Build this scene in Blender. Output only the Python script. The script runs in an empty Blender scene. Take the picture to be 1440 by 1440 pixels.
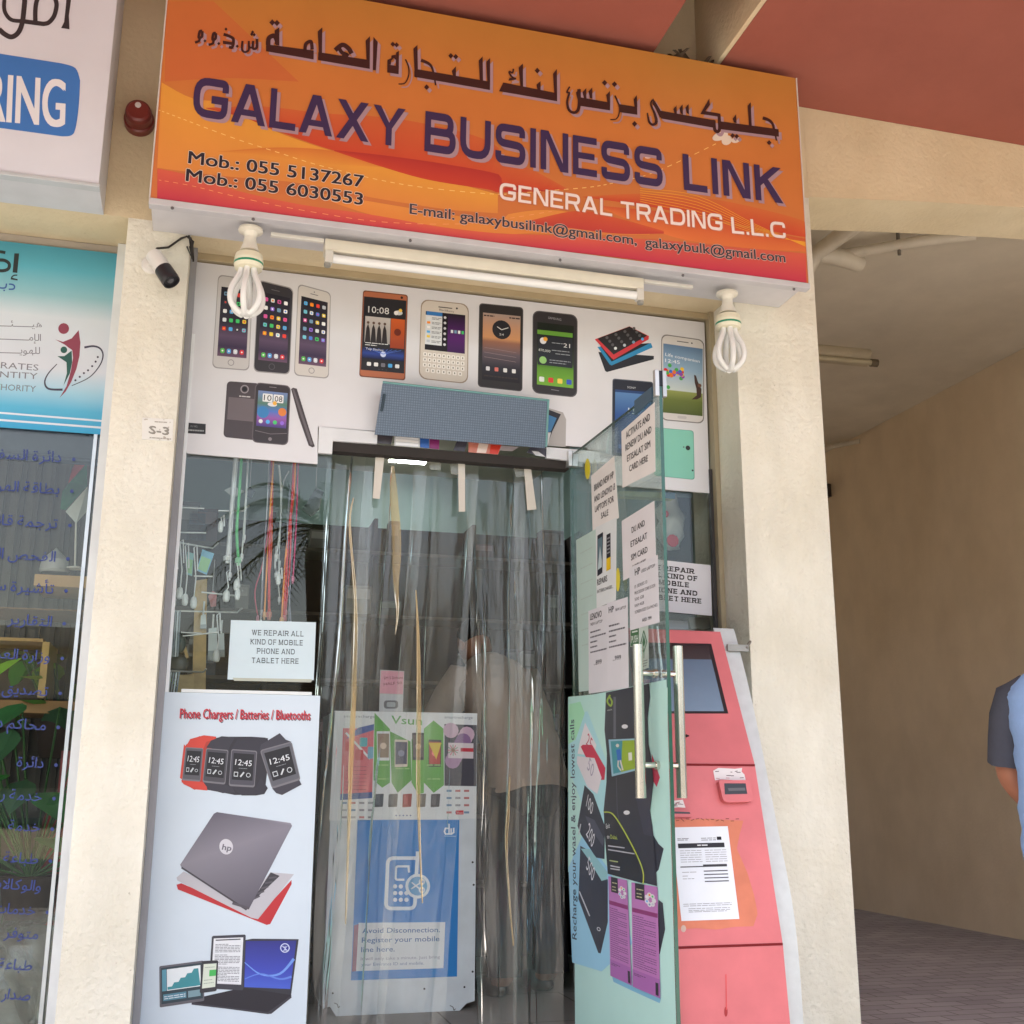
import bpy, bmesh, math, random
from mathutils import Vector, Matrix
random.seed(7)
R_ = math.radians
sc = bpy.context.scene
COL = sc.collection
# ------------------------------------------------------------------ camera
CF = Vector((0.2542933, 0.93799569, 0.23558225))
CR = Vector((0.96490549, -0.26256841, 0.00390113))
CU = Vector((-0.0655157, -0.22632257, 0.97184659))
CAM = Vector((0, 0, 1.0))
FPX = 1594.45
cd = bpy.data.cameras.new('camera')
co = bpy.data.objects.new('camera', cd)
COL.objects.link(co)
M3 = Matrix((CR, CU, -CF)).transposed()
co.matrix_world = Matrix.Translation(CAM) @ M3.to_4x4()
cd.sensor_width = 36.0
cd.lens = 36.0 * FPX / 1440.0
cd.clip_start = 0.02
cd.clip_end = 2000
sc.camera = co
# ------------------------------------------------------------------ light
SUN_EL, SUN_AZ = 58.0, 200.0          # azimuth clockwise from +Y: the sun stands behind the photographer
w = bpy.data.worlds.new("World"); sc.world = w; w.use_nodes = True
nt = w.node_tree; bg = nt.nodes['Background']
sky = nt.nodes.new('ShaderNodeTexSky'); sky.sky_type = 'NISHITA'; sky.sun_disc = False
sky.sun_elevation = R_(SUN_EL); sky.sun_rotation = R_(SUN_AZ); sky.dust_density = 4.0; sky.air_density = 1.2
nt.links.new(sky.outputs[0], bg.inputs[0]); bg.inputs[1].default_value = 0.15
sl = bpy.data.lights.new('sun', 'SUN'); sl.energy = 4.6; sl.angle = R_(0.5); sl.color = (1, 0.97, 0.93)
so = bpy.data.objects.new('sun', sl); COL.objects.link(so)
az, el = R_(SUN_AZ), R_(SUN_EL)
sd = Vector((math.sin(az) * math.cos(el), math.cos(az) * math.cos(el), math.sin(el)))
so.rotation_euler = (-sd).to_track_quat('-Z', 'Y').to_euler()
so.location = (-3, -8, 12)
sc.view_settings.view_transform = 'Standard'; sc.view_settings.look = 'None'
sc.view_settings.gamma = 1; sc.view_settings.use_curve_mapping = False
sc.view_settings.exposure = 1.65
sc.cycles.max_bounces = 10; sc.cycles.diffuse_bounces = 4; sc.cycles.glossy_bounces = 4
sc.cycles.transparent_max_bounces = 28; sc.cycles.transmission_bounces = 6
sc.cycles.sample_clamp_indirect = 6.0
sc.cycles.caustics_reflective = False; sc.cycles.caustics_refractive = False
# ------------------------------------------------------------------ colour + materials
def lin(c):
    o = []
    for v in c[:3]:
        v = v / 255.0
        o.append(v / 12.92 if v <= 0.04045 else ((v + 0.055) / 1.055) ** 2.4)
    return (o[0], o[1], o[2], 1.0)
def mat(name, rough=0.6, spec=0.4, metal=0.0, base=None, noise=0.06, nscale=30, bump=0.0, bscale=120, coat=0.0):
    """painted or printed surface: colour from the mesh's own colour layer (or base), slightly uneven"""
    m = bpy.data.materials.new(name); m.use_nodes = True
    t = m.node_tree; b = t.nodes['Principled BSDF']
    b.inputs['Roughness'].default_value = rough; b.inputs['Metallic'].default_value = metal
    b.inputs['Specular IOR Level'].default_value = spec; b.inputs['Coat Weight'].default_value = coat
    if base is None:
        a = t.nodes.new('ShaderNodeAttribute'); a.attribute_name = 'Col'; src = a.outputs['Color']
    else:
        a = t.nodes.new('ShaderNodeRGB'); a.outputs[0].default_value = lin(base); src = a.outputs[0]
    tc = t.nodes.new('ShaderNodeTexCoord')
    n = t.nodes.new('ShaderNodeTexNoise'); n.inputs['Scale'].default_value = nscale; n.inputs['Detail'].default_value = 6
    t.links.new(tc.outputs['Object'], n.inputs['Vector'])
    mr = t.nodes.new('ShaderNodeMapRange'); mr.inputs['From Min'].default_value = 0.3; mr.inputs['From Max'].default_value = 0.7
    mr.inputs['To Min'].default_value = 1 - noise; mr.inputs['To Max'].default_value = 1 + noise
    t.links.new(n.outputs['Fac'], mr.inputs['Value'])
    mx = t.nodes.new('ShaderNodeVectorMath'); mx.operation = 'SCALE'
    t.links.new(src, mx.inputs[0]); t.links.new(mr.outputs[0], mx.inputs['Scale'])
    t.links.new(mx.outputs[0], b.inputs['Base Color'])
    if bump:
        n2 = t.nodes.new('ShaderNodeTexNoise'); n2.inputs['Scale'].default_value = bscale; n2.inputs['Detail'].default_value = 5
        t.links.new(tc.outputs['Object'], n2.inputs['Vector'])
        bp = t.nodes.new('ShaderNodeBump'); bp.inputs['Strength'].default_value = bump; bp.inputs['Distance'].default_value = 0.01
        t.links.new(n2.outputs['Fac'], bp.inputs['Height']); t.links.new(bp.outputs[0], b.inputs['Normal'])
    return m
PRINT = mat('printed_vinyl', 0.38, 0.4, noise=0.03, nscale=5)
PAPER = mat('paper', 0.8, 0.2, noise=0.03, nscale=8, bump=0.25, bscale=9)
PAINT = mat('paint', 0.45, 0.4, noise=0.06, nscale=12)
MATTE = mat('matte', 0.85, 0.2, noise=0.08, nscale=15)
PLAST = mat('plastic', 0.3, 0.5, noise=0.03, nscale=20)
CLOTH = mat('cloth', 0.95, 0.1, noise=0.04, nscale=60, bump=0.22, bscale=14)
SKIN = mat('skin', 0.55, 0.35, noise=0.05, nscale=20)
ALU = mat('aluminium', 0.38, 0.5, metal=0.75, noise=0.08, nscale=14)
STEEL = mat('brushed_steel', 0.22, 0.5, metal=1.0, base=(212, 207, 196), noise=0.04)
LEAF = mat('leaf', 0.55, 0.3, noise=0.25, nscale=6)
KIOSK = mat('kiosk_paint', 0.5, 0.35, noise=0.08, nscale=7, bump=0.06, bscale=60)
ALUW = mat('white_coated_metal', 0.4, 0.4, noise=0.06, nscale=9)

def stucco(name, base, dark, mscale=3.0, bump=0.6, pits=0.5, grime=0.05, gz=1.0):
    m = bpy.data.materials.new(name); m.use_nodes = True
    t = m.node_tree; b = t.nodes['Principled BSDF']; b.inputs['Roughness'].default_value = 0.9
    b.inputs['Specular IOR Level'].default_value = 0.2
    tc = t.nodes.new('ShaderNodeTexCoord')
    def noise(s, d=6, rg=0.55):
        n = t.nodes.new('ShaderNodeTexNoise'); n.inputs['Scale'].default_value = s; n.inputs['Detail'].default_value = d
        n.inputs['Roughness'].default_value = rg
        t.links.new(tc.outputs['Object'], n.inputs['Vector']); return n
    n1 = noise(mscale, 8); n2 = noise(45, 4, 0.6); n3 = noise(150, 3)
    cr = t.nodes.new('ShaderNodeValToRGB'); e = cr.color_ramp.elements
    e[0].position = 0.3; e[0].color = lin(dark); e[1].position = 0.65; e[1].color = lin(base)
    t.links.new(n1.outputs['Fac'], cr.inputs[0])
    # trowelled flakes: small raised plates with fine grains and scattered pin holes
    vo = t.nodes.new('ShaderNodeTexVoronoi'); vo.feature = 'SMOOTH_F1'; vo.inputs['Scale'].default_value = 55
    wv = t.nodes.new('ShaderNodeVectorMath'); wv.operation = 'MULTIPLY_ADD'; wv.inputs[1].default_value = (.03,.03,.03)
    nw_ = noise(18, 3); t.links.new(nw_.outputs['Color'], wv.inputs[0]); t.links.new(tc.outputs['Object'], wv.inputs[2]); t.links.new(wv.outputs[0], vo.inputs['Vector'])
    pit = t.nodes.new('ShaderNodeMapRange'); pit.inputs['From Min'].default_value = 0.25; pit.inputs['From Max'].default_value = 0.31
    t.links.new(n2.outputs['Fac'], pit.inputs['Value'])
    mx = t.nodes.new('ShaderNodeMix'); mx.data_type = 'RGBA'; mx.blend_type = 'MULTIPLY'; mx.inputs[0].default_value = pits
    cr2 = t.nodes.new('ShaderNodeValToRGB'); cr2.color_ramp.elements[0].color = (0.62, 0.57, 0.5, 1)
    t.links.new(pit.outputs[0], cr2.inputs[0]); t.links.new(cr.outputs[0], mx.inputs[6]); t.links.new(cr2.outputs[0], mx.inputs[7])
    gm = t.nodes.new('ShaderNodeMapping'); gm.inputs['Scale'].default_value = (1.6, 1.6, gz); t.links.new(tc.outputs['Object'], gm.inputs[0])
    gn = t.nodes.new('ShaderNodeTexNoise'); gn.inputs['Scale'].default_value = 2.4; gn.inputs['Detail'].default_value = 9; gn.inputs['Roughness'].default_value = .62; t.links.new(gm.outputs[0], gn.inputs['Vector'])
    gr = t.nodes.new('ShaderNodeMapRange'); gr.inputs['From Min'].default_value = .36; gr.inputs['From Max'].default_value = .62; gr.inputs['To Min'].default_value = 1-grime; gr.inputs['To Max'].default_value = 1.02
    t.links.new(gn.outputs['Fac'], gr.inputs['Value']); gs = t.nodes.new('ShaderNodeVectorMath'); gs.operation = 'SCALE'
    t.links.new(mx.outputs[2], gs.inputs[0]); t.links.new(gr.outputs[0], gs.inputs['Scale']); t.links.new(gs.outputs[0], b.inputs['Base Color'])
    a1 = t.nodes.new('ShaderNodeMath'); a1.operation = 'MULTIPLY_ADD'; a1.inputs[1].default_value = 0.5
    t.links.new(n3.outputs['Fac'], a1.inputs[0]); t.links.new(vo.outputs['Distance'], a1.inputs[2])
    ad = t.nodes.new('ShaderNodeMath'); ad.operation = 'MULTIPLY_ADD'; ad.inputs[1].default_value = 0.5
    t.links.new(pit.outputs[0], ad.inputs[0]); t.links.new(a1.outputs[0], ad.inputs[2])
    bp = t.nodes.new('ShaderNodeBump'); bp.inputs['Strength'].default_value = bump; bp.inputs['Distance'].default_value = 0.006
    t.links.new(ad.outputs[0], bp.inputs['Height']); t.links.new(bp.outputs[0], b.inputs['Normal'])
    return m
STUC = stucco('beige_stucco', (233, 229, 215), (222, 216, 198), 3.0, 0.75, 0.8, 0.11, .5)
STUC_D = stucco('corridor_stucco', (232, 215, 191), (218, 200, 174), 0.9, 0.18, 0.15)
STUC_C = stucco('corridor_ceiling_paint', (220, 210, 192), (204, 193, 174), 0.7, 0.12, 0.1)
STUC_F = stucco('fascia_stucco', (224, 208, 176), (212, 194, 160), 2.0, 0.4, 0.3)
RED = stucco('terracotta_soffit_paint', (157, 92, 78), (150, 87, 73), 0.8, 0.12, 0.08)
WALLIN = stucco('interior_paint', (150, 172, 166), (142, 164, 158), 0.6, 0.05, 0.0)

def glass(name, tint, refl=1.0, rough=0.0, bump=0.0, bscale=3.0, ior=1.5, dirt_or_reflection=0.0):
    """thin pane: lets light straight through, mirrors by Fresnel"""
    m = bpy.data.materials.new(name); m.use_nodes = True
    t = m.node_tree; t.nodes.remove(t.nodes['Principled BSDF']); out = t.nodes['Material Output']
    tr = t.nodes.new('ShaderNodeBsdfTransparent'); tr.inputs[0].default_value = (*tint, 1)
    gl = t.nodes.new('ShaderNodeBsdfGlossy'); gl.inputs['Roughness'].default_value = rough; gl.inputs[0].default_value = (1, 1, 1, 1)
    fr = t.nodes.new('ShaderNodeFresnel'); fr.inputs[0].default_value = ior
    ml = t.nodes.new('ShaderNodeMath'); ml.operation = 'MULTIPLY'; ml.inputs[1].default_value = refl; ml.use_clamp = True
    t.links.new(fr.outputs[0], ml.inputs[0])
    mx = t.nodes.new('ShaderNodeMixShader'); t.links.new(ml.outputs[0], mx.inputs[0])
    t.links.new(tr.outputs[0], mx.inputs[1]); t.links.new(gl.outputs[0], mx.inputs[2])
    last = mx
    tc = t.nodes.new('ShaderNodeTexCoord')
    if bump:
        n = t.nodes.new('ShaderNodeTexNoise'); n.inputs['Scale'].default_value = bscale; n.inputs['Detail'].default_value = 3
        mp = t.nodes.new('ShaderNodeMapping'); mp.inputs['Scale'].default_value = (1, 1, 0.25)
        t.links.new(tc.outputs['Object'], mp.inputs[0]); t.links.new(mp.outputs[0], n.inputs['Vector'])
        bp = t.nodes.new('ShaderNodeBump'); bp.inputs['Strength'].default_value = bump; bp.inputs['Distance'].default_value = 0.02
        t.links.new(n.outputs['Fac'], bp.inputs['Height']); t.links.new(bp.outputs[0], gl.inputs['Normal']); t.links.new(bp.outputs[0], fr.inputs['Normal'])
    if dirt_or_reflection:
        df = t.nodes.new('ShaderNodeBsdfDiffuse'); df.inputs[0].default_value = (0.6, 0.6, 0.56, 1)
        n = t.nodes.new('ShaderNodeTexNoise'); n.inputs['Scale'].default_value = 6; n.inputs['Detail'].default_value = 8
        mp = t.nodes.new('ShaderNodeMapping'); mp.inputs['Scale'].default_value = (2, 2, 0.35)
        t.links.new(tc.outputs['Object'], mp.inputs[0]); t.links.new(mp.outputs[0], n.inputs['Vector'])
        mr = t.nodes.new('ShaderNodeMapRange'); mr.inputs['From Min'].default_value = 0.35; mr.inputs['From Max'].default_value = 0.75
        mr.inputs['To Min'].default_value = dirt_or_reflection * 0.3; mr.inputs['To Max'].default_value = dirt_or_reflection
        t.links.new(n.outputs['Fac'], mr.inputs['Value'])
        m2 = t.nodes.new('ShaderNodeMixShader'); t.links.new(mr.outputs[0], m2.inputs[0])
        t.links.new(mx.outputs[0], m2.inputs[1]); t.links.new(df.outputs[0], m2.inputs[2]); last = m2
    t.links.new(last.outputs[0], out.inputs[0])
    return m
GLASS = glass('window_glass', (0.95, 0.98, 0.965), 0.6)
DOORG = glass('door_glass', (0.88, 0.945, 0.925), 0.55, dirt_or_reflection=0.05)
FILM = glass('frosted_teal_film', (0.5, 0.75, 0.7), 0.5, dirt_or_reflection=0.0)
VINYL = glass('clear_pvc_strip', (0.965, 0.98, 0.97), 0.95, rough=0.08, bump=0.22, bscale=9, dirt_or_reflection=0.14)
TUBE = bpy.data.materials.new('lamp_tube'); TUBE.use_nodes = True
_b = TUBE.node_tree.nodes['Principled BSDF']; _b.inputs['Base Color'].default_value = (0.82, 0.82, 0.80, 1); _b.inputs['Roughness'].default_value = 0.25
LIT = bpy.data.materials.new('lit_diffuser'); LIT.use_nodes = True
_b = LIT.node_tree.nodes['Principled BSDF']; _b.inputs['Emission Color'].default_value = (0.93, 1, 0.97, 1); _b.inputs['Emission Strength'].default_value = 14.0
# ------------------------------------------------------------------ mesh building
class MB:
    def __init__(self):
        self.v = []; self.f = []; self.c = []; self.m = []; self.s = []
    def face(self, pts, col, mi=0, smooth=False):
        """col: one rgb 0-255, or one per corner"""
        b = len(self.v); self.v.extend([Vector(p) for p in pts]); self.f.append(tuple(range(b, b + len(pts))))
        if isinstance(col[0], (tuple, list)): self.c.append([lin(c) for c in col])
        else: self.c.append([lin(col)] * len(pts))
        self.m.append(mi); self.s.append(smooth)
    def mesh(self, vs, fs, col, mi=0, smooth=False):
        b = len(self.v); self.v.extend([Vector(p) for p in vs]); lc = lin(col)
        for f in fs:
            self.f.append(tuple(b + i for i in f)); self.c.append([lc] * len(f)); self.m.append(mi); self.s.append(smooth)
    def box(self, x0, y0, z0, x1, y1, z1, col, mi=0):
        vs = [(x0,y0,z0),(x1,y0,z0),(x1,y1,z0),(x0,y1,z0),(x0,y0,z1),(x1,y0,z1),(x1,y1,z1),(x0,y1,z1)]
        self.mesh(vs, [(0,3,2,1),(4,5,6,7),(0,1,5,4),(1,2,6,5),(2,3,7,6),(3,0,4,7)], col, mi)
    def prism(self, poly, dirv, col, mi=0, side=None, smooth=False):
        """closed 3D polygon extruded along dirv"""
        n = len(poly); d = Vector(dirv); a = [Vector(p) for p in poly]; bq = [p + d for p in a]
        self.mesh(a + bq, [tuple(range(n))[::-1], tuple(range(n, 2*n))], col, mi)
        self.mesh(a + bq, [(i, (i+1) % n, n + (i+1) % n, n + i) for i in range(n)], side or col, mi, smooth)
    def tube(self, pts, r, col, n=10, mi=0, cap=True):
        pts = [Vector(p) for p in pts]; k = len(pts)
        rs = r if isinstance(r, (list, tuple)) else [r] * k
        ring = []; prev = None
        for i, p in enumerate(pts):
            d = (pts[min(i+1, k-1)] - pts[max(i-1, 0)]); d = d.normalized() if d.length > 1e-9 else Vector((0,0,1))
            if prev is None:
                a = Vector((0,0,1)) if abs(d.z) < 0.9 else Vector((1,0,0)); u = d.cross(a).normalized()
            else:
                u = (prev - d * prev.dot(d)); u = u.normalized() if u.length > 1e-6 else d.orthogonal().normalized()
            prev = u; v = d.cross(u)
            ring.append([p + (u * math.cos(2*math.pi*j/n) + v * math.sin(2*math.pi*j/n)) * rs[i] for j in range(n)])
        vs = [q for rg in ring for q in rg]
        fs = [(i*n+j, i*n+(j+1)%n, (i+1)*n+(j+1)%n, (i+1)*n+j) for i in range(k-1) for j in range(n)]
        self.mesh(vs, fs, col, mi, True)
        if cap:
            self.mesh(ring[0], [tuple(range(n))[::-1]], col, mi); self.mesh(ring[-1], [tuple(range(n))], col, mi)
    def lathe(self, o, axis, prof, col, n=24, mi=0, cols=None):
        """prof: (distance along axis, radius)"""
        o = Vector(o); ax = Vector(axis).normalized(); u = ax.orthogonal().normalized(); v = ax.cross(u)
        vs = []
        for d, r in prof:
            for j in range(n):
                a = 2*math.pi*j/n; vs.append(o + ax*d + (u*math.cos(a) + v*math.sin(a))*max(r, 1e-5))
        for i in range(len(prof)-1):
            self.mesh([vs[i*n+j] for j in range(n)] + [vs[(i+1)*n+j] for j in range(n)],
                      [(j, (j+1) % n, n+(j+1) % n, n+j) for j in range(n)], (cols[i] if cols else col), mi, True)
    def ico(self, c, r, col, mi=0, seg=16, rings=10):
        rx, ry, rz = r if isinstance(r, (tuple, list)) else (r, r, r)
        vs = []; fs = []
        for i in range(rings+1):
            th = math.pi*i/rings
            for j in range(seg):
                ph = 2*math.pi*j/seg
                vs.append((c[0]+rx*math.sin(th)*math.cos(ph), c[1]+ry*math.sin(th)*math.sin(ph), c[2]+rz*math.cos(th)))
        for i in range(rings):
            for j in range(seg):
                fs.append((i*seg+j, (i+1)*seg+j, (i+1)*seg+(j+1) % seg, i*seg+(j+1) % seg))
        self.mesh(vs, fs, col, mi, True)
def world_loc(o):
    p = Vector((0,0,0))
    while o is not None:
        p = p + o.location; o = o.parent
    return p
def build(name, mb, mats, parent=None, origin=None, bevel=0, weld=False):
    if not isinstance(mats, (list, tuple)): mats = [mats]
    if parent is not None: org = world_loc(parent)
    elif origin is not None: org = Vector(origin)
    else:
        xs = [p.x for p in mb.v]; ys = [p.y for p in mb.v]; zs = [p.z for p in mb.v]
        org = Vector(((min(xs)+max(xs))/2, (min(ys)+max(ys))/2, min(zs)))
    me = bpy.data.meshes.new(name)
    me.from_pydata([p - org for p in mb.v], [], mb.f)
    me.polygons.foreach_set('material_index', mb.m); me.polygons.foreach_set('use_smooth', mb.s)
    at = me.color_attributes.new('Col', 'FLOAT_COLOR', 'CORNER')
    at.data.foreach_set('color', [x for f in mb.c for c in f for x in c])
    for m in mats: me.materials.append(m)
    if weld:
        b = bmesh.new(); b.from_mesh(me); bmesh.ops.remove_doubles(b, verts=b.verts, dist=1e-5); b.to_mesh(me); b.free()
    me.update()
    o = bpy.data.objects.new(name, me); COL.objects.link(o)
    if parent is not None: o.parent = parent
    else: o.location = org
    if bevel:
        md = o.modifiers.new('bevel', 'BEVEL'); md.width = bevel; md.segments = 2; md.limit_method = 'ANGLE'; md.angle_limit = 0.7
    return o
def tag(o, label, cat, group=None, kind=None):
    if label: o['label'] = label
    if cat: o['category'] = cat
    if group: o['group'] = group
    if kind: o['kind'] = kind
    return o
def thing(name, loc, label, cat, group=None):
    o = bpy.data.objects.new(name, None); COL.objects.link(o); o.location = loc; o.empty_display_size = 0.1
    return tag(o, label, cat, group)
def struct(o): o['kind'] = 'structure'; return o
def copy_tree(o, parent=None, loc=None):
    c = o.copy(); COL.objects.link(c)
    if parent is not None: c.parent = parent
    if loc is not None: c.location = loc
    for ch in list(o.children): copy_tree(ch, c)
    return c
# ------------------------------------------------------------------ reading places off the survey of the photograph
def ray(px, py): return CF + CR * ((px - 720) / FPX) + CU * ((720 - py) / FPX)
class Surf:
    """a flat surface of the place; p() is the point of it seen at a photo pixel, n points at the viewer"""
    def __init__(self, o, n):
        self.o = Vector(o); self.n = Vector(n).normalized()
    def p(self, px, py, w=0.0):
        d = ray(px, py); t = (self.o - CAM).dot(self.n) / d.dot(self.n)
        return CAM + d * t + self.n * w
def YP(y): return Surf((0, y, 0), (0, -1, 0))
def ZP(z): return Surf((0, 0, z), (0, 0, -1))
CROPS = {'a':(0,0,1/3),'b':(220,0,1/3),'c':(680,0,1/3),'d':(960,0,1/3),'e':(240,360,1/3),'g':(640,360,1/3),'h':(0,320,280/916),
 'i':(0,700,280/545),'j':(220,620,280/1061),'k':(180,960,1/3),'l':(440,600,390/1404),'m':(440,920,390/1080),'n':(780,540,280/877),
 'o':(780,960,1/3),'p':(1080,280,360/1234),'q':(1140,680,300/568),'ar1':(260,30,270/1440),'ar2':(520,40,.125),'ar3':(690,70,220/1440),
 'ar4':(890,110,230/1440),'ns':(0,0,.125),'te':(0,340,170/1440),'px':(0,0,1.0)}
def K(cr, *xy):
    x0, y0, s = CROPS[cr]
    if len(xy) == 1: xy = xy[0]
    if isinstance(xy[0], (tuple, list)): return [(x0+a*s, y0+b*s) for a, b in xy]
    return [(x0+xy[i]*s, y0+xy[i+1]*s) for i in range(0, len(xy), 2)]
def rounded(pts, n=5, closed=False):
    """(x, y, r) corners -> polyline with arcs"""
    out = []; k = len(pts)
    for i, p in enumerate(pts):
        r = p[2] if len(p) > 2 else 0
        if r <= 0 or (not closed and i in (0, k-1)): out.append((p[0], p[1])); continue
        a = Vector(pts[(i-1) % k][:2]); b = Vector(p[:2]); c = Vector(pts[(i+1) % k][:2])
        d1 = (a-b); d2 = (c-b); rr = min(r, d1.length*0.5, d2.length*0.5)
        p1 = b + d1.normalized()*rr; p2 = b + d2.normalized()*rr
        for j in range(n+1):
            t = j/n; q = p1*(1-t)**2 + b*2*t*(1-t) + p2*t*t; out.append((q.x, q.y))
    return out
def smooth_path(pts, n=5):
    out = []; k = len(pts)
    for i in range(k-1):
        p0 = Vector(pts[max(i-1,0)][:2]); p1 = Vector(pts[i][:2]); p2 = Vector(pts[i+1][:2]); p3 = Vector(pts[min(i+2,k-1)][:2])
        for j in range(n):
            t = j/n
            q = 0.5*((2*p1)+(p2-p0)*t+(2*p0-5*p1+4*p2-p3)*t*t+(3*p1-p0-3*p2+p3)*t**3); out.append((q.x,q.y))
    out.append(tuple(pts[-1][:2])); return out
def stroke_quads(pts, w, closed=False):
    P = [Vector(p[:2]) for p in pts]; k = len(P)
    ws = w if isinstance(w, (list, tuple)) else [w]*k
    if len(ws) != k: ws = [ws[0] + (ws[-1]-ws[0])*i/(k-1) for i in range(k)]
    L = []; Rr = []
    for i in range(k):
        a = P[(i-1) % k] if (closed or i > 0) else None; c = P[(i+1) % k] if (closed or i < k-1) else None
        d1 = (P[i]-a).normalized() if a is not None and (P[i]-a).length > 1e-9 else None
        d2 = (c-P[i]).normalized() if c is not None and (c-P[i]).length > 1e-9 else None
        d = (d1 or d2) if (d1 is None or d2 is None) else (d1+d2)
        d = d.normalized() if d.length > 1e-6 else (d1 or d2)
        nrm = Vector((-d.y, d.x)); m = 1.0
        if d1 is not None and d2 is not None: m = 1.0/max(0.5, nrm.dot(Vector((-d2.y, d2.x))))
        L.append(P[i]+nrm*ws[i]*0.5*m); Rr.append(P[i]-nrm*ws[i]*0.5*m)
    rng = range(k) if closed else range(k-1)
    return [[tuple(L[i]), tuple(L[(i+1)%k]), tuple(Rr[(i+1)%k]), tuple(Rr[i])] for i in rng]
# ------------------------------------------------------------------ lettering
_tc = {}
def font_mesh(s, bold=0.0, res=2):
    key = (s, bold, res)
    if key in _tc: return _tc[key]
    cu = bpy.data.curves.new('lettering', 'FONT'); cu.body = s; cu.resolution_u = res; cu.offset = bold
    o = bpy.data.objects.new('lettering', cu); COL.objects.link(o)
    dg = bpy.context.evaluated_depsgraph_get(); e = o.evaluated_get(dg); me = e.to_mesh()
    vs = [(q.co.x, q.co.y) for q in me.vertices]; fs = [tuple(q.vertices) for q in me.polygons]
    e.to_mesh_clear(); bpy.data.objects.remove(o); bpy.data.curves.remove(cu)
    _tc[key] = (vs, fs); return vs, fs
FONT_CAP = 0.729
AR = {'ا':('FE8D','FE8E',None,None),'أ':('FE83','FE84',None,None),'إ':('FE87','FE88',None,None),'ب':('FE8F','FE90','FE91','FE92'),'ت':('FE95','FE96','FE97','FE98'),
 'ث':('FE99','FE9A','FE9B','FE9C'),'ج':('FE9D','FE9E','FE9F','FEA0'),'ح':('FEA1','FEA2','FEA3','FEA4'),'خ':('FEA5','FEA6','FEA7','FEA8'),'د':('FEA9','FEAA',None,None),
 'ذ':('FEAB','FEAC',None,None),'ر':('FEAD','FEAE',None,None),'ز':('FEAF','FEB0',None,None),'س':('FEB1','FEB2','FEB3','FEB4'),'ش':('FEB5','FEB6','FEB7','FEB8'),
 'ص':('FEB9','FEBA','FEBB','FEBC'),'ط':('FEC1','FEC2','FEC3','FEC4'),'ع':('FEC9','FECA','FECB','FECC'),'ف':('FED1','FED2','FED3','FED4'),'ق':('FED5','FED6','FED7','FED8'),
 'ك':('FED9','FEDA','FEDB','FEDC'),'ل':('FEDD','FEDE','FEDF','FEE0'),'م':('FEE1','FEE2','FEE3','FEE4'),'ن':('FEE5','FEE6','FEE7','FEE8'),'ه':('FEE9','FEEA','FEEB','FEEC'),
 'ة':('FE93','FE94',None,None),'و':('FEED','FEEE',None,None),'ي':('FEF1','FEF2','FEF3','FEF4'),'ى':('FEEF','FEF0',None,None),'ئ':('FE89','FE8A','FE8B','FE8C'),'ـ':('0640','0640','0640','0640')}
def arabic(s, bold=0.0):
    """joined right-to-left line as glyph meshes; x runs negative from the right end"""
    out = []; x = 0.0; s = s.replace('لا', 'ﻻ')
    for wi, word in enumerate(s.split(' ')):
        if wi: x -= 0.28
        for i, ch in enumerate(word):
            if ch == 'ﻻ': g = '\ufefb'; jn_next = False; jp = False
            elif ch in AR:
                fm = AR[ch]
                pj = i > 0 and word[i-1] in AR and AR[word[i-1]][2] is not None
                nj = fm[2] is not None and i < len(word)-1 and word[i+1] in AR
                g = chr(int(fm[3] if (pj and nj) else fm[1] if pj else fm[2] if nj else fm[0], 16)); jp = pj
            else: g = ch; jp = False
            vs, fs = font_mesh(g, bold)
            if not vs: x -= 0.2; continue
            x0 = min(v[0] for v in vs); x1 = max(v[0] for v in vs)
            if not jp and i > 0: x -= 0.06
            sh = x - x1 + (0.02 if jp else 0)
            out.append(([(v[0]+sh, v[1]) for v in vs], fs)); x = x0 + sh
    return out, -x
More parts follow.
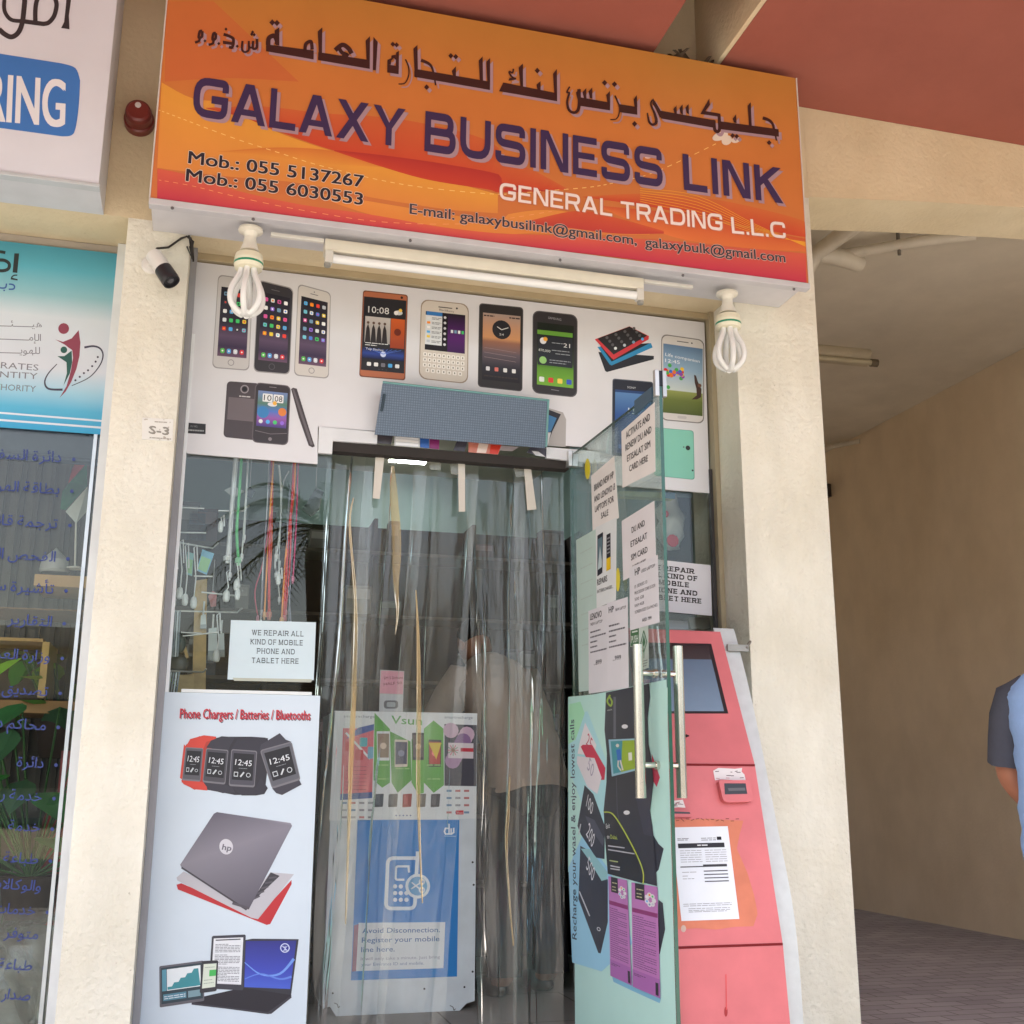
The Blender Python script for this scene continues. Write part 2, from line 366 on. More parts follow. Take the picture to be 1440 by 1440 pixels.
# a square sans drawn with strokes (used heavy on the big sign, with slabs on the repair notices)
def _glyph(ch, t):
    h = t/2; lo, hi, mid = h, 1-h, 0.52
    S = []; Pg = []; sf = []; wd = 1.0
    def bar(x0, y0, x1, y1): Pg.append([(x0,y0),(x1,y0),(x1,y1),(x0,y1)])
    if ch == 'G': S += [[(.96,.68),(.96,hi,.3),(h,hi,.34),(h,lo,.34),(.96,lo,.3),(.96,.47,0),(.55,.47)]]; wd = 1.06
    elif ch == 'C': S += [[(.94,.66),(.94,hi,.3),(h,hi,.34),(h,lo,.34),(.94,lo,.3),(.94,.34)]]; wd = 1.04
    elif ch == 'O': S += [[(.5,hi),(h,hi,.34),(h,lo,.34),(.98,lo,.34),(.98,hi,.34),(.5,hi)]]; wd = 1.08
    elif ch == 'A':
        Pg += [[(0,0),(t*1.15,0),(.5+t*.6,1),(.5-t*.6,1)], [(1.06,0),(1.06-t*1.15,0),(.53-t*.55,1),(.53+t*.62,1)]]; bar(.22,.2,.84,.2+t*.8); wd = 1.06; sf = [(.06,0),(1.0,0)]
    elif ch == 'L': bar(0,0,t,1); bar(t,0,.82,t*.92); wd = .82; sf = [(h,1),(h,0)]
    elif ch == 'X': Pg += [[(0,0),(t*1.3,0),(1.02,1),(1.02-t*1.3,1)], [(1.06,0),(1.06-t*1.3,0),(.02,1),(.02+t*1.3,1)]]; wd = 1.06; sf=[(.1,0),(.95,0),(.1,1),(.95,1)]
    elif ch == 'Y': bar(.53-h,0,.53+h,.46); Pg += [[(0,1),(t*1.25,1),(.53+h,.44),(.53-h,.44)], [(1.06,1),(1.06-t*1.25,1),(.53-h,.44),(.53+h,.44)]]; wd = 1.06; sf=[(.53,0),(.1,1),(.95,1)]
    elif ch == 'B': bar(0,0,t,1); S += [[(t*.9,hi),(.84,hi,.24),(.84,mid,.2),(t*.9,mid)], [(t*.9,mid),(.92,mid,.2),(.92,lo,.26),(t*.9,lo)]]; wd = 1.0
    elif ch == 'U': S += [[(h,1),(h,lo,.34),(.92,lo,.34),(.92,1)]]; wd = 1.02; sf=[(h,1),(.92,1)]
    elif ch == 'S': S += [[(.9,.70),(.9,hi,.26),(h,hi,.3),(h,mid,.28),(.92,mid-.04,.28),(.92,lo,.3),(h,lo,.26),(h,.30)]]; wd = 1.02
    elif ch == 'I': bar(0,0,t,1); wd = t; sf=[(h,0),(h,1)]
    elif ch == 'N': bar(0,0,t,1); bar(.96-t,0,.96,1); Pg += [[(t*.3,1),(t*1.4,1),(.96-t*.3,0),(.96-t*1.4,0)]]; wd = .96; sf=[(h,0),(h,1),(.96-h,1)]
    elif ch == 'E': bar(0,0,t,1); bar(t,0,.84,t*.9); bar(t,1-t*.9,.84,1); bar(t,.5-t*.4,.76,.5+t*.42); wd = .84; sf=[(h,0),(h,1)]
    elif ch == 'F': bar(0,0,t,1); bar(t,1-t*.9,.82,1); bar(t,.5-t*.4,.72,.5+t*.42); wd = .82; sf=[(h,0),(h,1)]
    elif ch == 'K': bar(0,0,t,1); Pg += [[(t,.42),(t,.66),(.98-t*1.4,1),(.98,1)], [(t*1.3,.56),(t*2.4,.62),(1.0,0),(1.0-t*1.45,0)]]; wd = 1.0; sf=[(h,0),(h,1),(.9,0),(.86,1)]
    elif ch == 'R': bar(0,0,t,1); S += [[(t*.9,hi),(.88,hi,.26),(.88,.46,.24),(t*.9,.46)]]; Pg += [[(.5,.45),(.5+t*1.1,.45),(.96,0),(.96-t*1.2,0)]]; wd = .96; sf=[(h,0),(h,1),(.88,0)]
    elif ch == 'P': bar(0,0,t,1); S += [[(t*.9,hi),(.88,hi,.26),(.88,.44,.26),(t*.9,.44)]]; wd = .94; sf=[(h,0),(h,1)]
    elif ch == 'T': bar(.46-h,0,.46+h,1-t*.9); bar(0,1-t*.9,.92,1); wd = .92; sf=[(.46,0)]
    elif ch == 'D': bar(0,0,t,1); S += [[(t*.9,hi),(.94,hi,.36),(.94,lo,.36),(t*.9,lo)]]; wd = 1.02
    elif ch == 'H': bar(0,0,t,1); bar(.94-t,0,.94,1); bar(t,.5-t*.4,.94-t,.5+t*.42); wd = .94; sf=[(h,0),(h,1),(.94-h,0),(.94-h,1)]
    elif ch == 'M': bar(0,0,t,1); bar(1.14-t,0,1.14,1); Pg += [[(t*.2,1),(t*1.3,1),(.57+t*.45,0),(.57-t*.45,0)], [(1.14-t*.2,1),(1.14-t*1.3,1),(.57-t*.45,0),(.57+t*.45,0)]]; wd = 1.14; sf=[(h,0),(h,1),(1.14-h,0),(1.14-h,1)]
    elif ch == 'W': Pg += [[(0,1),(t*1.1,1),(.38+t*.45,0),(.38-t*.45,0)], [(.66-t*.5,1),(.66+t*.5,1),(.38+t*.45,0),(.38-t*.45,0)], [(.66-t*.5,1),(.66+t*.5,1),(.94+t*.45,0),(.94-t*.45,0)], [(1.32,1),(1.32-t*1.1,1),(.94-t*.45,0),(.94+t*.45,0)]]; wd = 1.32; sf=[(.06,1),(.66,1),(1.26,1)]
    elif ch == '.': bar(0,0,t,t); wd = t
    else: wd = 0.42
    polys = list(Pg)
    for s in S: polys += stroke_quads(rounded(s), t)
    return polys, wd, sf
def square_text(s, t=0.2, gap=0.16, slab=0.0):
    polys = []; x = 0.0
    for ch in s:
        pg, wd, sf = _glyph(ch, t)
        for p in pg: polys.append([(a+x, b) for a, b in p])
        if slab:
            for (a, b) in sf:
                y0 = 0 if b == 0 else 1-slab*.75
                polys.append([(a+x-t*1.15, y0), (a+x+t*1.15, y0), (a+x+t*1.15, y0+slab*.75), (a+x-t*1.15, y0+slab*.75)])
        x += wd + (gap if ch != ' ' else 0)
    return polys, x-gap
# ------------------------------------------------------------------ flat printed art
class Quad:
    """four corners (photo pixels) of a print; q(s, t): s right 0-1, t down 0-1"""
    def __init__(self, tl, tr, br, bl):
        self.c = [Vector(a) for a in (tl, tr, br, bl)]
        self.w = ((self.c[1]-self.c[0]).length + (self.c[2]-self.c[3]).length)/2; self.h = ((self.c[3]-self.c[0]).length + (self.c[2]-self.c[1]).length)/2
    def __call__(self, s, t):
        a, b, c, d = self.c
        q = (a*(1-s)+b*s)*(1-t) + (d*(1-s)+c*s)*t
        return (q.x, q.y)
    def sub(self, s0, t0, s1, t1): return Quad(self(s0,t0), self(s1,t0), self(s1,t1), self(s0,t1))
class Art(MB):
    def __init__(self, surf, base=0.0004):
        super().__init__(); self.sf = surf; self.base = base; self.k = 0; self.L = 0
    def wz(self, L):
        self.k = (self.k + 1) % 80
        return self.base + L*2e-4 + self.k*2.2e-6
    def add(self, pts, col, L=1, mi=0):
        z = self.wz(L); self.face([self.sf.p(x, y, z) for x, y in pts], col, mi)
    def stroke(self, pts, w, col, L=1, smooth=False, closed=False):
        if smooth: pts = smooth_path(pts)
        for q in stroke_quads(pts, w, closed): self.add(q, col, L)
    def rect(self, Q, s0, t0, s1, t1, col, L=1, r=0.0):
        if r <= 0: self.add([Q(s0,t0), Q(s1,t0), Q(s1,t1), Q(s0,t1)], col, L); return
        rt = r*Q.w/max(Q.h, 1e-6)
        self.add([Q(a, b) for a, b in self.rr(s0,t0,s1,t1,r,rt)], col, L)
    @staticmethod
    def rr(s0, t0, s1, t1, rs, rt, n=4):
        out = []
        for cx, cy, a0 in ((s0+rs, t0+rt, 180), (s1-rs, t0+rt, 270), (s1-rs, t1-rt, 0), (s0+rs, t1-rt, 90)):
            for i in range(n+1):
                a = R_(a0 + 90*i/n); out.append((cx+rs*math.cos(a), cy+rt*math.sin(a)))
        return out
    def ell(self, Q, s, t, r, col, L=1, ry=None, n=20):
        rt = (r*Q.w/Q.h) if ry is None else ry
        self.add([Q(s+r*math.cos(2*math.pi*i/n), t+rt*math.sin(2*math.pi*i/n)) for i in range(n)], col, L)
    def disc(self, x, y, r, col, L=1, ry=None, n=20, rot=0):
        ry = r if ry is None else ry; c, s = math.cos(R_(rot)), math.sin(R_(rot)); pts = []
        for i in range(n):
            a = 2*math.pi*i/n; u, v = r*math.cos(a), ry*math.sin(a); pts.append((x+u*c-v*s, y+u*s+v*c))
        self.add(pts, col, L)
    def ring(self, Q, s, t, r, wd, col, L=1, n=20):
        k = Q.w/Q.h
        for i in range(n):
            a0, a1 = 2*math.pi*i/n, 2*math.pi*(i+1)/n
            f = lambda rr, a: Q(s+rr*math.cos(a), t+rr*k*math.sin(a))
            self.add([f(r, a0), f(r, a1), f(r-wd, a1), f(r-wd, a0)], col, L)
    def grad(self, Q, stops, L=1, s0=0, s1=1, n=1):
        """stops: (t, rgb) down the print"""
        for (t0, c0), (t1, c1) in zip(stops, stops[1:]):
            z = self.wz(L)
            self.face([self.sf.p(*Q(s0,t0), z), self.sf.p(*Q(s1,t0), z), self.sf.p(*Q(s1,t1), z), self.sf.p(*Q(s0,t1), z)], [c0, c0, c1, c1])
    def band(self, up, lo, cu, cl, L=1, n=40):
        """sweep of colour between two edges, blending from cu at the upper edge to cl at the lower"""
        def rs(P):
            P = smooth_path(P, 6); d = [0]
            for a, b in zip(P, P[1:]): d.append(d[-1]+(Vector(b)-Vector(a)).length)
            o = []; j = 0
            for i in range(n+1):
                t = d[-1]*i/n
                while j < len(d)-2 and d[j+1] < t: j += 1
                f = (t-d[j])/max(1e-6, d[j+1]-d[j]); o.append((P[j][0]*(1-f)+P[j+1][0]*f, P[j][1]*(1-f)+P[j+1][1]*f))
            return o
        U, W = rs(up), rs(lo); z = self.wz(L); S = self.sf
        for i in range(n): self.face([S.p(*W[i], z), S.p(*W[i+1], z), S.p(*U[i+1], z), S.p(*U[i], z)], [cl, cl, cu, cu])
    def dia(self, x, y, r, col, L=1): self.add([(x-r,y),(x,y-r*1.1),(x+r,y),(x,y+r*1.1)], col, L)
    def _frame(self, a, b, h):
        A = self.sf.p(*a); B = self.sf.p(*b); ex = (B-A); W = ex.length; ex = ex/W; pd = (Vector(b)-Vector(a)).normalized()
        ey = self.sf.n.cross(ex)
        hh = abs((self.sf.p(a[0]+pd.y*h, a[1]-pd.x*h) - A).dot(ey)); return A, ex, ey, W, hh
    def _lay(self, A, ex, ey, kx, ky, vs, fs, col, L, x0=0.0, dx=0.0, dy=0.0):
        z = self.wz(L); n = self.sf.n
        self.mesh([A + ex*((x-x0)*kx+dx) + ey*(y*ky+dy) + n*z for x, y in vs], fs, col)
    def txt(self, s, a, b, h, col, L=2, bold=0.0, fit=True, align='l', sh=None, res=2, out=None):
        """text on the baseline pixel a -> b, h = capital height in pixels there"""
        vs, fs = font_mesh(s, 0.0, res); A, ex, ey, W, hh = self._frame(a, b, h)
        x0 = min(v[0] for v in vs); x1 = max(v[0] for v in vs); ky = hh/FONT_CAP; kx = W/(x1-x0) if fit else ky
        off = 0 if fit else {'l':0, 'c':(W-(x1-x0)*kx)/2, 'r':W-(x1-x0)*kx}[align]
        if out:
            r = (bold+out[0])*ky
            for k in range(8): self._lay(A, ex, ey, kx, ky, vs, fs, out[1], L-1, x0, off+r*math.cos(k*.7854), r*math.sin(k*.7854))
        if sh: self._lay(A, ex, ey, kx, ky, vs, fs, sh[2], L-1, x0, off+sh[0]*hh, -sh[1]*hh)
        for dx_, dy_ in (((-1,-.5),(1,-.5),(-1,.5),(1,.5)) if bold else ((0,0),)): self._lay(A, ex, ey, kx, ky, vs, fs, col, L, x0, off+dx_*bold*ky, dy_*bold*ky)
    def sq(self, s, a, b, h, col, L=2, t=0.2, gap=0.16, slab=0.0, sh=None, fit=True):
        polys, W0 = square_text(s, t, gap, slab); A, ex, ey, W, hh = self._frame(a, b, h)
        kx = W/W0 if fit else hh; off = 0 if fit else (W-W0*kx)/2
        for p in polys:
            if sh: self._lay(A, ex, ey, kx, hh, p, [tuple(range(len(p)))], sh[2], L-1, 0, off+sh[0]*hh, -sh[1]*hh)
            self._lay(A, ex, ey, kx, hh, p, [tuple(range(len(p)))], col, L, 0, off)
    def arab(self, s, a, b, h, col, L=2, bold=0.0, fit=False):
        """right end at b; h = height of an alef in pixels"""
        gl, W0 = arabic(s, bold); A, ex, ey, W, hh = self._frame(a, b, h); B = self.sf.p(*b)
        k = hh/0.72; kx = W/W0 if fit else k
        for vs, fs in gl: self._lay(B, ex, ey, kx, k, vs, fs, col, L)
    def lines(self, Q, rows, col, L=2, hh=0.012, seed=1):
        """small print too fine to read: broken rules; rows = (t, s0, s1)"""
        rg = random.Random(seed)
        for t, s0, s1 in rows:
            s = s0
            while s < s1:
                e = min(s1, s + rg.uniform(0.05, 0.14)); self.rect(Q, s, t, e, t+hh, col, L); s = e + 0.015
def loft(q, rings, col, n=28):
    """elliptical rings (centre, rx, ry) swept along a bent spine; x is the body's width"""
    V = []; k = len(rings)
    for i, (c, rx, ry) in enumerate(rings):
        d = (Vector(rings[min(i+1,k-1)][0])-Vector(rings[max(i-1,0)][0])).normalized(); X = Vector((1,0,0)); Y = d.cross(X).normalized(); c = Vector(c)
        for j in range(n):
            a = 2*math.pi*j/n; w_ = 1+.02*math.sin(3*a+i*1.3)+.012*math.sin(7*a+i*2.1); V.append(c+X*rx*math.cos(a)*w_+Y*ry*math.sin(a)*w_)
    q.mesh(V, [(i*n+j, i*n+(j+1)%n, (i+1)*n+(j+1)%n, (i+1)*n+j) for i in range(k-1) for j in range(n)], col, 0, True)
def dense(rings, m=4):
    out = []
    for (a, b) in zip(rings, rings[1:]):
        for i in range(m):
            t = i/m; s = t*t*(3-2*t) if False else t; out.append((Vector(a[0]).lerp(Vector(b[0]), s), a[1]*(1-s)+b[1]*s, a[2]*(1-s)+b[2]*s))
    out.append((Vector(rings[-1][0]), rings[-1][1], rings[-1][2])); return out
# ------------------------------------------------------------------ figures
def skin_body(joints, edges, sub=2, root=None):
    """joints name -> (pos, rx, ry); returns (verts, faces) of one continuous surface"""
    names = list(joints); idx = {n: i for i, n in enumerate(names)}
    me = bpy.data.meshes.new('body'); me.from_pydata([joints[n][0] for n in names], [(idx[a], idx[b]) for a, b in edges], [])
    o = bpy.data.objects.new('body', me); COL.objects.link(o)
    md = o.modifiers.new('skin', 'SKIN'); md.use_smooth_shade = True; md.branch_smoothing = 0.3
    for i, n in enumerate(names):
        sv = me.skin_vertices[0].data[i]; j = joints[n]; sv.radius = (j[1], j[2] if len(j) > 2 else j[1]); sv.use_root = (n == (root or names[0]))
    sb = o.modifiers.new('sub', 'SUBSURF'); sb.levels = sub; sb.render_levels = sub
    dg = bpy.context.evaluated_depsgraph_get(); e = o.evaluated_get(dg); m2 = e.to_mesh()
    vs = [tuple(q.co) for q in m2.vertices]; fs = [tuple(q.vertices) for q in m2.polygons]
    e.to_mesh_clear(); bpy.data.objects.remove(o); bpy.data.meshes.remove(me)
    return vs, fs
# ================================================================== THE SETTING
PY, GY = 3.86, 4.10             # pillar face and shop-window plane
H0 = 1.0                        # eye level
BEI = (212, 196, 160)
def ground_mat(name, base, dark, brick=None):
    m = bpy.data.materials.new(name); m.use_nodes = True
    t = m.node_tree; b = t.nodes['Principled BSDF']; b.inputs['Roughness'].default_value = 0.85
    tc = t.nodes.new('ShaderNodeTexCoord'); n = t.nodes.new('ShaderNodeTexNoise'); n.inputs['Scale'].default_value = 1.3; n.inputs['Detail'].default_value = 10
    n.inputs['Roughness'].default_value = 0.65
    t.links.new(tc.outputs['Object'], n.inputs['Vector'])
    cr = t.nodes.new('ShaderNodeValToRGB'); e = cr.color_ramp.elements; e[0].position = .35; e[1].position = .65
    e[0].color = lin(dark); e[1].color = lin(base); t.links.new(n.outputs['Fac'], cr.inputs[0]); src = cr.outputs[0]
    if brick:
        br = t.nodes.new('ShaderNodeTexBrick'); br.inputs['Scale'].default_value = 1.0; br.inputs['Brick Width'].default_value = brick[0]; br.inputs['Row Height'].default_value = brick[1]
        br.inputs['Mortar Size'].default_value = 0.004; br.inputs['Color1'].default_value = (1,1,1,1); br.inputs['Color2'].default_value = (.8,.8,.8,1); br.inputs['Mortar'].default_value = (.45,.42,.4,1)
        t.links.new(tc.outputs['Object'], br.inputs['Vector'])
        mx = t.nodes.new('ShaderNodeMix'); mx.data_type = 'RGBA'; mx.blend_type = 'MULTIPLY'; mx.inputs[0].default_value = 1
        t.links.new(src, mx.inputs[6]); t.links.new(br.outputs[0], mx.inputs[7]); src = mx.outputs[2]
        bp = t.nodes.new('ShaderNodeBump'); bp.inputs['Strength'].default_value = .5; bp.inputs['Distance'].default_value = .003
        t.links.new(br.outputs['Fac'], bp.inputs['Height']); bp.invert = True; t.links.new(bp.outputs[0], b.inputs['Normal'])
    t.links.new(src, b.inputs['Base Color']); return m
PAVE = ground_mat('paving_blocks', (182, 177, 169), (162, 157, 149), (.2, .1))
PAVED = ground_mat('dark_paving_blocks', (172, 164, 166), (154, 146, 149), (.2, .1))
ASPH = ground_mat('asphalt', (74, 72, 70), (58, 56, 55))
SAND = ground_mat('sandy_ground', (176, 158, 128), (150, 134, 108))
TILE = ground_mat('floor_tile', (150, 146, 140), (136, 132, 126), (.6, .6))
b = MB(); b.box(-150, -150, -0.5, 150, 150, -0.154, BEI); struct(build('ground', b, SAND))
b = MB(); b.box(-60, -2.2, -0.3, 60, 3.84, 0.0, BEI); struct(build('pavement', b, PAVE))
b = MB(); b.box(2.335, 3.84, -0.3, 5.51, 15, 0.0, BEI); struct(build('corridor_floor', b, PAVED))
b = MB(); b.box(-60, -12, -0.3, 60, -2.42, -0.15, BEI); struct(build('road', b, ASPH))
b = MB(); b.box(-60, -2.42, -0.3, 60, -2.2, 0.004, (150,146,140)); struct(build('kerb', b, MATTE))

# ---- the arcade building
bld = thing('arcade_building', (0.99, PY, 0), 'beige stucco arcade building with pillars, terracotta soffit and dim passage', 'building')
def part(name, boxes, m, col=BEI, parent=bld):
    q = MB()
    for bx in boxes: q.box(*bx, col)
    return build(name, q, m, parent)
XP0, XP1, XP2, XP3 = -0.355, -0.142, 1.972, 2.338
part('pillar', [(XP0, PY, -.2, XP1, 4.32, 2.94)], STUC)
part('pillar', [(XP2, PY, -.2, XP3, 4.32, 3.42)], STUC)
part('front_wall', [(-6, PY, 2.94, XP2, 4.16, 7), (XP2, PY+.001, 3.42, XP3, 4.159, 7)], STUC_F)
# fascia over the passage: a flat arch
q = MB(); pts = []
for i in range(25):
    x = XP3 + (5.51-XP3)*i/24; s = (x-(XP3+5.51)/2)/((5.51-XP3)/2); pts.append((x, 3.425 + .145*(1-abs(s)**1.25)))
for (x0, z0), (x1, z1) in zip(pts, pts[1:]):
    q.face([(x0,PY,z0),(x1,PY,z1),(x1,PY,7),(x0,PY,7)], BEI); q.face([(x0,4.15,z0),(x0,4.15,4.06),(x1,4.15,4.06),(x1,4.15,z1)], BEI)
    q.face([(x0,PY,z0),(x0,4.15,z0),(x1,4.15,z1),(x1,PY,z1)], BEI)
q.box(5.51, PY, -.2, 9.5, 4.15, 7, BEI)
build('fascia', q, STUC_F, bld)
part('corridor_wall', [(5.512, 4.15, -.2, 5.8, 15, 4.3), (2.12, 4.32, -.2, XP3-.001, 15, 4.3)], STUC_D)
part('corridor_ceiling', [(XP3, 4.151, 4.06, 5.511, 15, 4.25)], STUC_C)
# soffit: two terracotta slabs with an open slot between
SX0, SX1, SZ = 1.575, 1.846, 3.85
part('soffit', [(-7, .7, SZ, SX0, PY-.002, SZ+.5)], RED)
sfr = part('soffit', [(SX1+.02, .7, SZ, 10, PY-.002, SZ+.5)], RED)
part('slot_cheek', [(SX1, .7, SZ+.002, SX1+.019, PY-.002, 5.2)], STUC_F)
part('slot_cheek', [(SX0-.02, .7, SZ+.502, SX0, PY-.002, 5.2)], STUC_F)
part('slot_shade_lid', [(SX0-.02, .7, 5.201, SX1+.02, PY-.002, 5.3)], STUC_C)  # unseen lid added to keep the sun out of the slot
part('canopy_edge', [(-7, .55, 3.65, 10, .699, 4.5)], STUC_F)
# shop interior shell
part('interior_wall', [(-.34, 7.0, 0, 2.12, 7.1, 3.2), (-.35, 4.33, 0, -.25, 7.0, 3.2), (2.02, 4.33, 0, 2.118, 7.0, 3.2)], WALLIN)
part('interior_ceiling', [(-.249, 4.17, 2.96, 2.019, 6.999, 3.1)], STUC_C)
part('shop_floor', [(-.141, PY+.16, -.2, 1.971, 7.0, .13)], TILE)
# neighbour's interior shell
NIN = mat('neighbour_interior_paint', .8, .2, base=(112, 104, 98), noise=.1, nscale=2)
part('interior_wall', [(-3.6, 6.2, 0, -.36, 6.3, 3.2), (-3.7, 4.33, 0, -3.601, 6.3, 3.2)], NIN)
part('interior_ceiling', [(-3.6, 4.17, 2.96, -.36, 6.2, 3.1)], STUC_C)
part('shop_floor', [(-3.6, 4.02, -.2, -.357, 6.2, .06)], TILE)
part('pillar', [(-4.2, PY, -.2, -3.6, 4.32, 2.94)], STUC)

# ---- across the road (seen only in the glass)
ob = thing('office_block', (0, -30, -.15), 'plain sand coloured low building across the road, seen mirrored in the glass', 'building')
q = MB(); q.box(-40, -42, -.15, 40, -30, 5.2, (170,150,120)); q.box(-40.4, -42.3, 5.2, 40.4, -29.6, 5.8, (150,132,106)); build('wall', q, STUC, ob)
for i in range(9):
    q = MB(); x = -32+i*8; q.box(x, -29.995, .9, x+4, -29.9, 3.6, (40,46,52)); build('window', q, PLAST, ob)

# ---- fluorescent battens, pipes in the passage
def px_on_z(z, x, y): return ZP(z).p(x, y)
def pipe(name, pts, r, label, col=(206,196,178), clamps=()):
    q = MB(); q.tube(pts, r, col, 12)
    for c in clamps: q.tube([c-Vector((0,0,.06)), c+Vector((0,0,.08))], .01, (110,104,96), 6)
    return tag(build(name, q, PAINT), label, 'pipe')
z = 3.93
A_ = [px_on_z(z, *a) for a in K('p', 345,180, 240,255)]
pipe('drain_pipe', [A_[0]+(A_[0]-A_[1])*1.2, A_[0], A_[1], A_[1]+Vector((-.05,.05,-.1)), A_[1]+Vector((-.03,.1,-.32))], .045, 'pale drain pipe with an elbow dropping beside the sign in the passage')
B_ = [px_on_z(z, *a) for a in K('p', 205,262, 270,272, 335,280, 390,296, 440,312)]
pipe('drain_pipe', B_, [.04,.045,.05,.05,.05], 'short stubby pale pipe with collars and an open end under the passage ceiling')
C_ = [px_on_z(z+.04, *a) for a in K('p', 340,272, 630,222, 760,200, 1000,175)]
pipe('drain_pipe', C_, .032, 'long thin pale pipe hung by a clamp rising to the right under the passage ceiling', clamps=[C_[1]])
t = thing('passage_light', px_on_z(4.0, *K('p', (470,770))[0]), 'unlit cream batten light on the dim passage ceiling', 'light fitting')
L0 = px_on_z(4.0, *K('p',(160,745))[0]); L1 = px_on_z(4.0, *K('p',(475,775))[0]); dx = (L1-L0).normalized()
q = MB(); q.tube([L0-dx*.4+Vector((0,0,.03)), L1+Vector((0,0,.03))], .085, (190,176,150), 4); build('housing', q, PAINT, t)
q = MB(); q.tube([L0-dx*.4+Vector((0,-.05,-.04)), L1+Vector((0,-.05,-.04))], .02, (190,178,150), 10); build('lamp_tube', q, PAINT, t)
q = MB(); q.tube([L1+Vector((0,-.05,-.04)), L1+dx*.05+Vector((0,-.05,-.04))], .03, (110,98,80), 8); build('end_cap', q, PAINT, t)
pipe('conduit', [px_on_z(4.0, *a) for a in K('p', 150,1222, 250,1205, 440,1166)], .022, 'slim pale conduit stub low on the far passage ceiling')
q = MB(); c_ = Surf((5.51,0,0),(-1,0,0)).p(1161, 693, .04); q.box(c_.x-.04, c_.y-.1, c_.z-.06, c_.x+.04, c_.y+.1, c_.z+.06, (60,50,42)); q.tube([c_+Vector((-.04,0,0)), c_+Vector((-.1,0,-.02))], .03, (50,44,38), 8)
tag(build('junction_box', q, PLAST), 'small dark junction box on the passage wall just right of the pillar', 'junction box')

# ================================================================== THE BIG ORANGE SIGN
SY = 3.62
sg = thing('shop_sign', (.95, SY, 2.89), 'long orange light box sign reading GALAXY BUSINESS LINK above the phone shop', 'sign')
X0, X1, Z0, Z1 = -.270, 2.168, 2.888, 3.803
q = MB(); q.box(X0, SY+.004, Z0+.012, X1, PY-.003, Z1, (205,203,206)); q.box(X0-.004, SY-.006, Z0-.012, X1+.004, SY+.03, Z0+.0119, (196,194,198))
q.box(X0-.005, SY-.004, Z0+.0122, X0-.0002, SY+.03, Z1, (215,210,205)); q.box(X1+.0002, SY-.004, Z0+.0122, X1+.005, SY+.03, Z1, (215,210,205))
build('sign_box', q, ALUW, sg, bevel=.002)
q = MB()
for (x, y) in K('b', 67,879, 408,926, 1070,1016): p = Surf((0,SY-.006,0),(0,-1,0)).p(x,y,.002); q = MB(); q.lathe(p, (0,-1,0), [(0,.006),(.003,.005),(.004,0)], (120,118,120), 10); build('screw', q, ALU, sg)
for (x, y) in K('c', 322,1098, 840,1163, 1308,1221): p = Surf((0,SY-.006,0),(0,-1,0)).p(x,y,.002); q = MB(); q.lathe(p, (0,-1,0), [(0,.006),(.003,.005),(.004,0)], (120,118,120), 10); build('screw', q, ALU, sg)
S = YP(SY)
a = Art(S)
face = Quad(S.p, 0, 0, 0) if False else None
# face: orange ground, shade under the soffit put into the duller top colours
def wpt(x, z): return Vector((x, SY, z))
O1, O2, O3 = (192,130,62), (210,128,66), (206,118,68)
n = 12
zs = [Z0+.012+(Z1-Z0-.012)*i/n for i in range(n+1)]
for i in range(n):
    t0, t1 = i/n, (i+1)/n
    cf = lambda t: tuple(O3[k]*(1-min(1,t*1.6))+O2[k]*min(1,t*1.6) for k in range(3)) if t < .62 else tuple(O2[k]*(1-(t-.62)/.38)+O1[k]*(t-.62)/.38 for k in range(3))
    a.face([wpt(X0,zs[i]),wpt(X1,zs[i]),wpt(X1,zs[i+1]),wpt(X0,zs[i+1])], [cf(t0),cf(t0),cf(t1),cf(t1)])
YEL=(230,160,68); RDB=(204,76,54); RDD=(180,58,54); PNK=(212,94,84); CRM=(204,68,82); ORL=(222,134,66)
a.band(K('b', 40,5, 140,5, 240,5), K('b', 35,345, 300,330, 600,345), (202,116,64), (206,112,66), 1)
a.band(K('b', 22,348, 150,415, 300,440, 480,545, 750,640, 1000,705, 1440,820), K('b', 3,708, 300,745, 600,772, 900,832, 1200,880, 1320,892, 1440,900), YEL, (222,140,70), 1)
a.band(K('b', 260,640, 520,622, 760,640, 950,700), K('b', 260,642, 520,668, 700,690, 950,706), (214,124,62), (226,150,68), 2)
a.band(K('b', 210,455, 450,450, 700,478, 1000,500, 1300,560, 1440,620)+K('c', 60,665, 200,715, 350,795), K('b', 210,458, 380,500, 480,542, 750,636, 1000,690, 1440,790)+K('c', 100,802, 350,800), (208,104,62), RDB, 2)
a.band(K('b', 750,634, 950,655, 1200,690, 1440,735)+K('c', 80,772, 260,804), K('b', 750,638, 950,704, 1150,760, 1400,800)+K('c', 60,812, 260,808), RDD, (200,70,54), 3)
a.band(K('c', 420,830, 700,818, 1000,846, 1330,925, 1358,960), K('c', 420,832, 700,872, 1000,932, 1300,992, 1358,1000), (210,110,62), RDB, 2)
a.band(K('c', 500,870, 800,900, 1100,960, 1356,1008), K('c', 500,880, 800,1000, 1100,1046, 1358,1062), (206,90,58), (222,120,66), 2)
a.band(K('b', 600,800, 900,850, 1200,900, 1440,935)+K('c', 100,905, 330,890, 700,985), K('b', 600,802, 900,905, 1200,960, 1440,990)+K('c', 200,985, 400,990, 700,990), (226,146,72), ORL, 2)
a.band(K('b', 4,712, 150,742, 320,800, 600,862, 900,905, 1200,958, 1440,985)+K('c', 200,990, 700,1010, 1000,1038, 1360,1070), K('b', 3,846, 700,938, 1250,1008)+K('c', 0,1030, 500,1078, 1000,1146, 1362,1196), (214,98,76), (192,54,78), 3)
a.band(K('c', 200,930, 400,890, 560,920, 760,975), K('c', 200,945, 360,962, 560,986, 760,986), (206,90,60), (192,66,62), 4)
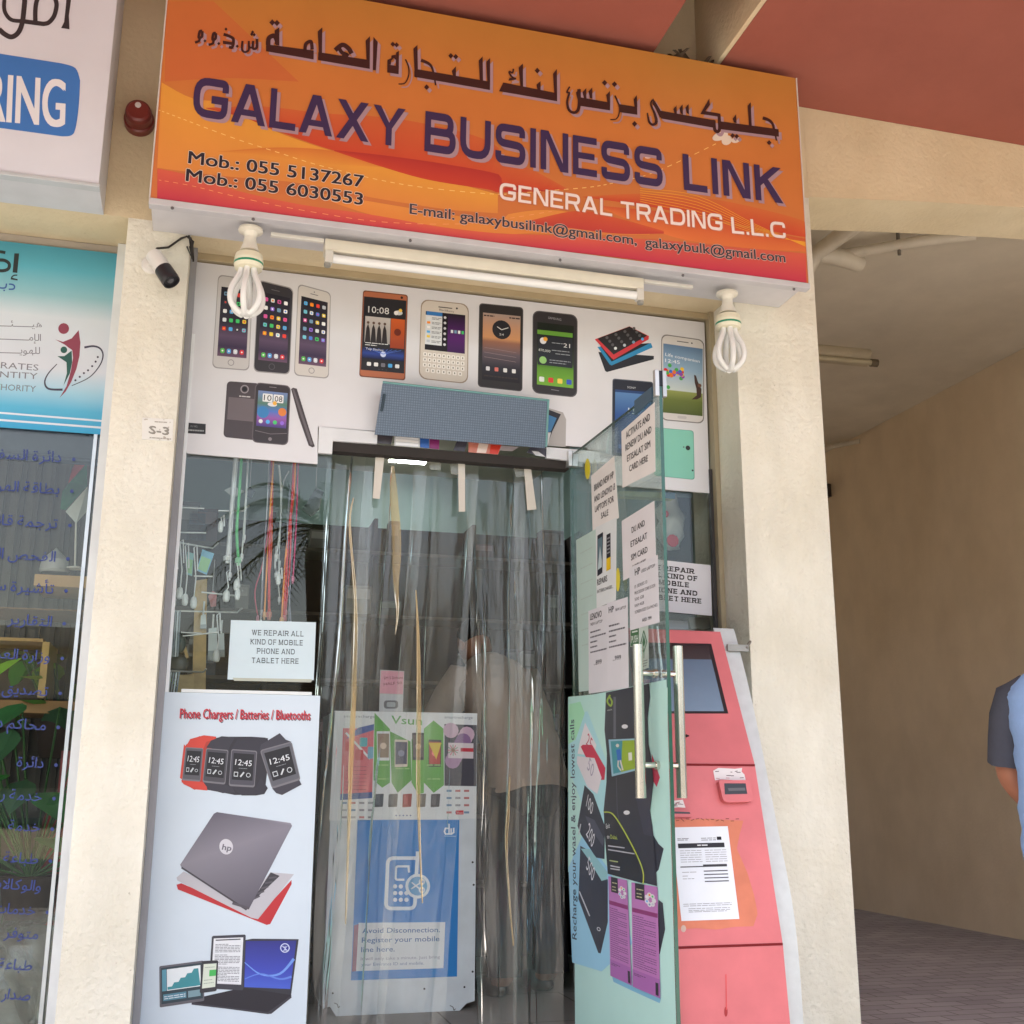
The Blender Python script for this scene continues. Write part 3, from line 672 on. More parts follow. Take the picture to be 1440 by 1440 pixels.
for k in range(7):
    a.stroke(K('c', 1358,1022+k*3, 1150,985-k*6, 900,905-k*13, 660,850-k*9), .7, (238,168,60), 5, True)
def dash(pts, w, c):
    P = smooth_path(pts, 8)
    for i in range(0, len(P)-1, 2): a.stroke([P[i], P[i+1]], w, c, 5)
dash(K('b', 10,465, 90,495, 200,537, 350,592, 500,640, 650,688, 800,727, 950,762, 1100,788, 1280,808, 1440,820)+K('c', 150,815, 300,803, 450,790, 560,770, 700,735, 850,670, 990,602), 1.0, (246,206,130))
dash(K('b', 10,760, 150,785, 300,822, 500,866, 700,902, 900,932, 1100,945, 1300,945)+K('c', 0,938, 150,915, 300,890), .8, (238,160,110))
for (x, y, r, ry, ro) in ((767,512,72,36,-20),(825,548,48,40,-35),(905,545,40,26,-15)):
    x1, y1 = K('ar4', (x,y))[0]; a.disc(x1, y1, r*.16, (232,216,200), 5, ry*.16, rot=ro)
a.disc(*K('ar4', (130,700))[0], 4.2, (232,200,190), 5, 1.6)
build('printed_face', a, PRINT, sg)
# Arabic lettering, dark brown with a lilac drop shadow
ARC = (66,38,36); LIL = (176,146,158)
a = Art(S, .0022)
def both(fn):
    fn(LIL, 0, 4.2, 4.4); fn(ARC, 2, 0, 0)
def arab_sign(col, L, ox, oy):
    def A(cr, *xy): a.add([(x+ox, y+oy) for x, y in K(cr, *xy)], col, L)
    def T(cr, w, *xy): a.stroke(smooth_path([(x+ox, y+oy) for x, y in K(cr, *xy)], 5), [q_*CROPS[cr][2] for q_ in w] if isinstance(w, list) else w*CROPS[cr][2], col, L)
    def D(cr, r, *xy):
        for x, y in K(cr, *xy): a.dia(x+ox, y+oy, r*CROPS[cr][2], col, L)
    A('ar4', 228,286, 705,372, 712,440, 245,358); A('ar4', 765,382, 1280,452, 1283,518, 770,452); A('ar4', 700,368, 722,372, 722,440, 700,438)
    A('ar4', 175,178, 232,270, 262,330, 236,352, 200,275, 168,225); T('ar4', [10,26], 172,190, 156,232, 188,310, 206,372); T('ar4', [28,12], 206,372, 198,402, 168,412, 142,388, 132,350, 126,308)
    for xx, yy in ((372,270),(425,262),(478,258)): A('ar4', xx-18,yy+5, xx+10,yy-28, xx+14,yy+62, xx-6,yy+52)
    A('ar4', 670,182, 676,236, 636,292, 768,316, 768,345, 592,318); T('ar4', 28, 756,330, 760,395, 760,450, 745,474, 722,462, 714,430, 712,376)
    A('ar4', 876,360, 906,320, 911,398, 888,394); A('ar4', 1008,246, 1035,213, 1044,420, 1020,416); T('ar4', [30,26,30,26,14], 1142,352, 1200,376, 1230,412, 1242,460, 1262,552)
    D('ar4', 20, 1197,570, 876,508, 912,515)
    A('ar3', 75,385, 115,305, 610,403, 610,478); A('ar3', 572,225, 608,180, 610,404, 583,398); A('ar3', 420,325, 457,293, 458,382, 430,376); D('ar3', 24, 427,195)
    A('ar3', 256,168, 295,130, 297,344, 272,338); T('ar3', 16, 208,178, 200,214, 172,205, 172,222, 200,258, 232,272); A('ar3', 232,264, 228,280, 162,288, 172,262)
    T('ar3', [14,26,26,30,34], 726,343, 700,392, 722,402, 708,450, 703,500, 722,560, 765,582, 800,560, 814,500, 812,420, 812,366)
    A('ar3', 820,440, 1098,490, 1097,562, 820,520)
    for xx, yy in ((805,360),(865,356),(920,350)): A('ar3', xx-22,yy+38, xx+13,yy, xx+15,yy+104, xx-8,yy+98)
    A('ar3', 1062,420, 1095,383, 1099,492, 1073,488); D('ar3', 24, 1047,307, 1137,320, 1322,685)
    T('ar3', [14,30,32,30,10], 1143,425, 1166,480, 1184,530, 1178,600, 1150,642, 1098,646); A('ar3', 1170,502, 1345,530, 1348,602, 1186,578); A('ar3', 1314,460, 1343,420, 1348,534, 1322,530)
    A('ar2', 40,98, 88,155, 68,476, 34,472)
    A('ar2', 195,500, 196,410, 326,430, 323,520); A('ar2', 196,412, 197,358, 240,340, 236,412); A('ar2', 238,372, 242,310, 292,300, 294,362, 268,338); A('ar2', 290,432, 296,275, 327,258, 325,434); D('ar2', 27, 258,182, 300,190)
    T('ar2', [16,38,40,36,12], 400,352, 432,430, 440,510, 420,580, 385,624, 322,630)
    A('ar2', 500,480, 545,465, 1350,603, 1350,697, 500,550); A('ar2', 489,232, 535,190, 540,470, 502,482); T('ar2', [38,34,32,30,16], 575,362, 650,394, 690,430, 714,500, 740,644); D('ar2', 28, 637,665)
    A('ar2', 920,482, 968,432, 968,542, 934,536); D('ar2', 28, 910,312, 965,322); A('ar2', 1224,366, 1268,318, 1272,592, 1236,586); A('ar2', 1310,380, 1352,335, 1352,606, 1320,600)
    A('ar1', 608,228, 609,175, 890,212, 890,276); A('ar1', 888,212, 966,222, 965,290, 888,276); T('ar1', 34, 624,180, 630,130, 668,112, 690,150, 690,176); A('ar1', 672,72, 708,48, 708,186, 680,180)
    T('ar1', 26, 900,216, 908,172, 945,156, 954,215); D('ar1', 22, 655,12, 690,16)
    A('ar1', 1000,234, 1386,294, 1386,360, 998,294); A('ar1', 996,78, 1030,48, 1028,240, 1003,236); T('ar1', 34, 1126,220, 1180,180, 1225,205, 1250,245); T('ar1', 28, 1150,190, 1175,235, 1215,255, 1180,270)
    A('ar1', 1355,148, 1388,114, 1386,300, 1362,296)
    T('ar1', [20,18,18], 540,135, 538,200, 510,205, 512,150); T('ar1', 16, 512,200, 482,196, 480,150); T('ar1', 16, 480,190, 476,222, 448,234, 428,212, 432,150); D('ar1', 12, 500,100, 520,104, 508,84)
    T('ar1', 22, 290,100, 340,118, 364,140, 355,196, 330,196); A('ar1', 285,148, 358,160, 356,182, 285,172); D('ar1', 12, 308,62, 392,190, 254,170, 150,150)
    T('ar1', 20, 232,92, 214,96, 208,140, 230,132, 232,92); T('ar1', 18, 215,140, 210,168, 178,180); T('ar1', 20, 130,76, 112,80, 104,124, 128,118, 130,76); T('ar1', 18, 112,124, 106,150, 76,162)
both(arab_sign)
build('arabic_lettering', a, PRINT, sg)
NAV = (64,50,88)
a = Art(S, .0030)
sh = (.075, .075, LIL)
a.sq('GALAXY', (270,163.4), (568.5,208.4), 56, NAV, 2, t=.195, gap=.12, sh=sh)
build('name_lettering', a, PRINT, sg); a = Art(S, .0030)
a.sq('BUSINESS', (596.5,213), (932,264.5), 56, NAV, 2, t=.195, gap=.16, sh=sh)
build('name_lettering', a, PRINT, sg); a = Art(S, .0030)
a.sq('LINK', (961.5,267.5), (1101.5,287), 50, NAV, 2, t=.205, gap=.18, sh=sh)
build('name_lettering', a, PRINT, sg)
a = Art(S, .0030)
a.sq('GENERAL', (702,280.5), (860.5,305), 23.5, (242,226,222), 2, t=.18, gap=.15, sh=(.05,.05,(200,120,90)))
build('trade_lettering', a, PRINT, sg); a = Art(S, .0030)
a.sq('TRADING', (873,307), (1016,325.5), 23.5, (242,226,222), 2, t=.18, gap=.15, sh=(.05,.05,(200,120,90)))
build('trade_lettering', a, PRINT, sg); a = Art(S, .0030)
a.sq('L.L.C', (1029,328.5), (1105,336), 22.5, (242,226,222), 2, t=.18, gap=.16, sh=(.05,.05,(200,120,90)))
build('trade_lettering', a, PRINT, sg)
a = Art(S, .0030); OUT = (.028, (236,214,196)); DK = (44,40,52)
a.txt('Mob.: 055 5137267', (265,230), (511,264), 18, DK, 2, bold=.022, out=OUT, res=4)
build('phone_lettering', a, PRINT, sg); a = Art(S, .0030)
a.txt('Mob.: 055 6030553', (261.5,254.8), (509.5,288.8), 18, DK, 2, bold=.022, out=OUT, res=4)
build('phone_lettering', a, PRINT, sg)
a = Art(S, .0030)
a.txt('E-mail: galaxybusilink@gmail.com,', (576,301), (895,345), 15, (66,56,64), 2, bold=.018, out=(.022,(232,200,190)), res=4)
build('email_lettering', a, PRINT, sg); a = Art(S, .0030)
a.txt('galaxybulk@gmail.com', (907,347.5), (1104,369.5), 14.5, (66,56,64), 2, bold=.018, out=(.022,(232,200,190)), res=4)
build('email_lettering', a, PRINT, sg)
# crumpled bird netting caught on top of the sign
q = MB(); rg = random.Random(3)
for i in range(46):
    p = Vector((1.62+rg.random()*.22, SY+.02+rg.random()*.14, Z1+rg.random()*.02)); d = Vector((rg.uniform(-.06,.06), rg.uniform(-.04,.04), rg.uniform(.0,.05)))
    q.face([p, p+d, p+d+Vector((.02,.01,.012)), p+Vector((.03,0,.002))], (84,70,58))
tag(build('crumpled_netting', q, CLOTH), 'crumpled scrap of dark netting lying on top of the orange sign', 'netting')

# ================================================================== NEIGHBOUR'S SIGN
NY = 3.638
ns_ = thing('shop_sign', (-1.2, NY, 2.93), 'white light box sign with a blue badge over the shop next door', 'sign')
q = MB(); q.box(-2.6, NY+.004, 2.936, -.437, PY-.003, 3.80, (206,206,210)); q.box(-2.604, NY-.006, 2.922, -.433, NY+.03, 2.9355, (192,196,200)); build('sign_box', q, ALUW, ns_, bevel=.002)
S = YP(NY); a = Art(S); a.face([Vector((x, NY, z)) for x, z in ((-2.6,2.937),(-.438,2.937),(-.438,3.799),(-2.6,3.799))], (218,220,230)); build('printed_face', a, PRINT, ns_)
a = Art(S, .001); BL = (66,122,196)
bq = [(-120,57)] + [(x,y) for x,y in K('a', 260,268)] + smooth_path(K('a', 260,268, 318,288, 338,340), 5) + smooth_path(K('a', 338,340, 332,450, 318,545, 300,572, 262,576), 5) + [(-126,163)]
a.add(bq, BL, 1)
W_ = (232,232,238)
a.txt('RING', (-20,169), (90,178.5), 70, W_, 2, bold=.012, res=6)
build('blue_badge', a, PRINT, ns_)
a = Art(S, .001); G_ = (58,54,58)
def T(w, *xy): a.stroke(smooth_path(K('ns', *xy), 6), w*.125, G_, 1)
a.add(K('ns', 752,-80, 806,-80, 800,0, 775,180, 782,332, 688,318, 722,250, 742,60), G_, 1)
T(50, 455,-70, 412,20, 398,120, 398,245); T(50, 600,-70, 634,30, 632,100, 605,190, 545,258, 480,272)
T(50, 490,272, 380,258, 250,240); T(44, 255,240, 130,226, 62,150, 46,60, 60,-60); T(56, 285,-80, 272,80, 250,260, 205,370, 130,418, 50,385, -10,330)
build('arabic_lettering', a, PRINT, ns_)

# ================================================================== FRONT LIGHTS, CAMERA, SIREN, PLATE
def bulb(px, py, label):
    top = Vector((0,0,0)); base = ZP(Z0).p(px, py); base.z = Z0-.013
    t = thing('spiral_bulb', base, label, 'light bulb', 'bare bulbs hanging under the orange sign')
    q = MB(); q.lathe(base, (0,0,-1), [(0,.0),(0,.042),(.008,.042),(.014,.026),(.03,.02),(.055,.024),(.085,.034),(.09,.0)], (226,220,206)); build('lamp_holder', q, PLAST, t)
    q = MB(); q.lathe(base, (0,0,-1), [(.088,.026),(.098,.046),(.118,.05),(.128,.05),(.136,.05),(.15,.046),(.156,0)], (0,0,0), cols=[(228,222,196),(228,222,196),(232,228,204),(28,140,104),(232,228,204),(228,222,196)]); build('ballast', q, PLAST, t)
    q = MB(); N = 6
    prof_ = smooth_path([(0,.024),(.10,.026),(.22,.034),(.42,.050),(.62,.057),(.80,.052),(.92,.036),(1.0,.016)], 4)
    for k in range(N):
        a0 = 2*math.pi*(k+.3)/N; u = Vector((math.cos(a0), math.sin(a0), 0))
        q.tube([base + u*r_ + Vector((0,0,-(.15+.165*s_))) for s_, r_ in prof_], .0108, (238,238,232), 10)
    q.lathe(base+Vector((0,0,-.300)), (0,0,-1), [(0,.016),(.008,.026),(.017,.022),(.022,.010),(.023,0)], (236,236,230), 14)
    build('lamp_tube', q, TUBE, t); return t
bulb(353, 318, 'bare bulb with a cage of white tubes under the left end of the orange sign')
bulb(1022, 408, 'bare bulb with a cage of white tubes under the right end of the orange sign')
F0 = Surf((0,3.70,0),(0,-1,0)).p(457, 343); F1 = Surf((0,3.70,0),(0,-1,0)).p(905, 401)
zt = Z0-.013; x0, x1 = F0.x, F1.x
t = thing('batten_light', ((x0+x1)/2, 3.72, zt), 'long white fluorescent batten fixed under the middle of the orange sign', 'light fitting')
q = MB(); q.box(x0, 3.695, zt-.046, x1, 3.76, zt-.001, (222,214,196)); build('housing', q, PAINT, t, bevel=.003)
q = MB(); q.tube([(x0+.03, 3.705, zt-.072), (x1-.03, 3.705, zt-.072)], .016, (232,228,218), 14); build('lamp_tube', q, TUBE, t)
for xx, d in ((x0, 1), (x1, -1)):
    q = MB(); q.box(min(xx+d*.002, xx+d*.030), 3.690, zt-.092, max(xx+d*.002, xx+d*.030), 3.722, zt-.0465, (214,210,200)); q.lathe((xx+d*.012, 3.706, zt-.092), (0,0,-1), [(0,.012),(.012,.012),(.014,0)], (150,148,140), 10); build('end_cap', q, PAINT, t, bevel=.003)
for nm, (xa, xb), lb in (('cable_trunking', (.13, x0-.004), 'thin white trunking from the bulb on the left to the batten light'), ('cable_trunking', (x1+.004, 1.72), 'thin white trunking from the batten light to the bulb on the right')):
    q = MB(); q.box(xa, 3.70, zt-.014, xb, 3.718, zt-.001, (222,218,210)); tag(build(nm, q, PAINT, bevel=.002), lb, 'cable cover')
# CCTV camera on the pillar
P = YP(PY); c = P.p(213, 373)
t = thing('security_camera', c, 'white bullet camera on a round bracket on the pillar left of the shop', 'security camera')
q = MB(); q.lathe(c, (0,-1,0), [(0,.034),(.006,.034),(.010,.028),(.012,.012),(.028,.012),(.03,0)], (222,218,212)); q.tube([c+Vector((.002,-.02,.002)), c+Vector((.012,-.045,.0))], .010, (216,212,206), 10)
for k in range(3): q.lathe(c+Vector((.024*math.cos(k*2.1+.5), -.006, .024*math.sin(k*2.1+.5))), (0,-1,0), [(0,.005),(.003,.003),(.0031,0)], (120,110,100), 8)
build('bracket', q, PLAST, t)
A_ = c+Vector((.012,-.05,.010)); B_ = Surf((0,PY-.085,0),(0,-1,0)).p(241, 396); ax = (B_-A_).normalized()
q = MB(); q.lathe(A_-ax*.012, ax, [(0,0),(0,.024),(.004,.028),(.075,.030),(.076,.029)], (226,222,216)); build('body', q, PLAST, t)
Ln = (B_-A_).length; k0 = .064
q = MB(); q.lathe(A_-ax*.012, ax, [(.0755,.0305),(.125,.0315),(.138,.030),(.138,.027),(.128,.025),(.127,0)], (40,38,42)); q.lathe(A_-ax*.012+ax*.127, ax, [(0,.012),(.006,.011),(.007,0)], (86,86,92), 14); build('lens_hood', q, PLAST, t)
q = MB(); q.tube([A_-ax*.008, A_+Vector((.005,-.005,.03)), P.p(237,350,.012), P.p(255,337,.01), P.p(266,334,.012), P.p(268,345,.012), P.p(271,366,.01)], .0042, (40,34,30), 6)
for k in range(3): q.tube([P.p(262+k*3,334+k,.01), P.p(272-k,345,.03), P.p(268+k*2,362+k*4,.012), P.p(263+k*4,350,.02)], .0035, (44,38,34), 6)
build('cable', q, PLAST, t)
# siren
c = P.p(196, 174)
t = thing('alarm_siren', c, 'round maroon alarm sounder on the wall between the two signs', 'alarm')
q = MB(); q.lathe(c, (0,-1,0), [(0,.052),(.03,.052),(.034,.046),(.07,.046),(.085,.042),(.09,.034),(.09,0)], (122,50,44), 30); build('body', q, PLAST, t)
q = MB(); q.lathe(c+Vector((-.002,-.091,.018)), (0,-1,0), [(0,.011),(.003,.010),(.004,0)], (214,206,204), 16); build('badge', q, PLAST, t)
# shop number plate
a = Art(P, .004); Q = Quad((200,587.5),(244,590),(242.5,621),(199.5,618))
q0 = [P.p(*Q(s,tt), .0035) for s, tt in ((0,0),(1,0),(1,1),(0,1))]; a.prism([p-P.n*.0032 for p in q0], P.n*.003, (226,224,218))
rg = random.Random(5)
for i in range(16):
    s, tt = rg.random()*.9, rg.choice([rg.random()*.2, .8+rg.random()*.15, rg.random()]); a.rect(Q, s, tt, s+rg.uniform(.02,.09), tt+rg.uniform(.02,.06), rg.choice([(186,180,168),(222,220,214),(170,160,146)]), 1)
a.txt('S-3', Q(.22,.70), Q(.86,.72), 11, (150,146,138), 3, bold=.02, sh=(.06,.06,(112,106,98))); a.lines(Q, [(.88,.25,.95),(.14,.4,.8)], (170,164,154), 2, .05)
tag(build('number_plate', a, PAPER), 'worn white plate reading S-3 on the pillar', 'number plate')
# ================================================================== NEIGHBOUR'S WINDOW
nw = thing('shop_window', (-1.9, GY, .06), 'dark glass window of the shop next door with blue Arabic lettering', 'window')
q = MB(); q.box(-3.58, GY, .1, -.405, GY+.01, 2.90, (255,255,255)); build('glass_pane', q, GLASS, nw)
q = MB(); q.box(-.402, GY-.03, .06, -.3555, GY+.04, 2.938, (226,230,232)); q.box(-3.598, GY-.03, .06, -3.58, GY+.04, 2.938, (226,230,232)); q.box(-3.58, GY-.0, .06, -.402, GY+.04, .0999, (200,204,206))
q.box(-3.58, GY-.001, 2.9, -.402, GY+.04, 2.938, (168,160,150)); build('frame', q, ALUW, nw)
q = MB(); q.box(-.425, GY-.012, .1, -.413, GY-.0005, 2.28, (190,196,200)); build('gasket', q, ALU, nw)
a = Art(YP(GY), .0006); BLU = (46,62,128)
rows = ['دائرة السفر','بطاقة الهوية','ترجمة قانونية','الفحص الطبي','تأشيرة سياحية','التقارير','وزارة العمل','تصديق','محاكم دبي','دائرة','خدمة رجال','خدمة','طباعة','والوكالات','خدمات','متوفر','طباعة','صدار']
ys = [645, 690, 738, 785, 830, 876, 925, 974, 1022, 1075, 1122, 1165, 1210, 1248, 1282, 1316, 1360, 1402]
for r, y in zip(rows, ys):
    xr = 100 - (y-640)*.058 - (6 if r not in ('والوكالات','متوفر') else 0)
    a.arab(r, (xr-120, y-2), (xr-8, y+5), 15, BLU, 1, bold=.008)
    if r not in ('والوكالات','متوفر'): a.disc(xr+10, y+1, 2.6, BLU, 1)
build('blue_lettering', a, PRINT, nw)
# teal government-office poster in the top of that window
S = YP(GY-.012); a = Art(S)
Q = Quad((-60,332),(179.5,358.5),(153.5,612),(-94,594)); x0 = -1.6
tp = [(0,(72,150,172)),(.12,(88,168,186)),(.26,(140,186,194)),(.38,(208,216,222)),(.66,(212,216,224)),(.78,(160,202,220)),(.88,(84,174,208)),(1,(48,158,204))]
a.grad(Q, tp, 0, -1.8, 1.0)
a.stroke([Q(-1.8,.925-.012*1), Q(1,.925)], 2.6, (214,222,232), 1); a.stroke([Q(-1.8,.962-.005), Q(1,.962)], 2.8, (214,222,232), 1)
DKK = (40,46,46)
a.add(K('te', 172,138, 228,140, 206,372, 150,366), DKK, 1); a.stroke(smooth_path(K('te', 206,398, 165,402, 140,432, 208,452)), 1.8, DKK, 1); a.stroke(K('te', 210,455, 128,442), 1.8, DKK, 1)
a.stroke(smooth_path(K('te', -60,120, 20,122, 64,132)), 4.2, DKK, 1); a.stroke(smooth_path(K('te', -60,222, 40,220, 100,250, 112,292, 90,330, 30,346, -60,344)), 4.6, DKK, 1)
B2 = (52,84,150); a.stroke(smooth_path(K('te', 108,505, 150,510, 172,530, 162,562, 104,566)), 2.1, B2, 1); a.stroke(smooth_path(K('te', 78,498, 66,545, 20,552, -40,540)), 2.1, B2, 1); a.disc(*K('te',(50,580))[0], 1.2, B2, 1)
MAR, GRN, ARCC = (140,62,80), (38,88,78), (62,58,78)
a.disc(*K('h',(293,465))[0], 7.6, MAR, 1)
a.add(K('h', 254,515, 290,526, 330,510, 362,472, 370,530, 366,590, 352,650, 328,710, 302,755, 274,784, 306,730, 326,660, 336,600, 332,564, 312,550, 300,540), MAR, 1)
a.disc(*K('h',(295,563))[0], 6.0, (214,216,222), 2); a.disc(*K('h',(294,563))[0], 4.7, GRN, 3)
a.add(K('h', 264,592, 296,592, 330,566, 332,620, 322,670, 292,728, 308,670, 306,620), GRN, 2)
a.stroke(smooth_path(K('h', 262,628, 222,672, 206,712, 224,742, 288,746)), [.6,2,3.2,3.6,2.6,1.0], ARCC, 1) if False else a.stroke(smooth_path(K('h', 262,628, 222,672, 206,712, 224,742, 288,746)), [1.2,3.2], ARCC, 1)
a.stroke(smooth_path(K('h', 388,552, 430,546, 462,558, 474,590, 458,636, 410,690, 330,728)), [3.0,1.0], ARCC, 1)
for (x,y) in ((347,703),(367,687),(386,670),(405,657),(424,638),(440,617),(450,596)): a.disc(*K('h',(x,y))[0], 1.5, ARCC, 1)
GT = (120,120,128)
a.txt('EMIRATES', K('h',(-95,640))[0], K('h',(176,659))[0], 9.2, GT, 1); a.txt('IDENTITY', K('h',(-95,684))[0], K('h',(172,698))[0], 9.2, GT, 1); a.txt('AUTHORITY', K('h',(-90,742))[0], K('h',(164,757))[0], 9.2, GT, 1)
a.arab('هيـــــئـــــة', (-60,457), K('h',(192,460))[0], 10, GT, 1); a.arab('الإمـــــــــارات', (-60,475), K('h',(188,522))[0], 10, GT, 1); a.arab('للهويـــــــــة', (-60,495), K('h',(184,582))[0], 10, GT, 1)
tag(build('window_poster', a, PRINT), 'teal and white identity office poster with a maroon and green figure in the neighbour window', 'poster')
# inside next door
q = MB()
zt_, zb_ = YP(4.3).p(60, 602).z, YP(4.3).p(60, 641).z
q.box(-3.0, 4.3, zb_, -.42, 4.33, 2.95, (104,116,134)); q.box(-3.0, 4.29, zb_-.012, -.42, 4.345, zb_, (86,96,112)); tag(build('roller_blind', q, CLOTH), 'grey blue roller blind at the top of the neighbour window', 'blind')
q = MB()
for i in range(150):
    x = -3.4+i*.02; q.box(x, 5.2+.02*math.sin(i*1.9), .9, x+.0195, 5.22+.02*math.sin(i*1.9), 2.75, (104,98,92) if i % 3 else (92,86,82))
tag(build('vertical_blind', q, CLOTH), 'dark pleated curtain hanging across the back of the neighbour shop', 'curtain')
def board(y, cr, xy, th, label, col, name='shelf'):
    pts = [YP(y).p(*p) for p in K(cr, *xy)]; xs = [p.x for p in pts]; zs_ = [p.z for p in pts]
    q = MB(); q.box(min(xs), y, min(zs_), max(xs), y+th, max(zs_), col); return tag(build(name, q, MATTE, bevel=.002), label, 'shelf')
board(4.55, 'i', (95,208, 262,248), .3, 'short tan ledge board holding a small flag in the neighbour window', (196,156,108))
board(4.62, 'i', (-200,290, 240,312), .35, 'upper long brown shelf board inside the neighbour window', (132,100,72))
board(4.62, 'i', (-200,548, 222,592), .35, 'lower long tan shelf board behind the plants in the neighbour window', (160,122,84))
q = MB(); p0 = [YP(4.64).p(*p) for p in K('i', 118,395, 128,548)]; q.box(p0[0].x, 4.63, p0[1].z, p0[0].x+.025, 4.9, p0[0].z, (196,160,100)); p1 = YP(4.64).p(*K('i',(-40,395))[0]); q.box(p1.x, 4.63, p0[0].z, p0[0].x, 4.9, p0[0].z+.012, (190,150,96)); q.box(p1.x, 4.9, p0[1].z, p0[0].x, 4.92, p0[0].z, (90,74,56))
tag(build('wooden_cubby', q, MATTE), 'open wooden cubby box standing on the lower neighbour shelf', 'cubby')
# flag
fl = thing('desk_flag', YP(4.6).p(*K('h',(350,1440))[0]), 'small red green and white flag drooping on a stick in the neighbour window', 'flag')
q = MB(); q.tube([YP(4.6).p(*p) for p in K('h', 345,1560, 350,1360, 362,1250)], .004, (216,208,196), 6); bs = YP(4.6).p(*K('h',(345,1565))[0]); q.lathe(bs-Vector((0,0,.005)), (0,0,1), [(0,.03),(.006,.03),(.012,.006)], (214,206,196), 14); build('stick', q, PLAST, fl)
q = MB(); F = YP(4.6)
def wav(cr, pts, col, amp=.02):
    P3 = [F.p(*p) for p in K(cr, *pts)]; q.face([p+Vector((0, amp*math.sin(p.z*30+p.x*22), 0)) for p in P3], col)
wav('h', (388,1035, 400,1085, 340,1150, 312,1172, 330,1120, 352,1080), (176,44,48)); wav('h', (400,1085, 402,1190, 305,1305, 280,1300, 284,1210, 320,1165, 345,1148), (34,104,72)); wav('h', (404,1192, 408,1290, 352,1366, 304,1312), (214,212,204))
build('cloth', q, CLOTH, fl)
# plants
def leafy(name, base, n, hgt, spread, col, label, seed):
    rg = random.Random(seed); t = thing(name, base, label, 'plant', 'plants inside the neighbour window')
    q = MB(); q.lathe(base, (0,0,1), [(0,.07),(.14,.10),(.145,.09),(.14,.08),(.13,0)], (60,48,42)); build('pot', q, MATTE, t)
    q = MB(); s = MB()
    for i in range(n):
        an = rg.uniform(0, 6.28); h = hgt*rg.uniform(.35, 1); tip = base+Vector((math.cos(an)*spread*rg.uniform(.4,1), math.sin(an)*spread*.5*rg.uniform(.3,1), h))
        s.tube([base+Vector((0,0,.13)), (base+tip)/2+Vector((0,0,.1*h)), tip], .004, (60,96,50), 5)
        L = rg.uniform(.10,.2)*spread/.35; d = Vector((math.cos(an), math.sin(an)*.6, rg.uniform(-.7,.3))).normalized(); sd_ = d.cross(Vector((0,0,1))).normalized(); up = sd_.cross(d)
        c = tuple(int(v*rg.uniform(.7,1.15)) for v in col); pr = [0,.3,.42,.34,.16,0]
        mid = [tip + d*L*k/5 - Vector((0,0,.05*L*k)) for k in range(6)]
        lf = [mid[k]+sd_*L*pr[k]+up*L*pr[k]*.25 for k in range(6)]; rt = [mid[k]-sd_*L*pr[k]+up*L*pr[k]*.25 for k in range(6)]
        for k in range(5): q.face([mid[k],mid[k+1],lf[k+1],lf[k]], c, 0, True); q.face([mid[k+1],mid[k],rt[k],rt[k+1]], c, 0, True)
    build('stems', s, LEAF, t); build('leaves', q, LEAF, t)
def fl_pt(y, px, z): d = ray(px, 1200); v = CAM + d*(y/d.y); return Vector((v.x, y, z))
leafy('potted_plant', fl_pt(4.75, 70, 1.10), 26, .42, .34, (128,178,64), 'bright green leafy plant on the middle shelf of the neighbour window', 4)
leafy('potted_plant', fl_pt(4.45, 45, .55), 34, .75, .42, (56,112,56), 'dark green broad leaved plant low in the neighbour window', 9)
leafy('potted_plant', fl_pt(4.9, 10, .3), 30, .9, .5, (90,150,70), 'mid green plant behind the broad leaved one in the neighbour window', 12)
q = MB(); p0 = [YP(4.5).p(*p) for p in K('i', 138,855, 185,1170)]; q.lathe(((p0[0].x+p0[1].x)/2, 4.6, p0[1].z), (0,0,1), [(0,.085),(.02,.09),(p0[0].z-p0[1].z-.03,.08),(p0[0].z-p0[1].z,.07),(p0[0].z-p0[1].z+.001,0)], (150,34,36), 18)
tag(build('red_bin', q, PLAST), 'tall red bin half hidden by leaves low in the neighbour window', 'bin')
q = MB(); p0 = [YP(4.5).p(*p) for p in K('i', 160,690, 205,860)]; q.box(p0[0].x, 4.6, p0[1].z, p0[1].x, 4.7, p0[0].z, (150,40,44)); tag(build('red_folder', q, PLAST), 'small red folder standing among the leaves in the neighbour window', 'folder')
q = MB(); c = YP(4.62).p(*K('i',(148,206))[0]); q.lathe(c, (0,0,1), [(0,.05),(.01,.055),(.05,.05),(.08,.02),(.10,.0)], (176,172,166), 16); tag(build('ornament', q, PLAST), 'small pale rounded ornament beside the flag on the tan ledge', 'ornament')
rg = random.Random(2); q = MB(); c0 = fl_pt(4.38, 20, .06)
for k in range(3):
    q.ico((c0.x-.05+k*.12, c0.y+.05*k, .28+.06*k), (.2,.14,.24), (150,148,150), 0, 18, 12)
for i, v_ in enumerate(q.v): q.v[i] = v_+Vector((math.sin(v_.z*47+v_.x*31), math.cos(v_.x*41), math.sin(v_.x*53)))*.012
tag(build('plastic_sack', q, VINYL), 'crumpled clear plastic sack at the bottom of the neighbour window', 'bag')

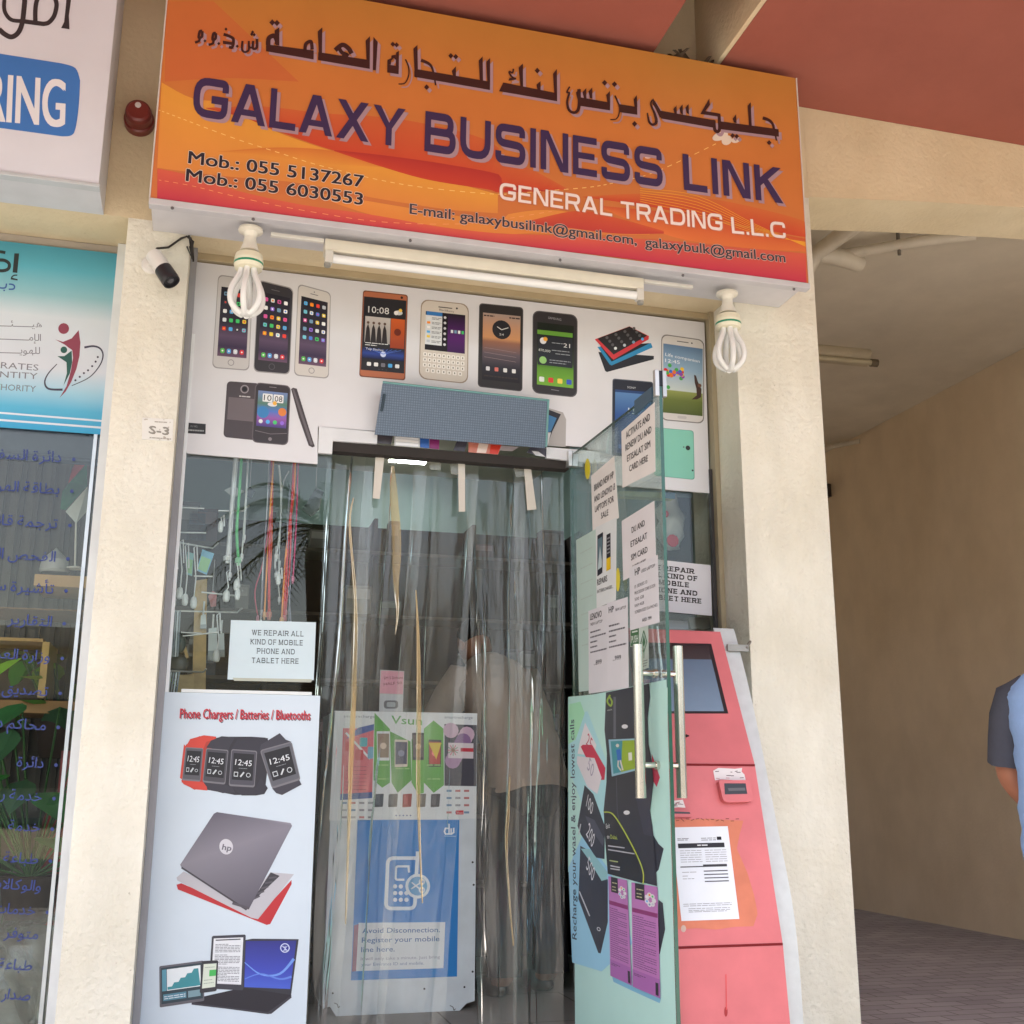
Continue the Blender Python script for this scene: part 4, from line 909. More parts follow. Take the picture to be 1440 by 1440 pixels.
# ================================================================== THE PHONE SHOP'S GLASS FRONT
DX0, DX1 = .416, 1.345
sw = thing('shop_window', (.13, GY, .13), 'glass pane left of the shop door with cables hanging behind it', 'window')
q = MB(); q.box(-.118, GY, .13, DX0-.003, GY+.01, 2.93, (255,255,255)); build('glass_pane', q, GLASS, sw)
q = MB(); q.box(-.141, GY-.07, .0, -.119, GY+.04, 2.938, (150,150,156)); q.box(-.1185, GY-.017, .13, -.107, GY-.0006, 2.62, (238,242,244)); build('frame', q, ALUW, sw)
sw2 = thing('shop_window', (1.66, GY, .13), 'glass pane right of the shop door behind the red machine', 'window')
q = MB(); q.box(DX1+.003, GY, .13, 1.95, GY+.01, 2.93, (255,255,255)); build('glass_pane', q, GLASS, sw2)
q = MB(); q.box(1.951, GY-.05, .0, 1.971, GY+.04, 2.938, (164,152,126)); q.box(1.938, GY-.02, .13, 1.9505, GY-.0006, 2.26, (60,58,58)); build('frame', q, ALUW, sw2)
q = MB(); q.box(-.1415, GY-.03, 2.9135, 1.9715, GY+.06, 2.9396, (176,160,130)); build('window_head', q, ALUW, bld)
q = MB(); q.box(-.118, GY-.02, 0, DX0, GY+.02, .1295, (150,150,150)); q.box(DX0, GY-.03, 0, DX1, GY+.03, .1292, (140,136,130)); q.box(DX1, GY-.02, 0, 1.95, GY+.02, .1295, (150,150,150)); tag(build('door_step', q, MATTE), 'low grey step under the shop window and doorway', 'step')
# ---- header poster with telephones
S = YP(GY-.012)
hp = thing('phone_poster', (.95, GY-.012, 2.2), 'white header poster printed with rows of mobile phones above the shop door', 'poster')
q = Art(S)
outl = [(273,368),(990.5,453.5),(998,693.5),(829,679),(826.5,629),(447,600),(446.5,652.5),(264,637.5),(258,630)]
f = [S.p(x,y,0) for x, y in outl]; q.prism([p+Vector((0,.0105,0)) for p in f], (0,-.0105,0), (222,222,226)); build('board', q, PRINT, hp)
def phone(Q, body, edge=None, rad=.09):
    a = Art(S, .0008); 
    if edge: a.rect(Q, -.02,-.012,1.02,1.012, edge, 0, rad)
    a.rect(Q, 0,0,1,1, body, 1, rad); return a
ICN = [(226,230,234),(196,204,214),(120,160,190),(90,180,240),(240,240,240),(250,150,40),(70,200,110),(230,70,60),(240,210,70),(150,110,220),(250,250,250),(80,130,220),(60,60,66),(220,90,160),(120,200,220)]
def icons(a, Q, rows, cols, s0, t0, s1, t1, L, rs, seed):
    rg = random.Random(seed)
    for r in range(rows):
        for c in range(cols):
            s = s0+(s1-s0)*(c+.5)/cols; t = t0+(t1-t0)*(r+.5)/rows; k = Q.w/Q.h
            a.rect(Q, s-rs, t-rs*k, s+rs, t+rs*k, rg.choice(ICN), L, rs*.5)
            if rg.random() < .6: a.ell(Q, s, t, rs*.5, rg.choice(ICN), L+1, n=8)
def tall_white(cr, pts, body, label, seed):
    Q = Quad(*K(cr, *pts)); a = phone(Q, body, (158,156,158), .14); D = Q.sub(.1,.115,.93,.875)
    a.grad(D, [(0,(34,34,44)),(.5,(44,38,54)),(.7,(96,78,104)),(.85,(62,50,78)),(1,(112,84,110))], 2)
    icons(a, D, 5, 4, .06,.03,.98,.66, 3, .066, seed)
    for k, c in enumerate(((90,200,90),(90,170,235),(220,226,236),(226,60,70))):
        a.rect(D, .1+k*.22,.885,.24+k*.22,.955, c, 3, .05); a.ell(D, .17+k*.22,.92,.03,(245,245,245),4, n=8)
    a.ring(Q, .5,.937,.09,.018, (140,138,142) if body[0] > 100 else (90,90,96), 2); a.rect(Q, .38,.06,.62,.068, (110,110,114), 2); a.ell(Q, .5,.035,.018,(70,70,76),2, n=8)
    tag(build('printed_phone', a, PRINT, hp), label, None)
tall_white('e', [(203,83),(345,104),(328,480),(178,468)], (206,204,204), 'white phone print with icon grid, leftmost', 1)
tall_white('e', [(372,105),(515,140),(499,497),(352,484)], (58,56,62), 'black phone print with icon grid', 2)
tall_white('e', [(540,122),(673,158),(664,514),(523,500)], (214,210,206), 'white phone print with icon grid beside the black one', 3)
# copper phone, 10:08
Q = Quad(*K('e', [(815,149),(997,168),(986,521),(799,505)])); a = phone(Q, (186,112,80), (120,70,50), .06)
a.rect(Q, .01,.06,.99,.93, (38,38,44), 2)
a.txt('10:08', Q(.12,.245), Q(.60,.245), 9.5, (226,226,226), 3); a.ell(Q, .82,.215,.09,(210,214,220),3, ry=.028); a.ell(Q, .76,.22,.05,(236,236,236),4, n=10); a.ell(Q,.86,.185,.04,(240,200,80),3,n=10)
D = Q.sub(.06,.29,.64,.60); a.grad(D, [(0,(196,190,186)),(1,(150,146,142))], 3)
for k in range(4):
    s = .12+k*.22; a.add([D(s-.1,1),D(s-.06,.45),D(s,.28),D(s+.07,.48),D(s+.12,1)], (44,38,40), 4); a.ell(D, s, .24, .055, (96,72,62), 5, n=10)
D = Q.sub(.65,.29,.97,.64); a.grad(D, [(0,(206,96,44)),(1,(150,60,30))], 3); a.ell(D,.5,.45,.25,(110,44,30),4)
D = Q.sub(.03,.66,.97,.79); a.grad(D, [(0,(24,30,60)),(.5,(46,70,150)),(1,(20,24,50))], 3); a.ell(D,.5,.5,.07,(210,220,250),4,n=10)
for k in range(9): a.stroke([D(.5,.5),D(.05+k*.11,0)], .4, (96,130,220), 4)
for k, c in enumerate(((235,235,235),(235,235,235),(120,120,130),(80,170,230),(230,230,230))): a.rect(Q, .14+k*.16,.83,.235+k*.16,.875, c, 3, .02)
a.txt('Blinkfeed'[0:0] or '- - -', Q(.4,.91), Q(.6,.91), 1.5, (130,130,136), 3); a.ell(Q,.88,.03,.03,(50,30,26),2,n=10)
a.lines(Q, [(.60,.08,.6),(.625,.08,.35)], (230,230,230), 4, .008, 2); a.txt('by Shirai Bear'[0:0] or 'Top Stories', Q(.1,.685), Q(.5,.688), 3, (230,230,230), 4)
tag(build('printed_phone', a, PRINT, hp), 'copper phone print showing 10:08', None)
# keyboard phone
Q = Quad(*K('e', [(1060,186),(1254,207),(1250,536),(1050,514)])); a = phone(Q, (212,204,194), (160,144,128), .16)
D = Q.sub(.09,.135,.945,.63); a.rect(D,0,0,1,1,(26,22,30),2); a.rect(D,.02,.0,.42,.10,(52,120,190),3); a.rect(D,.0,.10,.42,.86,(222,226,230),3)
for k in range(6): a.rect(D,.04,.14+k*.12,.12,.20+k*.12,ICN[(k*5)%12],4); a.lines(D,[(.15+k*.12,.16,.4),(.185+k*.12,.16,.36)],(120,126,134),4,.016,k)
a.grad(D.sub(.56,.0,1,1), [(0,(30,24,34)),(.6,(88,34,110)),(1,(60,20,80))], 3)
for k in range(6): a.ell(D,.49,.12+k*.14,.035,(220,220,226),4,n=8)
for k in range(4): a.rect(D,.64+.09*k,.42,.70+.09*k,.50,ICN[k*2],4)
for r in range(4):
    for c in range(9 if r < 3 else 7): 
        s = .06+c*.1 if r < 3 else .12+c*.115; t = .665+r*.068; a.rect(Q, s, t, s+.082, t+.050, (238,234,228), 2, .02); a.rect(Q, s+.03, t+.014, s+.052, t+.036, (110,104,100), 3)
a.rect(Q,.36,.06,.66,.072,(60,56,56),2); a.ell(Q,.76,.06,.022,(40,38,40),2,n=10); a.txt('BlackBerry', Q(.38,.112), Q(.70,.118), 3, (90,84,82), 2)
tag(build('printed_phone', a, PRINT, hp), 'silver phone print with a keyboard', None)
# black phone with a clock over a sunset
Q = Quad(*K('g', [(105,203),(284,221),(280,568),(99,548)])); a = phone(Q, (48,46,48), (78,76,78), .08); D = Q.sub(.075,.10,.955,.915)
a.grad(D, [(0,(170,150,140)),(.18,(196,150,120)),(.36,(206,150,104)),(.42,(150,104,86)),(.6,(96,84,92)),(.8,(44,44,54)),(1,(30,30,36))], 2)
a.ell(D,.5,.23,.25,(40,40,46),3); a.stroke([D(.5,.23),D(.38,.19)],1,(230,230,230),4); a.stroke([D(.5,.23),D(.68,.19)],1,(230,230,230),4); a.txt('24', D(.44,.315), D(.56,.317), 3, (220,220,220), 4)
for k, c in enumerate(((220,220,226),(214,120,110),(226,226,226),(226,226,226))): a.rect(D,.10+k*.23,.80,.20+k*.23,.86,c,3,.02)
for k in range(3): a.stroke([D(.05,.52+k*.07),D(.9,.55+k*.07)],.5,(150,130,130),3)
a.lines(D,[(.03,.02,.3),(.03,.7,.98),(.93,.05,.95)],(60,50,48),3,.02,4); tag(build('printed_phone', a, PRINT, hp), 'black phone print with a clock over a sunset', None)
# black phone with green wallpaper
Q = Quad(*K('g', [(331,233),(513,253),(511,594),(328,574)])); a = phone(Q, (52,50,54), (90,88,92), .15); D = Q.sub(.09,.13,.93,.90)
a.grad(D, [(0,(24,34,26)),(.3,(30,34,34)),(.62,(50,66,40)),(.72,(96,150,50)),(1,(120,178,60))], 2); a.rect(D,0,.12,.97,.19,(104,160,60),3); a.rect(D,.02,.21,.97,.68,(40,44,52),3)
a.ell(D,.16,.29,.09,(226,226,230),4); a.ell(D,.22,.26,.06,(240,170,60),4); a.txt('21', D(.72,.36), D(.90,.362), 6, (230,230,230), 4); a.txt('870,000', D(.04,.46), D(.36,.468), 3.6, (210,214,210), 4); a.ell(D,.16,.60,.1,(150,200,120),4)
a.lines(D,[(.30,.4,.7),(.42,.4,.9),(.47,.5,.9),(.58,.34,.92),(.62,.34,.8)],(150,154,160),4,.013,5)
for k, c in enumerate(((230,240,230),(220,70,60),(236,210,90),(60,90,190))): a.rect(D,.06+k*.25,.87,.2+k*.25,.95,c,4,.03)
a.txt('SAMSUNG', Q(.34,.075), Q(.64,.082), 3.2, (170,170,174), 2); a.stroke([Q(.42,.945),Q(.6,.95)],1,(130,130,134),2); tag(build('printed_phone', a, PRINT, hp), 'black phone print with a green wallpaper', None)
# stack of three slates
a = Art(S, .0008)
a.add(K('g', 604,405, 838,422, 838,436, 640,490, 632,484), (40,42,50), 0); a.add(K('g', 600,384, 826,368, 833,386, 660,462, 652,458), (50,140,190), 1); a.add(K('g', 612,380, 822,368, 660,446), (34,36,42), 1)
a.add(K('g', 589,352, 735,297, 817,338, 816,352, 668,438, 660,432), (206,62,70), 2); a.add(K('g', 600,349, 735,298, 810,337, 668,416), (40,38,42), 3)
for r in range(4):
    for c in range(4):
        x = 640+c*38+r*-6; y = 345-c*13+r*15; a.disc(*K('g',(x+r*18,y))[0], 2.2, ICN[(r*4+c)%12] if r == 3 else (96,94,98), 4, n=8)
tag(build('printed_tablets', a, PRINT, hp), 'print of a red, a blue and a black slate in a stack', None)
# white phone with balloons
Q = Quad(*K('g', [(873,333),(1047,358),(1046,704),(871,688)])); a = phone(Q, (216,212,210), (130,126,126), .14); D = Q.sub(.03,.10,.985,.92)
a.grad(D, [(0,(98,128,162)),(.35,(150,180,206)),(.66,(206,216,214)),(.67,(150,160,90)),(.8,(110,124,60)),(1,(84,98,48))], 2)
a.txt('Life companion', D(.05,.175), D(.92,.215), 4.6, (242,244,246), 3); a.txt('12:45', D(.05,.265), D(.42,.27), 5, (242,244,246), 3)
rg = random.Random(8); BAL = [(214,44,52),(240,196,40),(60,110,210),(70,170,80),(240,120,40),(150,70,170)]
for k in range(30): a.ell(D, rg.uniform(.03,.5), .42+rg.gauss(0,.055), .05, BAL[k%6], 3, n=10)
a.add([D(.78,.40),D(.83,.41),D(.88,.5),D(.97,.6),D(.96,.72),D(.86,.76),D(.72,.77),D(.85,.70),D(.84,.6),D(.8,.52)], (70,50,44), 3); a.ell(D,.92,.55,.05,(120,84,66),4,n=10)
a.rect(Q,.36,.045,.64,.055,(90,88,90),2); a.ell(Q,.72,.05,.02,(60,60,64),2,n=8); a.rect(Q,.38,.94,.6,.975,(196,192,192),2,.03); tag(build('printed_phone', a, PRINT, hp), 'white phone print with balloons over a field', None)
# blue phone and mint phone on the right
Q = Quad(*K('g', [(667,521),(832,535),(830,850),(664,838)])); a = phone(Q, (40,44,56), (80,86,100), .06); D = Q.sub(.05,.13,.97,.97)
a.grad(D, [(0,(96,140,190)),(.4,(44,84,150)),(1,(22,44,100))], 2); a.txt('SONY', Q(.36,.10), Q(.58,.104), 3, (200,204,210), 2); a.txt('15', D(.36,.36), D(.6,.37), 8, (226,234,244), 3); a.rect(D,0,.0,1,.04,(40,70,120),3)
for k in range(3): a.rect(D,.1+k*.3,.86,.24+k*.3,.93,(70,110,180),3,.03)
tag(build('printed_phone', a, PRINT, hp), 'dark blue phone print behind the open door', None)
Q = Quad(*K('g', [(842,725),(1003,739),(1007,942),(842,925)])); a = phone(Q, (134,204,184), (110,170,154), .07); a.ell(Q,.86,.36,.06,(40,44,44),2); a.ell(Q,.75,.35,.02,(90,110,100),2,n=8); a.ell(Q,.97,.82,.025,(40,44,44),2,n=8)
tag(build('printed_phone', a, PRINT, hp), 'mint green phone back print', None)
# 10:08 trio lower left
a = Art(S, .0008)
Qb = Quad(*K('e', [(238,528),(376,538),(360,778),(222,764)])); a.rect(Qb,0,0,1,1,(74,66,70),0,.12); a.rect(Qb,.08,.28,.9,.68,(110,100,104),1); a.ring(Qb,.55,.12,.13,.035,(150,142,146),1); a.ell(Qb,.55,.12,.07,(30,28,32),2); a.lines(Qb,[(.24,.4,.75)],(200,196,196),1,.02)
Qc = Quad(*K('e', [(357,533),(507,548),(495,800),(341,786)])); a.rect(Qc,0,0,1,1,(96,88,92),2,.14); a.rect(Qc,.03,.015,.97,.985,(56,50,54),3,.13); D = Qc.sub(.1,.13,.92,.72)
a.grad(D, [(0,(120,140,190)),(.35,(90,130,110)),(.55,(80,120,200)),(.75,(150,90,170)),(1,(70,60,130))], 4); a.ell(D,.85,.55,.14,(220,130,60),5); a.ell(D,.2,.6,.2,(60,130,190),5)
a.rect(D,.16,.07,.50,.30,(232,232,232),5,.03); a.rect(D,.53,.07,.87,.30,(232,232,232),5,.03); a.txt('10', D(.2,.265), D(.46,.268), 8.5, (40,40,46), 6); a.txt('08', D(.57,.268), D(.83,.27), 8.5, (40,40,46), 6)
a.ell(D,.5,.36,.16,(226,226,230),6,ry=.06); a.ell(D,.58,.32,.07,(240,180,70),6)
for k in range(4): a.ell(D,.14+k*.24,.86,.07,ICN[k*3],6,n=10)
a.stroke([Qc(.08,.80),Qc(.5,.835),Qc(.95,.80)],.8,(120,112,116),4); a.ell(Qc,.5,.92,.05,(130,122,126),4); a.rect(Qc,.4,.05,.6,.06,(140,134,138),4)
a.add(K('e', 508,562, 516,556, 532,560, 600,780, 608,803, 598,808, 582,800, 540,680), (70,62,66), 1); a.add(K('e', 512,564, 520,560, 600,795, 590,798), (104,96,100), 2)
a.add(K('e', 215,765, 300,790, 600,806, 560,800, 400,802, 250,778), (196,194,198), -1) if False else None
tag(build('printed_phone', a, PRINT, hp), 'print of a dark phone showing 10:08 from the back, front and side', None)
# partly covered pictures over the doorway
a = Art(S, .0008)
a.add(K('g', 388,640, 455,660, 468,690, 466,806, 388,800), (176,172,170), 0); a.add(K('g', 388,646, 446,668, 410,740, 388,800), (44,44,52), 1); a.add(K('g', 388,668, 428,684, 404,740, 388,745), (70,130,180), 2); a.add(K('g', 388,745, 404,745, 390,800, 388,800), (222,222,222), 2)
a.add(K('e', 873,748, 940,752, 930,795, 870,790), (64,60,66), 0)
Q = Quad(*K('e', [(944,752),(1050,762),(1050,808),(944,800)])); a.rect(Q,0,0,1,1,(206,206,210),0)
for r in range(3): a.rect(Q,.05,.1+r*.3,.95,.3+r*.3,(236,236,238),1)
Q = Quad(*K('e', [(1052,762),(1090,766),(1090,812),(1052,808)])); a.rect(Q,0,0,1,1,(52,96,170),0); Q = Quad(*K('e', [(1092,766),(1134,770),(1132,816),(1092,812)])); a.rect(Q,0,0,1,1,(130,44,104),0)
a.add(K('e', 1208,778, 1252,782, 1240,826, 1192,820), (66,64,74), 0); a.add(K('e', 1256,784, 1400,796, 1380,838, 1256,828), (196,120,104), 0); a.add(K('e', 1300,790, 1340,794, 1330,832, 1290,830), (226,206,196), 1); a.add(K('e', 1350,796, 1395,798, 1380,836, 1345,834), (206,60,44), 1)
a.add(K('g', 190,800, 270,806, 240,824, 160,818), (170,160,166), 0); a.add(K('g', 318,806, 384,812, 384,850, 300,830), (70,70,82), 0); a.add(K('g', 322,822, 352,826, 382,848, 340,842), (206,206,210), 1)
tag(build('printed_phone', a, PRINT, hp), 'cut off phone prints behind the mesh sheet over the doorway', None)
Q = Quad(*K('e', [(55,702),(148,709),(147,752),(52,747)])); a = Art(S, .0008); a.rect(Q,0,0,1,1,(36,34,36),0); a.txt('DU NO.', Q(.32,.40), Q(.64,.40), 3, (150,150,150), 1); a.lines(Q,[(.62,.08,.92)],(160,160,160),1,.14)
tag(build('black_sticker', a, PRINT), 'small black sticker on the left edge of the phone poster', 'sticker')
# ---- door head
dh = bld
S2 = YP(GY-.02)
for f in (K('e', 626,720, 872,742, 871,792, 684,779, 681,834, 622,830), K('g', 386,806, 580,822, 580,874, 470,862, 386,852)):
    q = MB(); q.prism([S2.p(*p) for p in f], (0,.018,0), (222,224,227)); build('door_plate', q, ALUW, dh, bevel=.001)
q = MB(); f = [YP(GY-.006).p(*p) for p in ((468,620),(800,648),(800,660),(468,634))]; q.prism(f, (0,.05,0), (60,56,54)); build('door_head_gap', q, MATTE, dh)  # dark strip standing for the shaded gap between door head and curtain
# ---- blue-grey mesh sheet on glass
S3 = YP(GY-.075)
q = Art(S3); pts = K('e', [(889,548)])+K('g', [(383,624),(386,804)])+K('e', [(864,745)]); f = [S3.p(*p) for p in pts]
f[0] += Vector((0,-.03,0)); f[1] += Vector((0,-.03,0)); f[2] += Vector((0,.02,0)); f[3] += Vector((0,.02,0))
MESH = mat('blue_mesh', .5, .35, base=(88,116,134), noise=.05)
t_ = MESH.node_tree; b_ = t_.nodes['Principled BSDF']; tc_ = t_.nodes.new('ShaderNodeTexCoord'); ck = t_.nodes.new('ShaderNodeTexBrick'); ck.inputs['Scale'].default_value = 1; ck.inputs['Brick Width'].default_value = .009; ck.inputs['Row Height'].default_value = .009; ck.inputs['Mortar Size'].default_value = .0012; ck.offset = 0
ck.inputs['Color1'].default_value = lin((112,128,146)); ck.inputs['Color2'].default_value = lin((106,122,140)); ck.inputs['Mortar'].default_value = lin((88,102,120))
mp_ = t_.nodes.new('ShaderNodeMapping'); mp_.inputs['Rotation'].default_value = (R_(90),0,0); t_.links.new(tc_.outputs['Object'], mp_.inputs[0]); t_.links.new(mp_.outputs[0], ck.inputs['Vector']); t_.links.new(ck.outputs[0], b_.inputs['Base Color'])
q.prism(f, (0,.006,0), (90,118,136)); ms = thing('mesh_sheet', (.88, GY-.07, 2.35), 'blue grey mesh covered sheet propped over the shop door', 'panel'); build('sheet', q, MESH, ms)
q = MB(); e0, e1, e2, e3 = f
for (p0, p1) in ((e0,e1),(e1,e2)): q.tube([p0+Vector((0,-.002,.004)), p1+Vector((.004,-.002,.004))], .0045, (110,160,160), 6)
q.tube([e0*.85+e3*.15+Vector((.012,-.003,-.012)), e0*.45+e3*.55+Vector((.012,-.003,0))], .005, (46,66,80), 4); build('edge_strip', q, PLAST, ms)
# ---- lower left poster
S = YP(GY-.02)
lp = thing('accessory_poster', (.1, GY-.02, .14), 'tall pale poster of watches and laptops standing at the lower left of the shop front', 'poster')
p_tl, p_tr, p_br, p_bl = S.p(229,973), S.p(450.5,976.5), S.p(427,1440), S.p(189,1440)
xl, xr = p_tl.x, p_tr.x
q = MB(); q.box(xl, GY-.02, .135, xr, GY-.003, p_tl.z, (206,218,228)); q.box(xl+.06, GY-.022, p_tl.z+.0005, xr-.03, GY-.004, p_tl.z+.012, (226,230,230)); build('board', q, PRINT, lp, bevel=.001)
a = Art(S, .0008); a.txt('Phone Chargers / Batteries / Bluetooths', K('k',(218,150))[0], K('k',(768,157))[0], 14.5, (196,40,56), 2, bold=.012, sh=(.10,.10,(70,60,74)))
build('poster_lettering', a, PRINT, lp)
a = Art(S, .0006); a.add(K('k', 320,245, 395,228, 452,228, 520,228, 590,234, 592,330, 580,440, 560,472, 450,474, 400,464, 322,450), (50,48,56), 0); a.add(K('k', 244,262, 300,226, 360,226, 372,240, 340,300, 330,440, 280,452, 226,420), (176,60,52), 0); build('watch_bands', a, PRINT, lp)
def watch(body, band, pts, tl, label, bandpoly, icon=True):
    a = Art(S, .0008 + wcount[0]*.0004); wcount[0] += 1
    for bp_ in bandpoly: a.add(K('k', *bp_), band, 0)
    Q = Quad(*K('k', pts)); a.rect(Q,0,0,1,1,(120,118,124),1,.08); a.rect(Q,.03,.03,.97,.95,body,2,.06); D = Q.sub(.1,.1,.9,.82); a.rect(D,0,0,1,1,(34,34,40),3)
    a.txt('12:45', D(.1,.44), D(.9,.46), 8.5, (226,228,232), 4); a.lines(D,[(.55,.3,.7)],(140,142,148),4,.02)
    a.rect(D,.08,.70,.28,.88,(200,204,208),4); a.rect(D,.11,.73,.25,.85,(34,34,40),5); a.stroke([D(.40,.88),D(.56,.70)],2.2,(200,204,208),4); a.ring(D,.78,.80,.11,.03,(200,204,208),4)
    tag(build('printed_watch', a, PRINT, lp), label, None)
wcount = [0]
watch((90,88,96), (206,70,58), [(243,272),(318,276),(305,418),(228,412)], 0, 'print of a watch with an orange band', [(243,272, 262,238, 320,222, 372,228, 372,238, 330,250, 318,280), (228,408, 219,402, 236,260, 246,270), (224,410, 305,418, 330,425, 335,455, 280,450, 234,428)])
watch((74,72,80), (58,56,66), [(330,276),(424,284),(410,430),(314,420)], 0, 'print of a watch with a black band', [(330,274, 350,244, 395,226, 452,230, 430,268, 424,286), (318,420, 410,430, 440,440, 452,464, 400,466, 340,450)])
watch((78,76,86), (54,52,62), [(436,280),(545,288),(534,442),(425,436)], 0, 'print of a wider watch with a black band', [(436,280, 462,238, 520,228, 580,232, 590,260, 560,300, 545,300), (430,436, 540,442, 560,400, 590,445, 575,470, 540,476, 480,476)])
watch((96,96,104), (64,62,72), [(556,285),(690,248),(728,410),(608,448)], 0, 'print of a grey watch tilted to the right', [(556,285, 560,262, 640,213, 665,240, 690,250), (608,446, 722,410, 732,430, 650,474, 625,466)])
a = Art(S, .0008)
a.add(K('k', 205,852, 225,846, 550,985, 690,832, 690,850, 600,1018, 585,1022, 210,872), (184,44,52), 0); a.add(K('k', 205,822, 235,796, 500,930, 600,800, 700,808, 548,998, 520,992, 208,834), (186,184,190), 1)
a.add(K('k', 520,925, 602,800, 640,815, 545,905), (60,58,66), 2)
for r in range(5): a.stroke(K('k', 530+r*16,912-r*22, 556+r*18,900-r*20), 2.4, (84,82,90), 3)
lid = K('k', 362,553, 375,546, 686,592, 692,604, 512,952, 500,958, 226,780, 220,768); cols = [(92,88,100),(98,94,106),(150,146,158),(132,128,140),(84,80,92),(88,84,96),(128,124,134),(136,132,142)]
z_ = a.wz(3); a.face([S.p(x,y,z_) for x,y in lid], cols); a.stroke(K('k', 226,780, 500,958), 2.4, (66,62,70), 4); a.stroke(K('k', 440,930, 512,952), 3.5, (84,80,88), 4)
a.disc(*K('k',(414,692))[0], 9.6, (206,204,210), 5, 11, rot=-10); a.txt('hp', K('k',(396,704))[0], K('k',(434,710))[0], 8.5, (110,106,118), 6, bold=.03)
tag(build('printed_laptops', a, PRINT, lp), 'print of a grey laptop leaning open on a red one', None)
a = Art(S, .0008)
a.add(K('k', 492,1086, 525,1080, 720,1082, 688,1318, 486,1288), (50,50,60), 0); Q = Quad(*K('k', [(497,1090),(710,1088),(684,1292),(490,1284)])); a.grad(Q, [(0,(44,48,130)),(.6,(58,70,176)),(1,(70,96,200))], 1)
a.stroke(smooth_path(K('k', 492,1180, 560,1230, 640,1228, 700,1165)), [1,4], (110,150,225), 2); a.stroke(smooth_path(K('k', 492,1250, 560,1228, 640,1250, 690,1240)), [1,3], (96,130,215), 2); a.ring(Quad(*K('k', [(642,1098),(682,1098),(682,1140),(642,1140)])), .5,.5,.5,.1,(206,214,240),2)
for k in range(4): a.stroke(K('k', 648+k*8,1110, 676-k*7,1132), .7, (206,214,240), 3)
a.add(K('k', 290,1330, 486,1286, 690,1318, 684,1330, 604,1396, 590,1398, 268,1356, 268,1345), (38,36,46), 2); a.add(K('k', 268,1350, 590,1390, 688,1320, 690,1328, 604,1397, 268,1358), (60,58,68), 3)
Q = Quad(*K('k', [(354,1068),(497,1062),(486,1298),(340,1290)])); a.rect(Q,0,0,1,1,(60,60,70),4,.05); a.rect(Q,.06,.05,.93,.90,(226,228,232),5); a.stroke([Q(.12,.085),Q(.85,.08)],1.6,(50,50,58),6)
a.lines(Q, [(.16+.028*i+(.03 if i > 5 else 0)+(.03 if i > 12 else 0), .12, .86 if i % 6 else .5) for i in range(23)], (120,122,130), 6, .012, 3); a.lines(Q,[(.88,.2,.85)],(220,220,226),6,.02)
Q = Quad(*K('k', [(132,1196),(318,1172),(322,1342),(134,1370)])); a.rect(Q,0,0,1,1,(96,94,102),4,.03); a.rect(Q,.04,.05,.97,.93,(46,62,72),5); a.rect(Q,.17,.10,.93,.62,(226,232,234),6); a.rect(Q,.06,.1,.16,.62,(90,150,170),6)
pl = [Q(.18,.60)]+[Q(.18+.05*i,.56-.03*i+.03*((i*7)%3-1)) for i in range(15)]+[Q(.92,.60)]; a.add(pl, (60,140,150), 7); a.rect(Q,.08,.70,.60,.86,(80,130,150),6); a.rect(Q,.64,.70,.92,.86,(120,150,160),6); a.lines(Q,[(.75,.1,.58),(.80,.1,.58)],(210,220,226),7,.02)
Q = Quad(*K('k', [(312,1174),(381,1170),(374,1300),(302,1310)])); a.rect(Q,0,0,1,1,(52,52,60),8,.1); a.rect(Q,.12,.1,.9,.86,(214,222,206),9); a.rect(Q,.5,.3,.9,.5,(70,180,90),10); a.lines(Q,[(.2,.2,.8),(.6,.2,.7),(.7,.2,.8)],(150,160,150),10,.02)
tag(build('printed_tablets', a, PRINT, lp), 'print of a laptop with tablets and a phone', None)
# ---- repair notices
def sheet(name, surf, pts, fn, label, col=(224,226,228), w=.002, thick=.0006, m=None, cat='paper'):
    Q = Quad(*pts); q = Art(surf, w+.0003); f = [surf.p(*p) for p in pts]; q.prism([p+surf.n*(w-thick) for p in f], surf.n*thick, col)
    fn(q, Q); return tag(build(name, q, m or PAPER), label, cat)
def rep(a, Q):
    c = (58,64,72)
    for s, (s0, s1, t) in (('WE REPAIR ALL',(.255,.86,.245)),('KIND OF MOBILE',(.245,.855,.40)),('PHONE AND',(.325,.765,.555)),('TABLET HERE',(.27,.815,.715))):
        a.sq(s, Q(s0,t), Q(s1,t+.006), 7.4, c, 2, t=.15, gap=.34, slab=.13)
    a.add([Q(.06,.97),Q(.98,.985),Q(.97,1.04),Q(.08,1.02)], (186,190,176), 3)
sheet('repair_notice', YP(GY), K('j', [(397,955),(850,967),(838,1275),(378,1272)]), rep, 'pale repair notice taped inside a cable filled window left of the door', (206,222,228))
def rep2(a, Q):
    c = (44,40,42)
    for s, (s0, s1, t) in (('WE REPAIR',(.06,.74,.20)),('ALL KIND OF',(.02,.79,.34)),('MOBILE',(.20,.66,.48)),('PHONE AND',(.06,.78,.63)),('TABLET HERE',(.01,.84,.775))):
        a.sq(s, Q(s0,t), Q(s1,t+.006), 7.0, c, 2, t=.23, gap=.30, slab=.2)
sheet('repair_notice', YP(GY), [(906,785),(999,795),(1001,866),(909,858)], rep2, 'white repair notice in heavy slab capitals on the window above the red machine', (226,226,232))
